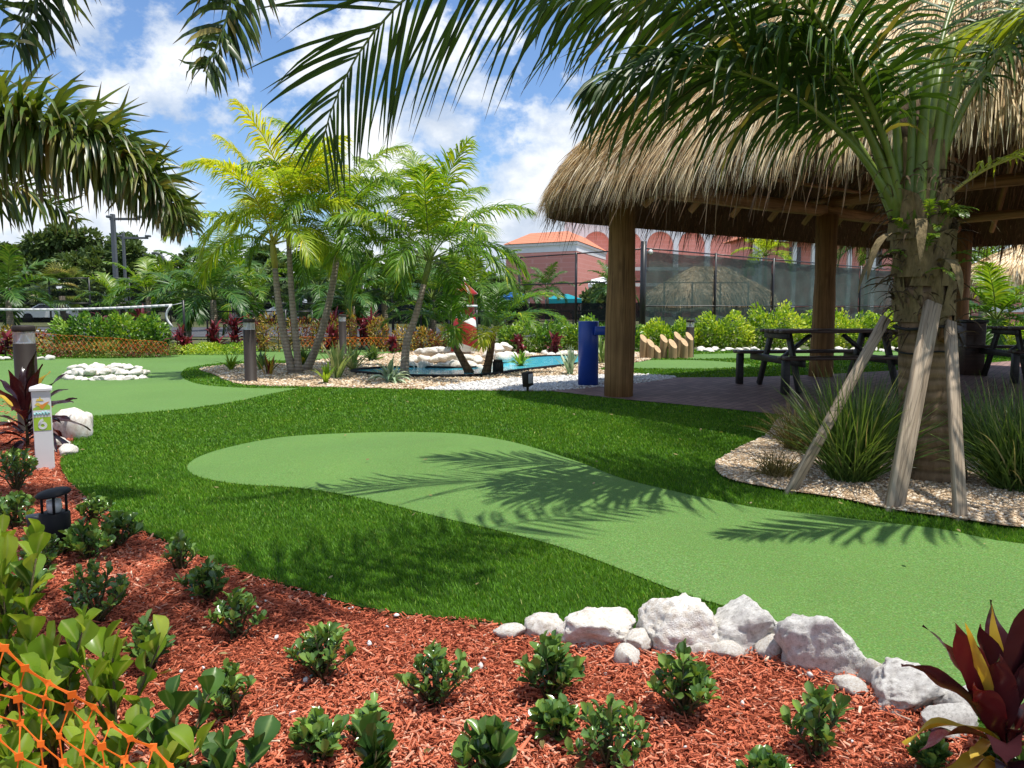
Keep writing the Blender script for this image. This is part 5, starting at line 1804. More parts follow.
def ti_plant():
    rr = np.random.RandomState(501)
    g = G(1003, 778)
    root = thing('ti_plant', 'dark red ti plant with yellow lower leaves in the right corner', 'plant', (g[0], g[1], float(hgt(*g)) - .01))
    mb = MB(); v, f = tube([(0, 0, -.02), (.01, 0, .12), (0, 0, .22)], [.014, .012, .009], 8); mb.add(v, f); mb.obj('stem', MAT['stem'], root)
    for (az, el, L, w, dr, ti, m, z, tw) in [
        (200, 62, .40, .036, .10, .9, 'ti_dark', .10, 1.2), (190, 74, .33, .034, .05, .5, 'ti_dark', .11, .9), (260, 82, .38, .034, .05, .35, 'ti_dark', .11, .3), (330, 80, .38, .036, .1, .3, 'ti_dark', .12, -.4),
        (20, 74, .36, .038, .3, .5, 'ti_dark', .12, .2), (100, 78, .34, .036, .2, .4, 'ti_dark', .12, 0), (212, 58, .27, .034, .3, .95, 'ti_dark', .09, .8), (285, 60, .22, .036, .8, .25, 'ti_dark', .09, 0),
        (238, 48, .23, .038, 1.0, .3, 'ti_dark', .08, .3), (250, 25, .17, .04, 1.6, .3, 'ti_dark', .06, 0), (310, 45, .24, .036, .9, .4, 'ti_dark', .08, 0), (60, 45, .26, .038, .9, .4, 'ti_dark', .09, 0),
        (225, 70, .30, .034, .3, .45, 'ti_dark', .10, .5), (340, 68, .32, .036, .3, .9, 'ti_dark', .10, 0),
        (184, 52, .37, .030, .55, .35, 'ti_dark', .10, .7), (200, 40, .32, .030, .9, .6, 'ti_dark', .08, .5), (170, 62, .36, .030, .4, .2, 'ti_dark', .11, .6),
        (186, 80, .36, .017, .02, .8, 'ti_yellow', .115, 1.1), (206, 63, .395, .014, .10, .6, 'ti_yellow', .108, 1.25), (172, 34, .27, .026, 1.2, .5, 'ti_yellow', .10, .3), (196, 24, .26, .026, 1.4, .4, 'ti_yellow', .055, .2),
        (222, 20, .20, .032, 1.5, .6, 'ti_yellow', .055, .1), (208, 44, .16, .024, 1.2, .8, 'ti_yellow', .08, .4)]:
        mb = MB()
        ti_leaf(mb, rr, (0, 0, z), az, el, L, w, dr, ti, 0, tw)
        mb.obj('leaf', MAT[m], root)


ti_plant()


def ti_left():
    rr = np.random.RandomState(502)
    g = G(28, 447)
    root = thing('ti_plant', 'purple ti plant behind the white numbered post', 'plant', (g[0], g[1], float(hgt(*g)) - .01))
    mb = MB(); v, f = tube([(0, 0, -.02), (0, 0, .25)], [.014, .010], 8); mb.add(v, f); mb.obj('stem', MAT['stem'], root)
    for k in range(24):
        mb = MB()
        m = 'ti_yellow' if k in (3, 9) else 'ti_dark'
        el = 78 - 2.6 * k if k < 22 else 15
        ti_leaf(mb, rr, (0, 0, .30 - .011 * k), k * 137.5 + rr.uniform(-15, 15), max(8, el) + rr.uniform(-6, 6), rr.uniform(.40, .56), rr.uniform(.034, .046), .35 + .05 * k, rr.uniform(0, .6), 0, rr.uniform(-.5, .5), K=8)
        mb.obj('leaf', MAT[m], root)
    for az, el, z in ((-5, 40, .2), (5, 58, .25), (-20, 30, .15)):
        mb = MB()
        ti_leaf(mb, rr, (0, 0, z), az, el, .52, .036, .5, .1, 0, .4, K=8)
        mb.obj('leaf', MAT['ti_dark'], root)


ti_left()
# ================================================================== THATCHED HUT
def thatch_hut(root, x0, x1, y0, y1, rad, rx0, rx1, ry, z_eave, rise, n_out, n_fr, n_in, wfun, seed, hang=.38, width=.0065, thick=.26, inner=True, bulge=.42):
    rs = np.random.RandomState(seed)
    # eave outline as a rounded rectangle, counter-clockwise
    pts = []
    for cx, cy, a0 in ((x1 - rad, y1 - rad, 0), (x0 + rad, y1 - rad, 90), (x0 + rad, y0 + rad, 180), (x1 - rad, y0 + rad, 270)):
        for k in range(9):
            a = R(a0 + 90 * k / 8)
            pts.append((cx + rad * math.cos(a), cy + rad * math.sin(a)))
    E = np.array(pts + [pts[0]])
    seg = np.linalg.norm(np.diff(E, axis=0), axis=1)
    cum = np.concatenate([[0], np.cumsum(seg)])

    def ev(s):
        s = np.asarray(s) % cum[-1]
        return np.column_stack([np.interp(s, cum, E[:, 0]), np.interp(s, cum, E[:, 1])])

    def surf(s, t, off=0.0):
        e = ev(s)
        r = np.column_stack([np.clip(e[:, 0], rx0, rx1), np.full(len(e), ry)])
        p = e * (1 - t)[:, None] + r * t[:, None]
        z = z_eave + bulge * (1 - np.exp(-np.clip(t, -.04, 1) * 16)) + (rise - bulge) * t - bulge * .55 + off
        return np.column_stack([p, z])

    # solid body of the thatch
    ns, nt = 90, 9
    S = np.linspace(0, cum[-1], ns, endpoint=False)
    mb = MB()
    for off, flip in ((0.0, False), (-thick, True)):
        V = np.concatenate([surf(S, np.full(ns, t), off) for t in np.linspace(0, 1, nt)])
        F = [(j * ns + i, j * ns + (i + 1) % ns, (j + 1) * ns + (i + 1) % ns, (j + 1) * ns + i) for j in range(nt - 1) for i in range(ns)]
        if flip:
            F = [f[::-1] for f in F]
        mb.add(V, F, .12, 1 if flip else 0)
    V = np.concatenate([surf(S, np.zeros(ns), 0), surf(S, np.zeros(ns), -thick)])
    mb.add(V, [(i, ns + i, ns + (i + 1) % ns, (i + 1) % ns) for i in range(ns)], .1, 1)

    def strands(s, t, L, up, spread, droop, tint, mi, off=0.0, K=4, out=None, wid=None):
        n = len(s)
        p = surf(s, t, off)
        p2 = surf(s, np.clip(t - .02, 0, 1) if out is None else t, off)
        e = surf(s, np.zeros(n), off); r = surf(s, np.ones(n), off)
        d = norm(surf(s, t - .02, off) - p)
        hd = norm((e - r)[:, :2])
        hl = np.linalg.norm(d[:, :2], axis=1)
        nrm = norm(np.column_stack([hd * (-d[:, 2])[:, None], hl]))
        if out is not None:
            dd = norm(np.column_stack([d[:, 0] * out, d[:, 1] * out, -np.ones(n)]) + rs.randn(n, 3) * spread)
        else:
            dd = norm(d + nrm * up[:, None] + rs.randn(n, 3) * spread)
        C = bend(p + nrm * (.01 if mi == 0 else -.01), dd, L, K, droop, rs)
        T = norm(np.gradient(C, axis=1))
        W = norm(np.cross(T, nrm[:, None, :] + rs.randn(n, 1, 3) * .35))
        wd = (width if wid is None else wid) * rs.uniform(.6, 1.5, n)
        S_ = W * wd[:, None, None] * np.interp(np.linspace(0, 1, K), [0, .5, 1], [1, .9, .15])[None, :, None]
        V, F, tt, al = ribbons(C, S_, tint)
        mb.add(V, F, tt, mi, al)

    def pick(n, tpow):
        s = wfun(rs, n, cum[-1], ev)
        t = 1 - (1 - rs.rand(n)) ** tpow
        return s, t
    s, t = pick(n_out, .75)
    tin = np.clip(rs.normal(.62, .2, n_out) + .10 * np.sin(s * 3.1 + t * 20) - .25 * (rs.rand(n_out) < .08), 0, 1)
    strands(s, t, rs.uniform(.22, .5, n_out), rs.uniform(-.02, .14, n_out), .085, rs.uniform(.2, .9, n_out), tin, 0)
    # shaggy layered courses
    # fringe at the eave
    s = wfun(rs, n_fr, cum[-1], ev)
    t = rs.uniform(0, .06, n_fr)
    strands(s, t, np.minimum(rs.gamma(9, hang / 9, n_fr), hang * 1.25) * (1 + .18 * np.sin(s * 5.3) * np.sin(s * 2.1)), None, .13, rs.uniform(0, .5, n_fr), np.clip(rs.normal(.5, .22, n_fr), 0, 1), 0, off=-.02, out=.14)
    m = n_fr
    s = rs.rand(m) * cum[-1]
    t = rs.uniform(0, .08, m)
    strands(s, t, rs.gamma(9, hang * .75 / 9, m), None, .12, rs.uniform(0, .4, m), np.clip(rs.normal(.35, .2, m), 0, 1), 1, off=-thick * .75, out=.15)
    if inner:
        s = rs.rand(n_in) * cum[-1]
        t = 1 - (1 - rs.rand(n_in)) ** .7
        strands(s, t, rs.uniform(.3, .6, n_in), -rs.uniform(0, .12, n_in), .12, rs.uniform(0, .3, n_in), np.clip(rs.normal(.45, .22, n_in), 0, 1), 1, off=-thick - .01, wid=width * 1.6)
    return mb.obj('thatch', [MAT['thatch'], MAT['thatch_in']], root, smooth=False)


HUT_RZ = math.atan2(.6, .8)
P1 = G(619, 397)
hut = thing('thatched_hut', 'large open hut with a shaggy palm thatch roof on peeled log posts', 'hut', (P1[0], P1[1], 0), HUT_RZ)


def wf(rs, n, total, ev):
    s = rs.rand(n * 3) * total
    e = ev(s)
    front = (e[:, 0] < .4) | (e[:, 1] < -5.6) & (e[:, 0] < 3)
    w = np.where(front, 1.0, .22)
    s = s[rs.rand(len(s)) < w]
    while len(s) < n:
        s = np.concatenate([s, s])
    return s[:n]


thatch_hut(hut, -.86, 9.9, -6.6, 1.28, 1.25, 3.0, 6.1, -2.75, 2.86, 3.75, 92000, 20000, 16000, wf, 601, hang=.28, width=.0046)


def log(parent, name, p, q, r, mat, sides=16, seed=0):
    p, q = np.asarray(p, float), np.asarray(q, float)
    L = np.linalg.norm(q - p)
    rs_ = np.random.RandomState(seed)
    k = 9
    x = np.linspace(0, L, k)
    P = np.column_stack([x, .012 * np.sin(x * 1.3 + seed), .012 * np.cos(x * 1.1 + seed)])
    ver = abs((q - p)[2]) > .8 * L
    if ver:
        P = P[:, [1, 2, 0]]
    mb = MB()
    v, f = tube(P, r * (1 + .06 * np.sin(x * 2 + seed) + rs_.randn(k) * .015 + .05 * (1 - x / L)), sides)
    mb.add(v, f)
    o = mb.obj(name, mat, parent)
    d = norm(q - p)
    if ver:
        o.rotation_mode = 'QUATERNION'
        o.rotation_quaternion = Vector((0, 0, 1)).rotation_difference(Vector(d))
    else:
        o.rotation_mode = 'QUATERNION'
        o.rotation_quaternion = Vector(d).to_track_quat('X', 'Z')
    o.location = p
    return o


for i, (x, y) in enumerate([(0, 0), (4.7, 0), (9.65, 0), (0, -5.5), (4.7, -5.5), (9.0, -5.5)]):
    log(hut, 'post', (x, y, -.05), (x, y, 2.66), .175, MAT['log'], seed=i)
for y in (0, -5.5):
    log(hut, 'beam', (-.35, y + .02, 2.72), (4.75, y, 2.72), .10, MAT['beam'], seed=20)
    log(hut, 'beam', (4.6, y, 2.73), (9.4, y + .02, 2.72), .10, MAT['beam'], seed=21)
for x in (0, 4.7, 9.0):
    log(hut, 'beam', (x + .02, -5.8, 2.88), (x, .3, 2.88), .085, MAT['beam'], seed=22)
for i in range(8):
    x = 1.2 + i * 1.0
    rx = min(max(x, 3.0), 6.1)
    for y, sg in ((.75, 1), (-6.25, -1)):
        log(hut, 'rafter', (x, y, 2.62), (rx, -2.75 + .1 * sg, 6.1), .045, MAT['beam'], 10, i)
for i in range(5):
    y = -5.0 + i * 1.1
    for x, rx in ((-.45, 3.0), (9.45, 6.1)):
        log(hut, 'rafter', (x, y, 2.62), (rx, -2.75, 6.1), .045, MAT['beam'], 10, i + 9)
log(hut, 'ridge_pole', (2.6, -2.75, 6.1), (6.5, -2.75, 6.1), .07, MAT['beam'], 10, 3)
for z, sh in ((3.4, .82), (4.1, .64), (4.8, .45)):
    for (a, b) in (((-.1 * 0 + 3.0 - 3.4 * sh, 1 - 3.75 + 3.55 * sh), (6.1 + 3.4 * sh, -2.75 + 3.55 * sh)), ((3.0 - 3.4 * sh, -2.75 - 3.55 * sh), (6.1 + 3.4 * sh, -2.75 - 3.55 * sh)),
                   ((3.0 - 3.4 * sh, -2.75 - 3.55 * sh), (3.0 - 3.4 * sh, -2.75 + 3.55 * sh))):
        log(hut, 'purlin', (a[0], a[1], z - .25), (b[0], b[1], z - .25), .03, MAT['beam'], 8, 5)


def small_hut(name, label, px, dist, w, ze, rise, seed, posts=True, ry=0.0):
    x = at(px, 300, dist)[0]
    root = thing(name, label, 'hut', (x, dist, 0), R(12))
    thatch_hut(root, -w, w, -w * .8, w * .8, w * .5, -w * .25, w * .25, 0, ze + .3, rise, 9000, 2500, 800, lambda rs, n, tot, ev: rs.rand(n) * tot, seed, hang=.35, width=.02, thick=.15, inner=False)
    for sx in (-.75, .75):
        for sy in (-.55, .55):
            log(root, 'post', (w * sx, w * sy, -.05), (w * sx, w * sy, ze + .35), .11, MAT['log'], 10)


small_hut('thatched_hut', 'low wide thatched hut seen through the green windscreen', 708, 36.0, 2.85, 1.15, 1.75, 611)
small_hut('thatched_hut', 'small thatched hut at the right edge under the big roof', 1040, 23.0, 2.0, 1.72, 1.3, 612)

# ================================================================== PICNIC TABLES
def picnic_table(label, x, y, rz, L=2.05):
    root = thing('picnic_table', label, 'picnic table', (x, y, .02), rz, 'black picnic tables under the big thatched hut')
    k = 1.08
    mb = MB()
    for i in range(5):
        v, f = box(L - .25, .142, .042, (.06, (i - 2) * .15, .755 * k), None, .006); mb.add(v, f)
    mb.obj('tabletop', MAT['table_top'], root)
    for sy in (-1, 1):
        mb = MB()
        for i in range(2):
            v, f = box(L, .135, .042, (0, sy * (.66 + i * .142), .445 * k), None, .006); mb.add(v, f)
        mb.obj('bench', MAT['table_top'], root)
    for sx in (-1, 1):
        xx = sx * (L / 2 - .32)
        mb = MB()
        v, f = box(.045, .70, .09, (xx + .0475 * sx, 0, .70 * k), None, .004); mb.add(v, f)
        v, f = box(.045, 1.62, .10, (xx + .0475 * sx, 0, .385 * k), None, .004); mb.add(v, f)
        mb.obj('crossbar', MAT['black_wood'], root)
        for sy in (-1, 1):
            mb = MB()
            v, f = beam_between((xx, sy * .26, .73 * k), (xx, sy * .62, -.0), .10, .05, PI / 2, .004); mb.add(v, f)
            mb.obj('leg', MAT['black_wood'], root)
    for sy in (-1, 1):
        mb = MB()
        v, f = box(.09, .09, .42 * k, (-(L / 2 - .06), sy * .73, .21 * k), None, .005); mb.add(v, f)
        mb.obj('bench_support', MAT['black_wood'], root)
    for sx in (-1, 1):
        mb = MB()
        v, f = beam_between((sx * (L / 2 - .36), 0, .40 * k), (sx * .25, 0, .70 * k), .08, .045, 0, .004); mb.add(v, f)
        mb.obj('brace', MAT['black_wood'], root)
    return root


q = at(826, 360, 11.0)
picnic_table('black picnic table in front of the second log post, left of the palm trunk', q[0], q[1], R(7))
q = at(1052, 360, 12.3)
picnic_table('black picnic table cut by the right edge, beyond the palm trunk', q[0], q[1], R(-4))
# brown bin behind the trunk
q = at(969, 360, 13.2)
t_ = thing('litter_bin', 'brown wooden box bin between the big trunk and the right picnic table', 'bin', (q[0], q[1], .02))
mb = MB(); v, f = box(.34, .34, .88, (0, 0, .44), None, .01); mb.add(v, f); mb.obj('body', MAT['table_top'], t_)
mb = MB(); v, f = box(.38, .38, .05, (0, 0, .905), None, .01); mb.add(v, f); mb.obj('lid', MAT['black_wood'], t_)

# ================================================================== BOLLARDS, POST, LIGHTS
def bollard(label, px, py, r=.093, h=.985, dist=None):
    g = G(px, py)
    root = thing('bollard_light', label, 'bollard', (g[0], g[1], float(hgt(*g))), group='round bronze bollard lights')
    mb = MB(); v, f = lathe([(r + .004, 0), (r + .004, .02), (r, .021), (r, h - .17), (r - .004, h - .166)], 28); mb.add(v, f); mb.obj('body', MAT['bronze'], root)
    mb = MB(); v, f = lathe([(r * .9, h - .165), (r * .6, h - .15), (r * .22, h - .09), (r * .16, h - .055)], 28); mb.add(v, f); mb.obj('reflector', MAT['reflector'], root)
    gm = glass
    mb = MB(); v, f = lathe([(r * .97, h - .166), (r * .97, h - .054)], 28); mb.add(v, f[:-2]); mb.obj('lens', gm, root)
    mb = MB(); v, f = lathe([(r, h - .055), (r + .002, h - .05), (r + .002, h - .012), (r * .93, h - .002), (r * .5, h + .002)], 28); mb.add(v, f); mb.obj('cap', MAT['bronze'], root)
    return root


t = NT('clear_lens')
gl = t.n('ShaderNodeBsdfPrincipled'); gl.inputs['Roughness'].default_value = .12; gl.inputs['Base Color'].default_value = (.55, .56, .56, 1)
tr = t.n('ShaderNodeBsdfTransparent')
fr = t.n('ShaderNodeMixShader'); fr.inputs[0].default_value = .45
t.l(tr.outputs[0], fr.inputs[1]); t.l(gl.outputs[0], fr.inputs[2])
glass = t.done(fr.outputs[0])

bollard('nearest bollard, behind the white numbered post', 30, 431, h=.985)
bollard('bollard in the gravel just left of the twin trunk yellow palm', 251, 382)
bollard('far bollard behind the striped plants', 343, 354, h=.97)
bollard('far bollard behind the cut logs, before the windscreen fence', 689.5, 357, h=.86)


def marker():
    g = G(45.5, 466)
    x, y = g
    az = math.atan2(-x, y) * .95
    root = thing('marker_post', 'white square post with a pyramid cap and the number 6', 'marker post', (x, y, float(hgt(x, y)) - .02), az)
    w, h = .120, .585
    mb = MB(); v, f = box(w, w, h, (0, 0, h / 2), None, .004); mb.add(v, f); mb.obj('post', MAT['white_vinyl'], root, smooth=False)
    mb = MB(); v, f = box(w + .024, w + .024, .022, (0, 0, h + .011), None, .003); mb.add(v, f)
    c = w / 2 + .009
    mb.add([(-c, -c, h + .0225), (c, -c, h + .0225), (c, c, h + .0225), (-c, c, h + .0225), (0, 0, h + .05)], [(0, 1, 4), (1, 2, 4), (2, 3, 4), (3, 0, 4)])
    mb.obj('cap', MAT['white_vinyl'], root, smooth=False)
    yf = -w / 2

    def plate(name, pts, d, mat, parent):
        mb = MB()
        n = len(pts)
        a = [(p[0], yf - d, p[1]) for p in pts]; b = [(p[0], yf - d + .0006, p[1]) for p in pts]
        mb.add(a + b, [tuple(range(n))] + [(i, n + i, n + (i + 1) % n, (i + 1) % n) for i in range(n)])
        return mb.obj(name, mat, parent, smooth=False)
    W = w / 2 - .006
    z6 = .295
    face = plate('sign', [(-W, z6 - .002), (W, z6 - .002), (W, .555), (-W, .555)], .0008, MAT['white_vinyl'], root)
    plate('number_panel', [(-W, z6), (W, z6), (W, z6 + .098), (-W, z6 + .098)], .0018, MAT['sign_lime'], face)
    # script band
    plate('name_band', [(-W, z6 + .099), (W, z6 + .099), (W, z6 + .150), (-W, z6 + .150)], .0018, MAT['white_vinyl'], face)
    mb = MB()
    xs = np.linspace(-W * .9, W * .9, 40)
    zz = z6 + .126 + .011 * np.sin(xs * 330) * (1 + .5 * np.sin(xs * 90))
    v, f = tube(np.column_stack([xs, np.full(40, yf - .0032), zz]), .0035, 5); mb.add(v, f)
    mb.obj('script', MAT['sign_aqua'], face)
    # hills and sun
    plate('hill', [(-W, z6 + .151), (W, z6 + .151), (W, z6 + .178)] + [(W - 2 * W * k / 10, z6 + .176 + .018 * math.sin(PI * k / 10 + .6)) for k in range(1, 11)], .0018, MAT['sign_lime'], face)
    plate('flame', [(-W * .25, z6 + .172), (W * .1, z6 + .155), (W * .45, z6 + .180), (W * .95, z6 + .212), (W * .5, z6 + .205), (W * .1, z6 + .190), (-W * .1, z6 + .195)], .0026, MAT['sign_orange'], face)
    plate('flame', [(-W * .8, z6 + .190), (-W * .2, z6 + .178), (-W * .15, z6 + .2), (-W * .5, z6 + .208)], .0028, MAT['sign_yellow'], face)
    plate('crown', [(-W * .62, z6 + .217), (W * .30, z6 + .217), (W * .12, z6 + .232), (-W * .02, z6 + .228), (-W * .1, z6 + .256), (-W * .28, z6 + .23), (-W * .45, z6 + .236)], .0026, MAT['sign_yellow'], face)
    # the figure 6 as one flat raised stroke
    t_ = np.linspace(0, 1, 40)
    r6 = .0205
    ring = [(r6 * math.cos(a), r6 * math.sin(a)) for a in np.linspace(PI, PI - 2 * PI, 26)]
    tail = [(-r6 * 1.02 + .0 * q, q) for q in (0, .01)]
    tail = [(-r6 + .030 * (1 - math.cos(q)), .044 * math.sin(q)) for q in np.linspace(0, 1.45, 12)][::-1]
    path = np.array(tail + ring[1:])
    d = norm(np.gradient(path, axis=0)); nn = np.column_stack([-d[:, 1], d[:, 0]])
    wd = .0082
    L6, R6 = path + nn * wd, path - nn * wd
    n6 = len(path)
    cz6 = z6 + .037
    yy = yf - .0040
    V = [(p[0], yy, p[1] + cz6) for p in L6] + [(p[0], yy, p[1] + cz6) for p in R6] + [(p[0], yy + .002, p[1] + cz6) for p in L6] + [(p[0], yy + .002, p[1] + cz6) for p in R6]
    F = []
    for q in range(n6 - 1):
        F += [(q, q + 1, n6 + q + 1, n6 + q), (q, 2 * n6 + q, 2 * n6 + q + 1, q + 1), (n6 + q, n6 + q + 1, 3 * n6 + q + 1, 3 * n6 + q)]
    mb = MB(); mb.add(V, F)
    mb.obj('digit', MAT['white_vinyl'], face, smooth=False)


marker()


def garden_light():
    g = G(57, 552)
    root = thing('garden_light', 'black cylindrical garden light with a tilted flat cap in the shaded mulch', 'garden light', (g[0], g[1], float(hgt(*g)) - .02))
    mb = MB(); v, f = lathe([(.066, 0), (.066, .21), (.060, .215)], 20); mb.add(v, f); mb.obj('body', MAT['black'], root)
    mb = MB(); v, f = lathe([(.028, .215), (.034, .24), (.03, .275)], 14); mb.add(v, f); mb.obj('lamp', MAT['lens'], root)
    mb = MB()
    for k in range(4):
        a = k * PI / 2 + .5
        v, f = tube([(.05 * math.cos(a), .05 * math.sin(a), .21), (.05 * math.cos(a), .05 * math.sin(a), .30)], .006, 6); mb.add(v, f)
    mb.obj('cage', MAT['black'], root)
    mb = MB(); v, f = lathe([(.074, 0), (.078, .006), (.066, .016), (.02, .02)], 20)
    v = v @ np.asarray(rotx(.10)).T @ np.asarray(roty(-.10)).T + [0, 0, .30]
    mb.add(v, f); mb.obj('cap', MAT['black'], root)
    # clear box beside it
    g = G(36, 545)
    r2 = thing('valve_pipe', 'grey upright pipe stub beside the black garden light', 'pipe', (g[0], g[1], float(hgt(*g)) - .02))
    mb = MB(); v, f = lathe([(.032, 0), (.032, .15), (.036, .152), (.036, .17)], 14); mb.add(v, f); mb.obj('pipe', MAT['steel'], r2)


garden_light()

# flood light by the white gravel, black box by the pond
g = G(527.5, 392)
fl = thing('flood_light', 'small dark ground flood light with a pale lens on the turf edge', 'flood light', (g[0], g[1], .02), R(-35))
mb = MB(); v, f = tube([(0, 0, -.03), (0, 0, .12)], .018, 8); mb.add(v, f); mb.obj('stake', MAT['bronze'], fl)
mb = MB(); v, f = box(.10, .14, .20, (0, 0, .16), rotx(.15), .01); mb.add(v, f); mb.obj('housing', MAT['bronze'], fl)
mb = MB(); v, f = box(.012, .11, .13, (.056, 0, .17), None, .004); mb.add(v, f); mb.obj('lens', MAT['lens'], fl)
g = G(498, 374.5)
fl = thing('pond_light', 'black box light beside the twin trunk palm', 'light', (g[0], g[1], .02), R(10))
mb = MB(); v, f = box(.17, .16, .21, (0, 0, .105), None, .012); mb.add(v, f); mb.obj('housing', MAT['black'], fl)
mb = MB(); v, f = box(.14, .13, .03, (0, 0, .225), None, .006); mb.add(v, f); mb.obj('cap', MAT['bronze'], fl)

# blue post
g = G(588, 386)
bl = thing('blue_post', 'thick blue cylinder with a square blue arm left of the first hut post', 'play post', (g[0], g[1], .012), R(4))
mb = MB(); v, f = lathe([(.150, 0), (.150, .94), (.144, .95), (.02, .952)], 36); mb.add(v, f); mb.obj('cylinder', MAT['blue'], bl)
mb = MB(); v, f = box(.60, .13, .125, (.36, -.14, .815), None, .008); mb.add(v, f); mb.obj('arm', MAT['blue'], bl)

# cut logs
GL = 'slant cut logs standing on the far lawn'
for i, (px, h, rr_, by, lab) in enumerate([(643.5, .50, .085, 358.5, 'leftmost tall slant cut log of the cluster'), (650.5, .40, .085, 358.7, 'second log of the cluster, shorter than its left neighbour'), (657.3, .27, .075, 358.8, 'shortest log of the cluster'),
                                           (663.5, .50, .085, 358.4, 'tall log just right of the shortest one'), (672.5, .39, .095, 358.8, 'thick mid height log in the middle of the cluster'),
                                           (677.5, .54, .09, 357.2, 'tall log behind the thick middle one'), (684, .42, .085, 358.5, 'mid height log second from the right'), (689, .54, .085, 357.6, 'rightmost tall log before the far bollard')]):
    g = G(px, by)
    root = thing('log', lab, 'log', (g[0], g[1], .0), group=GL)
    sides = 18
    ang = np.arange(sides) * 2 * PI / sides
    nrm = norm(np.array([.5, -.75, .75]))
    x, y = rr_ * np.cos(ang), rr_ * np.sin(ang)
    zt = h - .05 - (nrm[0] * x + nrm[1] * y) / nrm[2] * .9
    V = np.concatenate([np.column_stack([x * 1.05, y * 1.05, np.zeros(sides) - .03]), np.column_stack([x, y, zt])])
    mb = MB(); mb.add(V, [(k, (k + 1) % sides, sides + (k + 1) % sides, sides + k) for k in range(sides)]); mb.obj('trunk', MAT['stump_wood'], root)
    mb = MB(); mb.add(np.column_stack([x, y, zt + .001]), [tuple(range(sides))]); mb.obj('cut_face', MAT['cut_wood'], root)

# lighthouse
g = at(464.5, 300, 16.2)
lh = thing('lighthouse', 'small red and white toy lighthouse behind the rock bank', 'lighthouse', (g[0], g[1], .24))
t = NT('red_white_spiral'); p = t.pos(True); sp = t.n('ShaderNodeSeparateXYZ'); t.l(p, sp.inputs[0])
an = t.math('ARCTAN2', sp.outputs[1], sp.outputs[0])
ph = t.math('FRACT', t.math('ADD', t.math('MULTIPLY', an, 1 / (2 * PI)), t.math('MULTIPLY', sp.outputs[2], 1.6)))
MAT['spiral'] = t.done(t.bsdf(t.ramp(ph, [(0.0, (.45, .022, .022)), (.74, (.78, .78, .76))], 'CONSTANT'), .5, .4))
t = NT('red_white_wedges'); p = t.pos(True); sp = t.n('ShaderNodeSeparateXYZ'); t.l(p, sp.inputs[0])
an = t.math('ARCTAN2', sp.outputs[1], sp.outputs[0])
ph = t.math('FRACT', t.math('MULTIPLY', an, 6 / (2 * PI)))
MAT['wedges'] = t.done(t.bsdf(t.ramp(ph, [(0.0, (.45, .022, .022)), (.78, (.70, .55, .55))], 'CONSTANT'), .5, .4))
mb = MB(); v, f = lathe([(.30, 0), (.20, .92)], 24); mb.add(v, f); mb.obj('tower', MAT['spiral'], lh)
mb = MB(); v, f = lathe([(.27, .921), (.27, .96), (.21, .962)], 24); mb.add(v, f); mb.obj('gallery', MAT['white'], lh)
mb = MB(); v, f = lathe([(.13, .963), (.13, 1.18)], 16); mb.add(v, f); mb.obj('lantern', MAT['tan_trim'], lh)
for k in range(6):
    a = k * PI / 3 + .2
    mb = MB()
    v, f = tube([(.17 * math.cos(a), .17 * math.sin(a), .962), (.17 * math.cos(a), .17 * math.sin(a), 1.19)], .022, 6); mb.add(v, f)
    mb.obj('lantern_post', MAT['red'], lh)
mb = MB(); v, f = lathe([(.27, 1.181), (.28, 1.20), (.03, 1.42), (.02, 1.45)], 24); mb.add(v, f); mb.obj('roof', MAT['wedges'], lh)
mb = MB(); v, f = lathe([(.02, 1.45), (.035, 1.475), (.02, 1.50), (.004, 1.55)], 10); mb.add(v, f); mb.obj('finial', MAT['white'], lh)

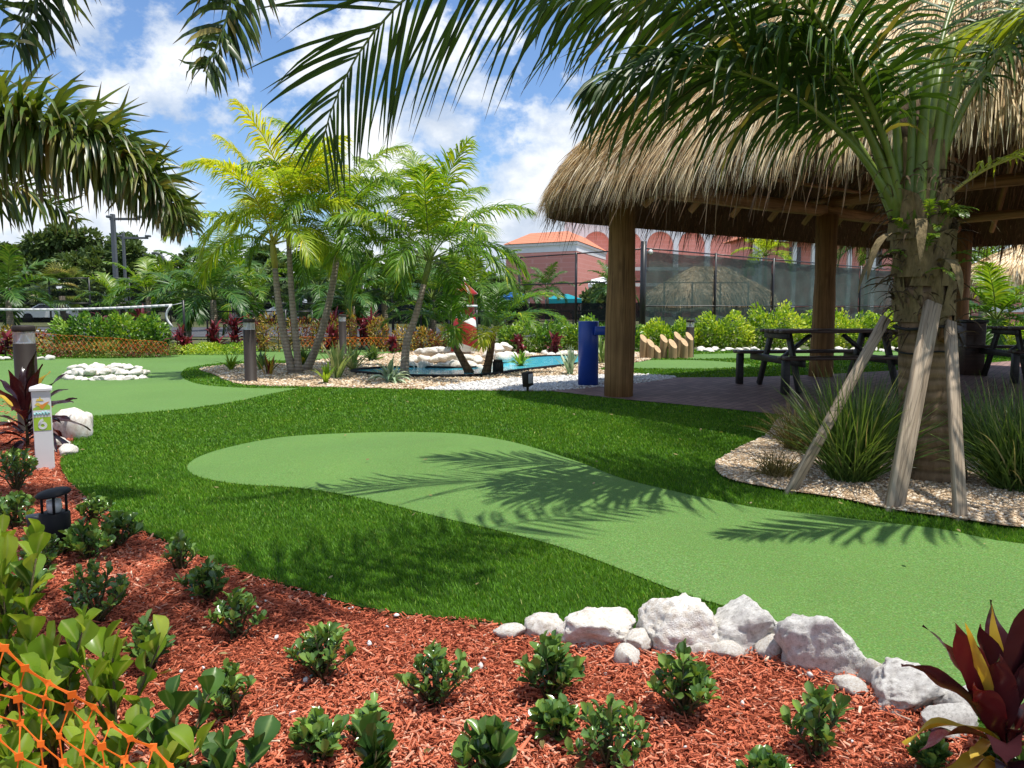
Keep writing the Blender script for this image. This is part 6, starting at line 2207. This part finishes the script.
# ================================================================== ORANGE NETS
def orange_net(name, label, corners, nu, nv, w, node, sag=0.0, seed=1):
    """corners: top-left, top-right, bottom-left, bottom-right in the world"""
    tl, tr_, bl_, br_ = [np.asarray(c, float) for c in corners]
    rr = np.random.RandomState(seed)
    root = thing(name, label, 'safety net', tuple((tl + tr_) / 2))
    o = (tl + tr_) / 2

    def P(i, j):
        u, v = i / nu, j / nv
        p = tl * (1 - u) * (1 - v) + tr_ * u * (1 - v) + bl_ * (1 - u) * v + br_ * u * v - o
        p = p + np.array([.010 * math.sin(i * 1.1 + j * .7), .02 * math.sin(u * 5 + v * 4 + seed), -sag * math.sin(PI * u) * (1 - v) + .008 * math.sin(i * .9 + j * 1.7)])
        return p
    nrm = norm(np.cross(tr_ - tl, bl_ - tl))
    mb = MB()

    def strip(p, q, ww):
        d = norm(q - p); s = np.cross(d, nrm) * ww
        m = (p + q) / 2
        V = [p - s * 1.5, p + s * 1.5, m + s * .8, q + s * 1.5, q - s * 1.5, m - s * .8]
        V = np.array(V)
        V = np.concatenate([V + nrm * .0008, V - nrm * .0008])
        F = [(0, 1, 2, 5), (5, 2, 3, 4), (11, 8, 7, 6), (10, 9, 8, 11)] + [(k, 6 + k, 6 + (k + 1) % 6, (k + 1) % 6) for k in range(6)]
        mb.add(V, F)
    for j in range(nv):
        for i in range(nu + 1):
            off = .5 * (j % 2)
            a = P(i + off, j)
            # node
            ux = norm(P(i + off + .1, j) - a); vy = norm(P(i + off, j + .1) - a)
            k = node * rr.uniform(.85, 1.15)
            D = np.array([a + ux * k * 1.15 + nrm * .0015, a + (ux + vy) * k * .5 + nrm * .0015, a + vy * k + nrm * .0015, a + (vy - ux) * k * .5 + nrm * .0015, a - ux * k * 1.15 + nrm * .0015, a - (ux + vy) * k * .5 + nrm * .0015, a - vy * k + nrm * .0015, a + (ux - vy) * k * .5 + nrm * .0015])
            mb.add(np.concatenate([D, D - nrm * .003]), [tuple(range(8)), tuple(range(15, 7, -1))] + [(q_, 8 + q_, 8 + (q_ + 1) % 8, (q_ + 1) % 8) for q_ in range(8)])
            if j < nv - 1:
                off2 = .5 * ((j + 1) % 2)
                for di in ((-.5), (.5)):
                    b_i = i + off + di
                    if -.1 <= b_i <= nu + .6:
                        strip(a, P(b_i, j + 1), w)
            if j == 0 and i < nu:
                strip(a, P(i + off + 1, j), w * 1.5)
    mb.obj('mesh', MAT['orange'], root, smooth=False)
    return root


def near_net():
    """square mesh of flat straps with broad junctions, hung slanting across the corner"""
    rr = np.random.RandomState(4)
    tl, tr_, bl_, br_ = at(-70, 594, 1.30), at(215, 800, 1.38), at(-250, 800, 1.18), at(40, 1000, 1.22)
    o = (tl + tr_) / 2
    root = thing('safety_net', 'bright orange plastic safety net across the lower left corner', 'safety net', tuple(o))
    nu, nv = 13, 12
    nrm = norm(np.cross(tr_ - tl, bl_ - tl))
    if nrm[1] > 0:
        nrm = -nrm

    def P(i, j):
        u, v = i / nu, j / nv
        p = tl * (1 - u) * (1 - v) + tr_ * u * (1 - v) + bl_ * (1 - u) * v + br_ * u * v - o
        wv = (tr_ - tl) / nu * (.22 * math.sin(j * 1.3 + i * .4) + .5 * (j % 2)) + (bl_ - tl) / nv * (.18 * math.sin(i * 1.7 + j) + (.3 * math.sin(i * .8) if j else .0))
        return p + wv + nrm * (.012 * math.sin(u * 7 + v * 5) + .006 * math.sin(i * 2.3 + j * 1.9))
    mb = MB()

    def strap(p, q, w):
        n = 7
        t_ = np.linspace(0, 1, n)[:, None]
        d = norm(q - p); s = norm(np.cross(d, nrm))
        k = np.array([2.4, 1.3, .9, .75, .9, 1.3, 2.4])[:, None]
        c = p + (q - p) * t_
        a_, b_ = c + s * w * k, c - s * w * k
        V = np.concatenate([a_ + nrm * .0007, b_ + nrm * .0007, a_ - nrm * .0007, b_ - nrm * .0007])
        F = []
        for m in range(n - 1):
            F += [(m, m + 1, n + m + 1, n + m), (3 * n + m, 3 * n + m + 1, 2 * n + m + 1, 2 * n + m), (m, 2 * n + m, 2 * n + m + 1, m + 1), (n + m, n + m + 1, 3 * n + m + 1, 3 * n + m)]
        mb.add(V, F)

    for j in range(nv):
        for i in range(nu):
            a_ = P(i, j)
            e1 = norm(P(i + 1, j) - a_); e2 = norm(np.cross(nrm, e1))
            k = .0064 * rr.uniform(.75, 1.3)
            an = np.arange(12) * PI / 6
            rad = k * (1 + .22 * np.cos(4 * an))
            D = a_ + (np.cos(an) * rad)[:, None] * e1 + (np.sin(an) * rad)[:, None] * e2
            mb.add(np.concatenate([D + nrm * .0014, D - nrm * .0014]), [tuple(range(12)), tuple(range(23, 11, -1))] + [(q, 12 + q, 12 + (q + 1) % 12, (q + 1) % 12) for q in range(12)])
            if i < nu - 1:
                strap(a_, P(i + 1, j), .0022 if j == 0 else .0012)
            if j < nv - 1:
                i2 = i if j % 2 == 0 else i + 1
                if i2 < nu:
                    strap(a_, P(i2, j + 1), .0012)
    mb.obj('mesh', MAT['orange'], root, smooth=False)


near_net()
A = at(36, 333, 17.2); B_ = at(166, 342, 17.0)
orange_net('safety_net', 'distant orange safety net along the red groundcover', (A, B_, A + [0, 0, -.42], B_ + [0, 0, -.32]), 26, 5, .0022, .006, seed=5)
A = at(300, 337, 19.0); B_ = at(395, 338, 19.3)
orange_net('safety_net', 'distant orange safety net before the crimson cordylines', (A, B_, A + [0, 0, -.3], B_ + [0, 0, -.3]), 20, 4, .003, .008, seed=6)

# ================================================================== THE WHITE NET
def court_net():
    d = 20.4
    a, b = at(-30, 309, d), at(172, 305.2, d)
    root = thing('court_net', 'long low net with a white top band strung above the left hedge', 'net', (a[0], d, 0))
    n = 30
    u = np.linspace(0, 1, n)
    top = np.column_stack([u * (b[0] - a[0]), 0 * u, a[2] + (b[2] - a[2]) * u - .06 * np.sin(PI * u)])
    bot = top - [0, 0, .56]
    Ld = b[0] - a[0]
    mb = MB(); V = np.concatenate([top, bot]); mb.add(V, [(i, i + 1, n + i + 1, n + i) for i in range(n - 1)]); mb.obj('netting', MAT['netting'], root)
    mb = MB()
    for i in range(n - 1):
        v, f = beam_between(top[i] - [0.001, 0, 0], top[i + 1] + [0.001, 0, 0], .02, .065); mb.add(v, f)
    mb.obj('top_band', MAT['net_white'], root)
    mb = MB()
    for i in range(n - 1):
        v, f = beam_between(bot[i], bot[i + 1], .012, .035); mb.add(v, f)
    mb.obj('bottom_band', MAT['net_white'], root)
    t_ = np.linspace(0, 1, 9)
    E = np.column_stack([Ld - .14 * np.sin(PI * t_) - .02, 0 * t_, top[-1][2] * (1 - t_) + bot[-1][2] * t_])
    mb = MB(); v, f = tube(E, .03, 6); mb.add(v, f); mb.obj('side_band', MAT['net_white'], root)
    for xx in (-.2, Ld + .30):
        mb = MB(); v, f = tube([(xx, 0, -.02), (xx, 0, 1.32)], .03, 10); mb.add(v, f); mb.obj('pole', MAT['black_metal'], root)
    mb = MB(); v, f = tube([(Ld, 0, top[-1][2]), (Ld + .30, 0, 1.26)], .008, 5); mb.add(v, f); mb.obj('cord', MAT['net_white'], root)


court_net()

# ================================================================== FENCES
def fence(label, pts, h, spacing=None, rails=(), screens=(), link=None, pr=.04, name='fence', post_mat='black_metal', rr=.022):
    """pts world polyline; screens: (z0, z1, material)"""
    pts = [np.asarray(p, float) for p in pts]
    o = pts[0]
    root = thing(name, label, 'fence', (o[0], o[1], 0))
    for i in range(len(pts)):
        p = pts[i] - o
        mb = MB(); v, f = tube([(p[0], p[1], -.05), (p[0], p[1], h + .03)], pr, 8); mb.add(v, f); mb.obj('post', MAT[post_mat], root)
    for z in rails:
        mb = MB()
        for a, b in zip(pts[:-1], pts[1:]):
            a, b = a - o, b - o
            v, f = tube([(a[0], a[1], z), (b[0], b[1], z)], rr, 6); mb.add(v, f)
        mb.obj('rail', MAT[post_mat], root)
    rs_ = np.random.RandomState(9)
    for z0, z1, m in screens:
        mb = MB()
        for a, b in zip(pts[:-1], pts[1:]):
            a, b = a - o, b - o
            L = np.linalg.norm(b - a); nn = np.array([-(b - a)[1], (b - a)[0]]) / L
            if nn[1] < 0: nn = -nn
            nu, nv = 16, 8
            V = []
            for j in range(nv + 1):
                for i in range(nu + 1):
                    u, w_ = i / nu, j / nv
                    q = a + (b - a) * u + nn * (.05 + .035 * math.sin(PI * u) * math.sin(PI * w_) + .012 * math.sin(u * 21 + w_ * 9 + L) + .010 * math.sin(u * 9 - w_ * 17))
                    V.append((q[0], q[1], z0 + (z1 - z0) * w_ - (.03 * math.sin(PI * u) if j == nv else 0)))
            mb.add(V, [(j * (nu + 1) + i, j * (nu + 1) + i + 1, (j + 1) * (nu + 1) + i + 1, (j + 1) * (nu + 1) + i) for j in range(nv) for i in range(nu)])
        mb.obj('windscreen', MAT[m], root)
    if link:
        mb = MB()
        for a, b in zip(pts[:-1], pts[1:]):
            a, b = a - o, b - o
            mb.add([(a[0], a[1], link[0]), (b[0], b[1], link[0]), (b[0], b[1], link[1]), (a[0], a[1], link[1])], [(0, 1, 2, 3)])
        mb.obj('chain_link', MAT['chainlink'], root)
    return root


A = np.array([3.87, 23.0]); dirR = np.array([12.1, 11.9])
ptsR = [A + dirR * .2365 * k for k in range(7)]
fR = fence('tall fence with see through green windscreen behind the hut', ptsR, 2.88, rails=(2.86,), screens=((.25, 1.16, 'windscreen'), (1.17, 2.80, 'windscreen')), link=(.05, 2.85), pr=.045)
mb = MB(); v, f = tube([(0, 0, -.05), (0, 0, 3.06)], .085, 10); mb.add(v, f); mb.obj('corner_post', MAT['black_metal'], fR)
mb = MB(); v, f = tube([A - A + 0 if False else (0, 0, 1.165), tuple(np.append(ptsR[-1] - A, 1.165))], .02, 6); mb.add(v, f); mb.obj('rail', MAT['black_metal'], fR)
b = at(650.5, 252, 23.2)
ball = thing('ball', 'white ball stuck on top of the tall fence by its corner post', 'ball', tuple(b))
v, f = ico(3); mb = MB(); mb.add(v * .075, f); mb.obj('shell', MAT['white'], ball)

dirL = np.array([-4.3, 5.0])
ptsL = [A + dirL * k * .42 for k in range(1, 7)]
fence('tall open chain link fence with a low black screen left of the hut post', [A + dirL * .01] + ptsL, 2.85, rails=(2.84, 1.9), screens=((.72, 1.28, 'windscreen_dark'),), link=(.05, 2.84), pr=.04)
a, b = at(155, 300, 24.5), at(505, 300, 23.2)
n = 13
fence('low black fence behind the coloured flower beds', [(a[0] + (b[0] - a[0]) * k / n, a[1] + (b[1] - a[1]) * k / n) for k in range(n + 1)], 1.02, rails=(1.0, .12), link=(.1, 1.0), pr=.03)
a, b = at(503, 300, 27.5), at(640, 300, 29)
fence('low black fence behind the hedge left of the hut post', [(a[0] + (b[0] - a[0]) * k / 4, a[1] + (b[1] - a[1]) * k / 4) for k in range(5)], 1.0, rails=(.98, .62), link=(.1, .98), pr=.03)
a, b = at(-30, 300, 45), at(330, 300, 45)
fence('far tall court fence before the dark trees', [(a[0] + (b[0] - a[0]) * k / 9, 45) for k in range(10)], 2.75, rails=(2.74, 1.3), link=(.05, 2.74), pr=.05, rr=.03)
a, b = at(664, 300, 33), at(748, 300, 33)
fence('thin far fence frame seen through the windscreen', [(a[0] + (b[0] - a[0]) * k / 3 * 1.0, 33) for k in range(4)], 2.15, rails=(2.14,), pr=.03)

# ================================================================== BUILDINGS
def brick_building():
    C = at(576, 300, 66)[:2]
    Lf = at(506, 300, 70)[:2]
    Rt = at(605, 300, 79)[:2]
    root = thing('brick_building', 'pink brick building with an orange tiled hip roof and a white arcade wing', 'building', (C[0], C[1], 0))
    o = C
    back = np.array([Lf[0] + (Rt - C)[0], Lf[1] + (Rt - C)[1]])
    Q = [p - o for p in (Lf, C, Rt, back)]

    def prism(name, Q, z0, z1, mat, grow=0.0):
        c = np.mean(Q, 0)
        QQ = [c + (q - c) * (1 + grow) for q in Q]
        V = [(q[0], q[1], z0) for q in QQ] + [(q[0], q[1], z1) for q in QQ]
        mb = MB(); mb.add(V, [(0, 1, 5, 4), (1, 2, 6, 5), (2, 3, 7, 6), (3, 0, 4, 7), (3, 2, 1, 0), (4, 5, 6, 7)])
        return mb.obj(name, mat, root, smooth=False)
    prism('wall', Q, -.1, 5.75, MAT['pink'])
    prism('cornice', Q, 5.751, 6.55, MAT['stucco'], .006)
    prism('cornice', Q, 6.30, 6.52, MAT['white'], .03)
    c = np.mean(Q, 0)
    QQ = [c + (q - c) * 1.05 for q in Q]; TT = [c + (q - c) * .55 for q in Q]
    V = [(q[0], q[1], 6.56) for q in QQ] + [(q[0], q[1], 7.75) for q in TT]
    mb = MB(); mb.add(V, [(0, 1, 5, 4), (1, 2, 6, 5), (2, 3, 7, 6), (3, 0, 4, 7), (3, 2, 1, 0), (4, 5, 6, 7)]); mb.obj('roof', MAT['tile'], root, smooth=False)
    # arcade wing
    D = 82.0
    k = D / FPX
    xl = at(583, 300, D)[0]
    mbw = MB()
    pitch, aw = 31.4 * k, 26.2 * k
    zs, ztop = 7.45, 10.9
    cx = [at(596 + 31.4 * i, 300, D)[0] for i in range(5)]
    x_end = at(741, 300, D)[0]
    y = D
    th = .5
    m = 18
    edges = []
    prev = xl - 2
    for i, c_ in enumerate(cx):
        a, b = c_ - aw / 2, c_ + aw / 2
        v, f = box(a - prev, th, ztop + .1, ((a + prev) / 2 - o[0], y - o[1], (ztop - .1) / 2)); mbw.add(v, f)
        prev = b
        ang = np.linspace(PI, 0, m)
        arc = np.column_stack([c_ + aw / 2 * np.cos(ang), zs + aw / 2 * np.sin(ang)])
        V, F = [], []
        for q in arc:
            for yy in (y - th / 2, y + th / 2):
                V.append((q[0] - o[0], yy - o[1], q[1])); V.append((q[0] - o[0], yy - o[1], ztop))
        for j in range(m - 1):
            b0, b1 = 4 * j, 4 * (j + 1)
            F += [(b0, b1, b1 + 1, b0 + 1), (b0 + 2, b0 + 3, b1 + 3, b1 + 2), (b0, b0 + 2, b1 + 2, b1)]
        mbw.add(V, F)
    v, f = box(x_end - prev, th, ztop + .1, ((x_end + prev) / 2 - o[0], y - o[1], (ztop - .1) / 2)); mbw.add(v, f)
    mbw.obj('arcade', MAT['stucco'], root, smooth=False)
    mb = MB(); v, f = box(x_end - xl + 2, .4, ztop - .2, ((x_end + xl) / 2 - o[0], y + 1.0 - o[1], (ztop - .4) / 2)); mb.add(v, f); mb.obj('wall', MAT['pink'], root, smooth=False)
    for z in (4.95, 3.3):
        mb = MB(); v, f = box(x_end - xl, .5, .35, ((x_end + xl) / 2 - o[0], y - .6 - o[1], z)); mb.add(v, f); mb.obj('ledge', MAT['white'], root, smooth=False)
    # sloping white end of the wing
    p0, p1 = at(741, 300, 82)[0], at(778, 300, 82)[0]
    mb = MB()
    za = 1.2 + 82 / FPX * 70; zb = 1.2 + 82 / FPX * 46
    V = [(p0, 0), (p1, 0), (p1, zb), (p0, za)]
    mb.add([(q[0] - o[0], 81.8 - o[1], q[1]) for q in V] + [(q[0] - o[0], 83 - o[1], q[1]) for q in V], [(0, 1, 2, 3), (7, 6, 5, 4), (0, 4, 5, 1), (1, 5, 6, 2), (2, 6, 7, 3), (3, 7, 4, 0)])
    mb.obj('gable_wall', MAT['stucco'], root, smooth=False)
    # white canopy at the foot of the right face
    a = at(588, 284, 62); b = at(612, 273, 62)
    mb = MB()
    V = [(a[0], 62, a[2]), (b[0] + .6, 62, a[2] + .1), (b[0] + .6, 65, b[2]), (a[0] + .6, 65, b[2] - .4)]
    V = V + [(q[0], q[1], q[2] - .25) for q in V]
    mb.add([(q[0] - o[0], q[1] - o[1], q[2]) for q in V], [(0, 1, 2, 3), (7, 6, 5, 4), (0, 4, 5, 1), (1, 5, 6, 2), (2, 6, 7, 3), (3, 7, 4, 0)])
    mb.obj('canopy', MAT['stucco'], root, smooth=False)
    for xx in (a[0] + .2, b[0] + .3):
        mb = MB(); v, f = tube([(xx - o[0], 62.3 - o[1], -.05), (xx - o[0], 62.3 - o[1], a[2] - .15)], .12, 8); mb.add(v, f); mb.obj('canopy_post', MAT['white'], root)


brick_building()


def house():
    D = 58.0
    k = D / FPX
    a, b = at(752, 300, D), at(900, 300, D)
    root = thing('house', 'pink house with white columns and an orange roof edge seen over the windscreen', 'building', (a[0], D, 0))
    W = b[0] - a[0]
    ze = 1.2 + 67 * k
    mb = MB(); v, f = box(W, 5, ze + .1, (W / 2, 3.5, (ze - .1) / 2)); mb.add(v, f); mb.obj('wall', MAT['pink'], root, smooth=False)
    mb = MB()
    V = [(-.6, -.4, ze), (W + .6, -.4, ze), (W + .6, 6.6, ze), (-.6, 6.6, ze), (2.5, 3.1, ze + 1.9), (W - 2.5, 3.1, ze + 1.9)]
    V2 = [(q[0], q[1], q[2] + .01) for q in V]
    mb.add(V2, [(0, 1, 5, 4), (1, 2, 5), (2, 3, 4, 5), (3, 0, 4), (3, 2, 1, 0)]); mb.obj('roof', MAT['tile'], root, smooth=False)
    mb = MB(); v, f = box(W + 1.1, .15, .35, (W / 2, -.3, ze - .19)); mb.add(v, f); mb.obj('fascia', MAT['white'], root, smooth=False)
    for px in (754, 759, 793, 812, 848, 872):
        x = at(px, 300, D)[0] - a[0]
        mb = MB(); v, f = box(.28, .28, ze - .3, (x, .1, (ze - .4) / 2)); mb.add(v, f); mb.obj('column', MAT['white'], root, smooth=False)
    for px in (798, 880):
        x = at(px, 300, D)[0] - a[0]
        mb = MB(); v, f = box(.9, .08, 1.4, (x, .98, ze - 1.4)); mb.add(v, f); w_ = mb.obj('window', MAT['car_glass'], root, smooth=False)
        mb = MB(); v, f = box(1.1, .06, .12, (x, .96, ze - 2.17)); mb.add(v, f); mb.obj('sill', MAT['white'], w_, smooth=False)


house()
# low wall house at the far right
a = at(988, 300, 34)
h2 = thing('house', 'orange and pink low house beyond the small thatch at the right edge', 'building', (a[0], 34, 0))
mb = MB(); v, f = box(9, 4, 1.75, (4.5, 2, .85)); mb.add(v, f); mb.obj('wall', MAT['pink'], h2, smooth=False)
mb = MB(); mb.add([(-.4, -.4, 1.75), (9.4, -.4, 1.75), (9.4, 4.4, 1.75), (-.4, 4.4, 1.75), (1.6, 2, 2.7), (7.4, 2, 2.7)], [(0, 1, 5, 4), (1, 2, 5), (2, 3, 4, 5), (3, 0, 4), (3, 2, 1, 0)]); mb.obj('roof', MAT['tile'], h2, smooth=False)
mb = MB(); v, f = box(9, .1, .22, (4.5, -.06, 1.0)); mb.add(v, f); mb.obj('band', MAT['stucco'], h2, smooth=False)

# canvas canopies by the brick building
def canopy(label, px0, px1, ptop, pbot, D, mat):
    a, b = at(px0, ptop, D), at(px1, pbot, D)
    root = thing('sun_canopy', label, 'canopy', ((a[0] + b[0]) / 2, D, 0))
    w = (b[0] - a[0]) / 2
    zt, zb = a[2], b[2]
    mb = MB()
    V = [(-w, -1.2, zb), (w, -1.2, zb), (w, 1.2, zb), (-w, 1.2, zb), (-w * .3, 0, zt), (w * .3, 0, zt)]
    mb.add(V, [(0, 1, 5, 4), (1, 2, 5), (2, 3, 4, 5), (3, 0, 4)])
    mb.add([(q[0], q[1], q[2] - .3) for q in V[:4]] + V[:4], [(0, 1, 5, 4), (1, 2, 6, 5), (2, 3, 7, 6), (3, 0, 4, 7)])
    mb.obj('canvas', MAT[mat], root, smooth=False)
    for sx in (-1, 1):
        for sy in (-1, 1):
            mb = MB(); v, f = tube([(sx * w * .95, sy * 1.1, -.05), (sx * w * .95, sy * 1.1, zb + .02)], .05, 6); mb.add(v, f); mb.obj('pole', MAT['white'], root)


canopy('blue canvas canopy in front of the brick wall', 500, 529, 292, 297, 50, 'blue_canvas')
canopy('teal canvas canopy in front of the brick wall', 546, 580, 294, 299, 50, 'teal_canvas')

# ================================================================== LAMP POLES, CARS
def pole(label, px, ptop, D, w, arms=(), curve=False, pbot=None):
    p = at(px, ptop, D)
    root = thing('light_pole', label, 'light pole', (p[0], D, 0), group='grey light poles by the courts')
    h = p[2]
    mb = MB()
    if curve:
        a = np.linspace(0, PI * .62, 9)
        P = [(0, 0, -.05), (0, 0, h - .6)] + [(-.6 * (1 - math.cos(t)), 0, h - .6 + .6 * math.sin(t)) for t in a[1:]]
        v, f = tube(P, w / 2, 8); mb.add(v, f)
        mb.obj('pole', MAT['steel'], root)
        mb = MB(); v, f = box(.7, .25, .12, (P[-1][0] - .3, 0, P[-1][2] - .08), None, .02); mb.add(v, f); mb.obj('lamp_head', MAT['steel'], root)
    else:
        v, f = box(w, w, h + .05, (0, 0, (h - .05) / 2), None, .02); mb.add(v, f)
        mb.obj('pole', MAT['steel'], root, smooth=False)
    for pz, L in arms:
        z = at(px, pz, D)[2]
        mb = MB(); v, f = box(L, .14, .14, (L * .4, 0, z), None, .01); mb.add(v, f); mb.obj('arm', MAT['steel'], root, smooth=False)
        for q in (.0, 1.0):
            mb = MB(); v, f = box(.34, .3, .14, (L * (-.1 + q) , 0, z + .13), None, .03); mb.add(v, f); mb.obj('lamp_head', MAT['steel'], root, smooth=False)


pole('thick square light pole with a cross arm before the dark trees', 112.5, 214, 46, .23, ((219, 1.7),))
pole('thinner light pole with a cross arm right behind the thick one', 123, 233, 54, .17, ((238, 1.9),))
pole('curved street lamp rising above the low tree', 163.5, 253, 56, .20, curve=True)
pole('plain pole behind the dark trees gap', 130, 244, 60, .2)


def car(label, px, D, rz, mat, L=4.4):
    p = at(px, 300, D)
    root = thing('parked_car', label, 'car', (p[0], D, -.06), rz, 'cars parked beyond the fences')
    prof = [(-L / 2, .35), (-L / 2 + .05, .75), (-L / 2 + .9, .92), (-L / 2 + 1.7, 1.42), (L / 2 - 1.2, 1.46), (L / 2 - .35, 1.0), (L / 2 - .02, .85), (L / 2, .35)]
    n = len(prof)
    mb = MB()
    V = []
    for sy, k in ((-1, 1), (1, 1)):
        V += [(x, sy * (.88 - (.16 if z > 1.2 else 0)), z) for x, z in prof]
    mb.add(V, [tuple(range(n)), tuple(range(2 * n - 1, n - 1, -1))] + [(i, n + i, n + (i + 1) % n, (i + 1) % n) for i in range(n)])
    mb.obj('body', MAT[mat], root, smooth=False)
    for sy in (-1, 1):
        mb = MB()
        W = [(-L / 2 + 1.05, .95), (-L / 2 + 1.75, 1.36), (L / 2 - 1.25, 1.40), (L / 2 - .62, 1.0)]
        V = [(x, sy * (.895 - (.16 if z > 1.2 else .0)), z) for x, z in W]
        V2 = [(x, y_ - sy * .04, z) for x, y_, z in V]
        mb.add(V + V2, [(0, 1, 2, 3), (7, 6, 5, 4)] + [(i, 4 + i, 4 + (i + 1) % 4, (i + 1) % 4) for i in range(4)])
        mb.obj('side_window', MAT['car_glass'], root, smooth=False)
    for x in (-L / 2 + .85, L / 2 - .85):
        for sy in (-1, 1):
            mb = MB(); v, f = lathe([(.33, -.1), (.34, 0), (.33, .1)], 16); v = v @ np.asarray(rotx(PI / 2)).T + [x, sy * .83, .33]; mb.add(v, f)
            mb.obj('wheel', MAT['black'], root)


car('white car far behind the left hedge, glimpsed above the net band', 52, 58, R(8), 'car_white')
car('silver car glimpsed between the yellow palm trunks', 268, 56, R(5), 'car_silver')
car('silver car behind the low black fence right of the leaning palm', 300, 54, R(178), 'car_white')

# ================================================================== LIGHT AND SKY
SUN_EL, SUN_AZ = R(75), R(112)      # azimuth measured clockwise from the view direction (+Y)
sd = bpy.data.lights.new('sun', 'SUN')
sd.energy = 4.3
sd.angle = R(0.55)
sd.color = (1.0, 0.955, 0.88)
so = bpy.data.objects.new('sun', sd)
COL.objects.link(so)
v = Vector((math.sin(SUN_AZ) * math.cos(SUN_EL), math.cos(SUN_AZ) * math.cos(SUN_EL), math.sin(SUN_EL)))
so.rotation_euler = v.to_track_quat('Z', 'Y').to_euler()
so.location = v * 50

w = bpy.data.worlds.new('World')
SC.world = w
w.use_nodes = True
nt = w.node_tree
nt.nodes.clear()


class WT(NT):
    def __init__(s):
        s.t = nt
        s.out = s.n('ShaderNodeOutputWorld')


t = WT()
sky = t.n('ShaderNodeTexSky', sky_type='NISHITA')
sky.sun_disc = False
sky.sun_elevation = SUN_EL
sky.sun_rotation = SUN_AZ
sky.air_density = 1.0
sky.dust_density = 0.4
sky.ozone_density = 2.0
dirv = t.n('ShaderNodeTexCoord').outputs['Generated']
p = t.mul(dirv, (1.0, 1.0, 1.35))
off = t.n('ShaderNodeVectorMath', operation='ADD'); t.l(p, off.inputs[0]); off.inputs[1].default_value = (5.2, 2.3, 1.35)
p = off.outputs[0]
up = t.n('ShaderNodeVectorMath', operation='ADD'); t.l(p, up.inputs[0]); up.inputs[1].default_value = (.03, -.02, .075)
big = t.noise(2.3, 2, 0.5, vec=p)
n1 = t.noise(5.2, 14, 0.60, vec=p)
n2 = t.noise(5.2, 9, 0.56, vec=up.outputs[0])
sep = t.n('ShaderNodeSeparateXYZ'); t.l(dirv, sep.inputs[0])
hz = t.ramp(sep.outputs[2], [(0.0, (.07, .07, .07)), (.12, (.09, .09, .09)), (.24, (.085, .085, .085)), (.34, (.045, .045, .045)), (.45, (.015, .015, .015)), (.7, (.04, .04, .04))])
dens = t.math('ADD', t.math('ADD', t.math('MULTIPLY', n1, .55), t.math('MULTIPLY', big, .45)), hz)
cov = t.ramp(dens, [(0.530, (0, 0, 0)), (0.560, (.72, .72, .72)), (0.60, (.97, .97, .97)), (0.66, (1, 1, 1))])
lit = t.math('ADD', t.math('MULTIPLY', t.math('SUBTRACT', n1, n2), 2.6), 0.50, clamp=True)
thick = t.ramp(dens, [(.56, (1, 1, 1)), (.72, (.80, .83, .88))])
ccol = t.mix(1.0, t.ramp(lit, [(0.10, (3.7, 4.4, 5.5)), (0.45, (5.5, 6.0, 6.7)), (0.75, (8.2, 8.3, 8.4))]), thick, 'MULTIPLY')
skyc = t.mix(1.0, sky.outputs[0], (0.84, 0.98, 1.16), 'MULTIPLY')
mixc = t.mix(cov, skyc, ccol)
bg = t.n('ShaderNodeBackground')
t.l(mixc, bg.inputs['Color'])
bg.inputs['Strength'].default_value = 0.105
t.l(bg.outputs[0], t.out.inputs['Surface'])

SC.view_settings.view_transform = 'Standard'
SC.view_settings.look = 'None'
SC.view_settings.exposure = 0.50
SC.view_settings.gamma = 1.0
SC.view_settings.use_curve_mapping = False
SC.render.engine = 'CYCLES'
SC.cycles.max_bounces = 8
SC.cycles.transparent_max_bounces = 12
SC.cycles.transmission_bounces = 4
SC.cycles.use_denoising = True
SC.cycles.sample_clamp_indirect = 6.0
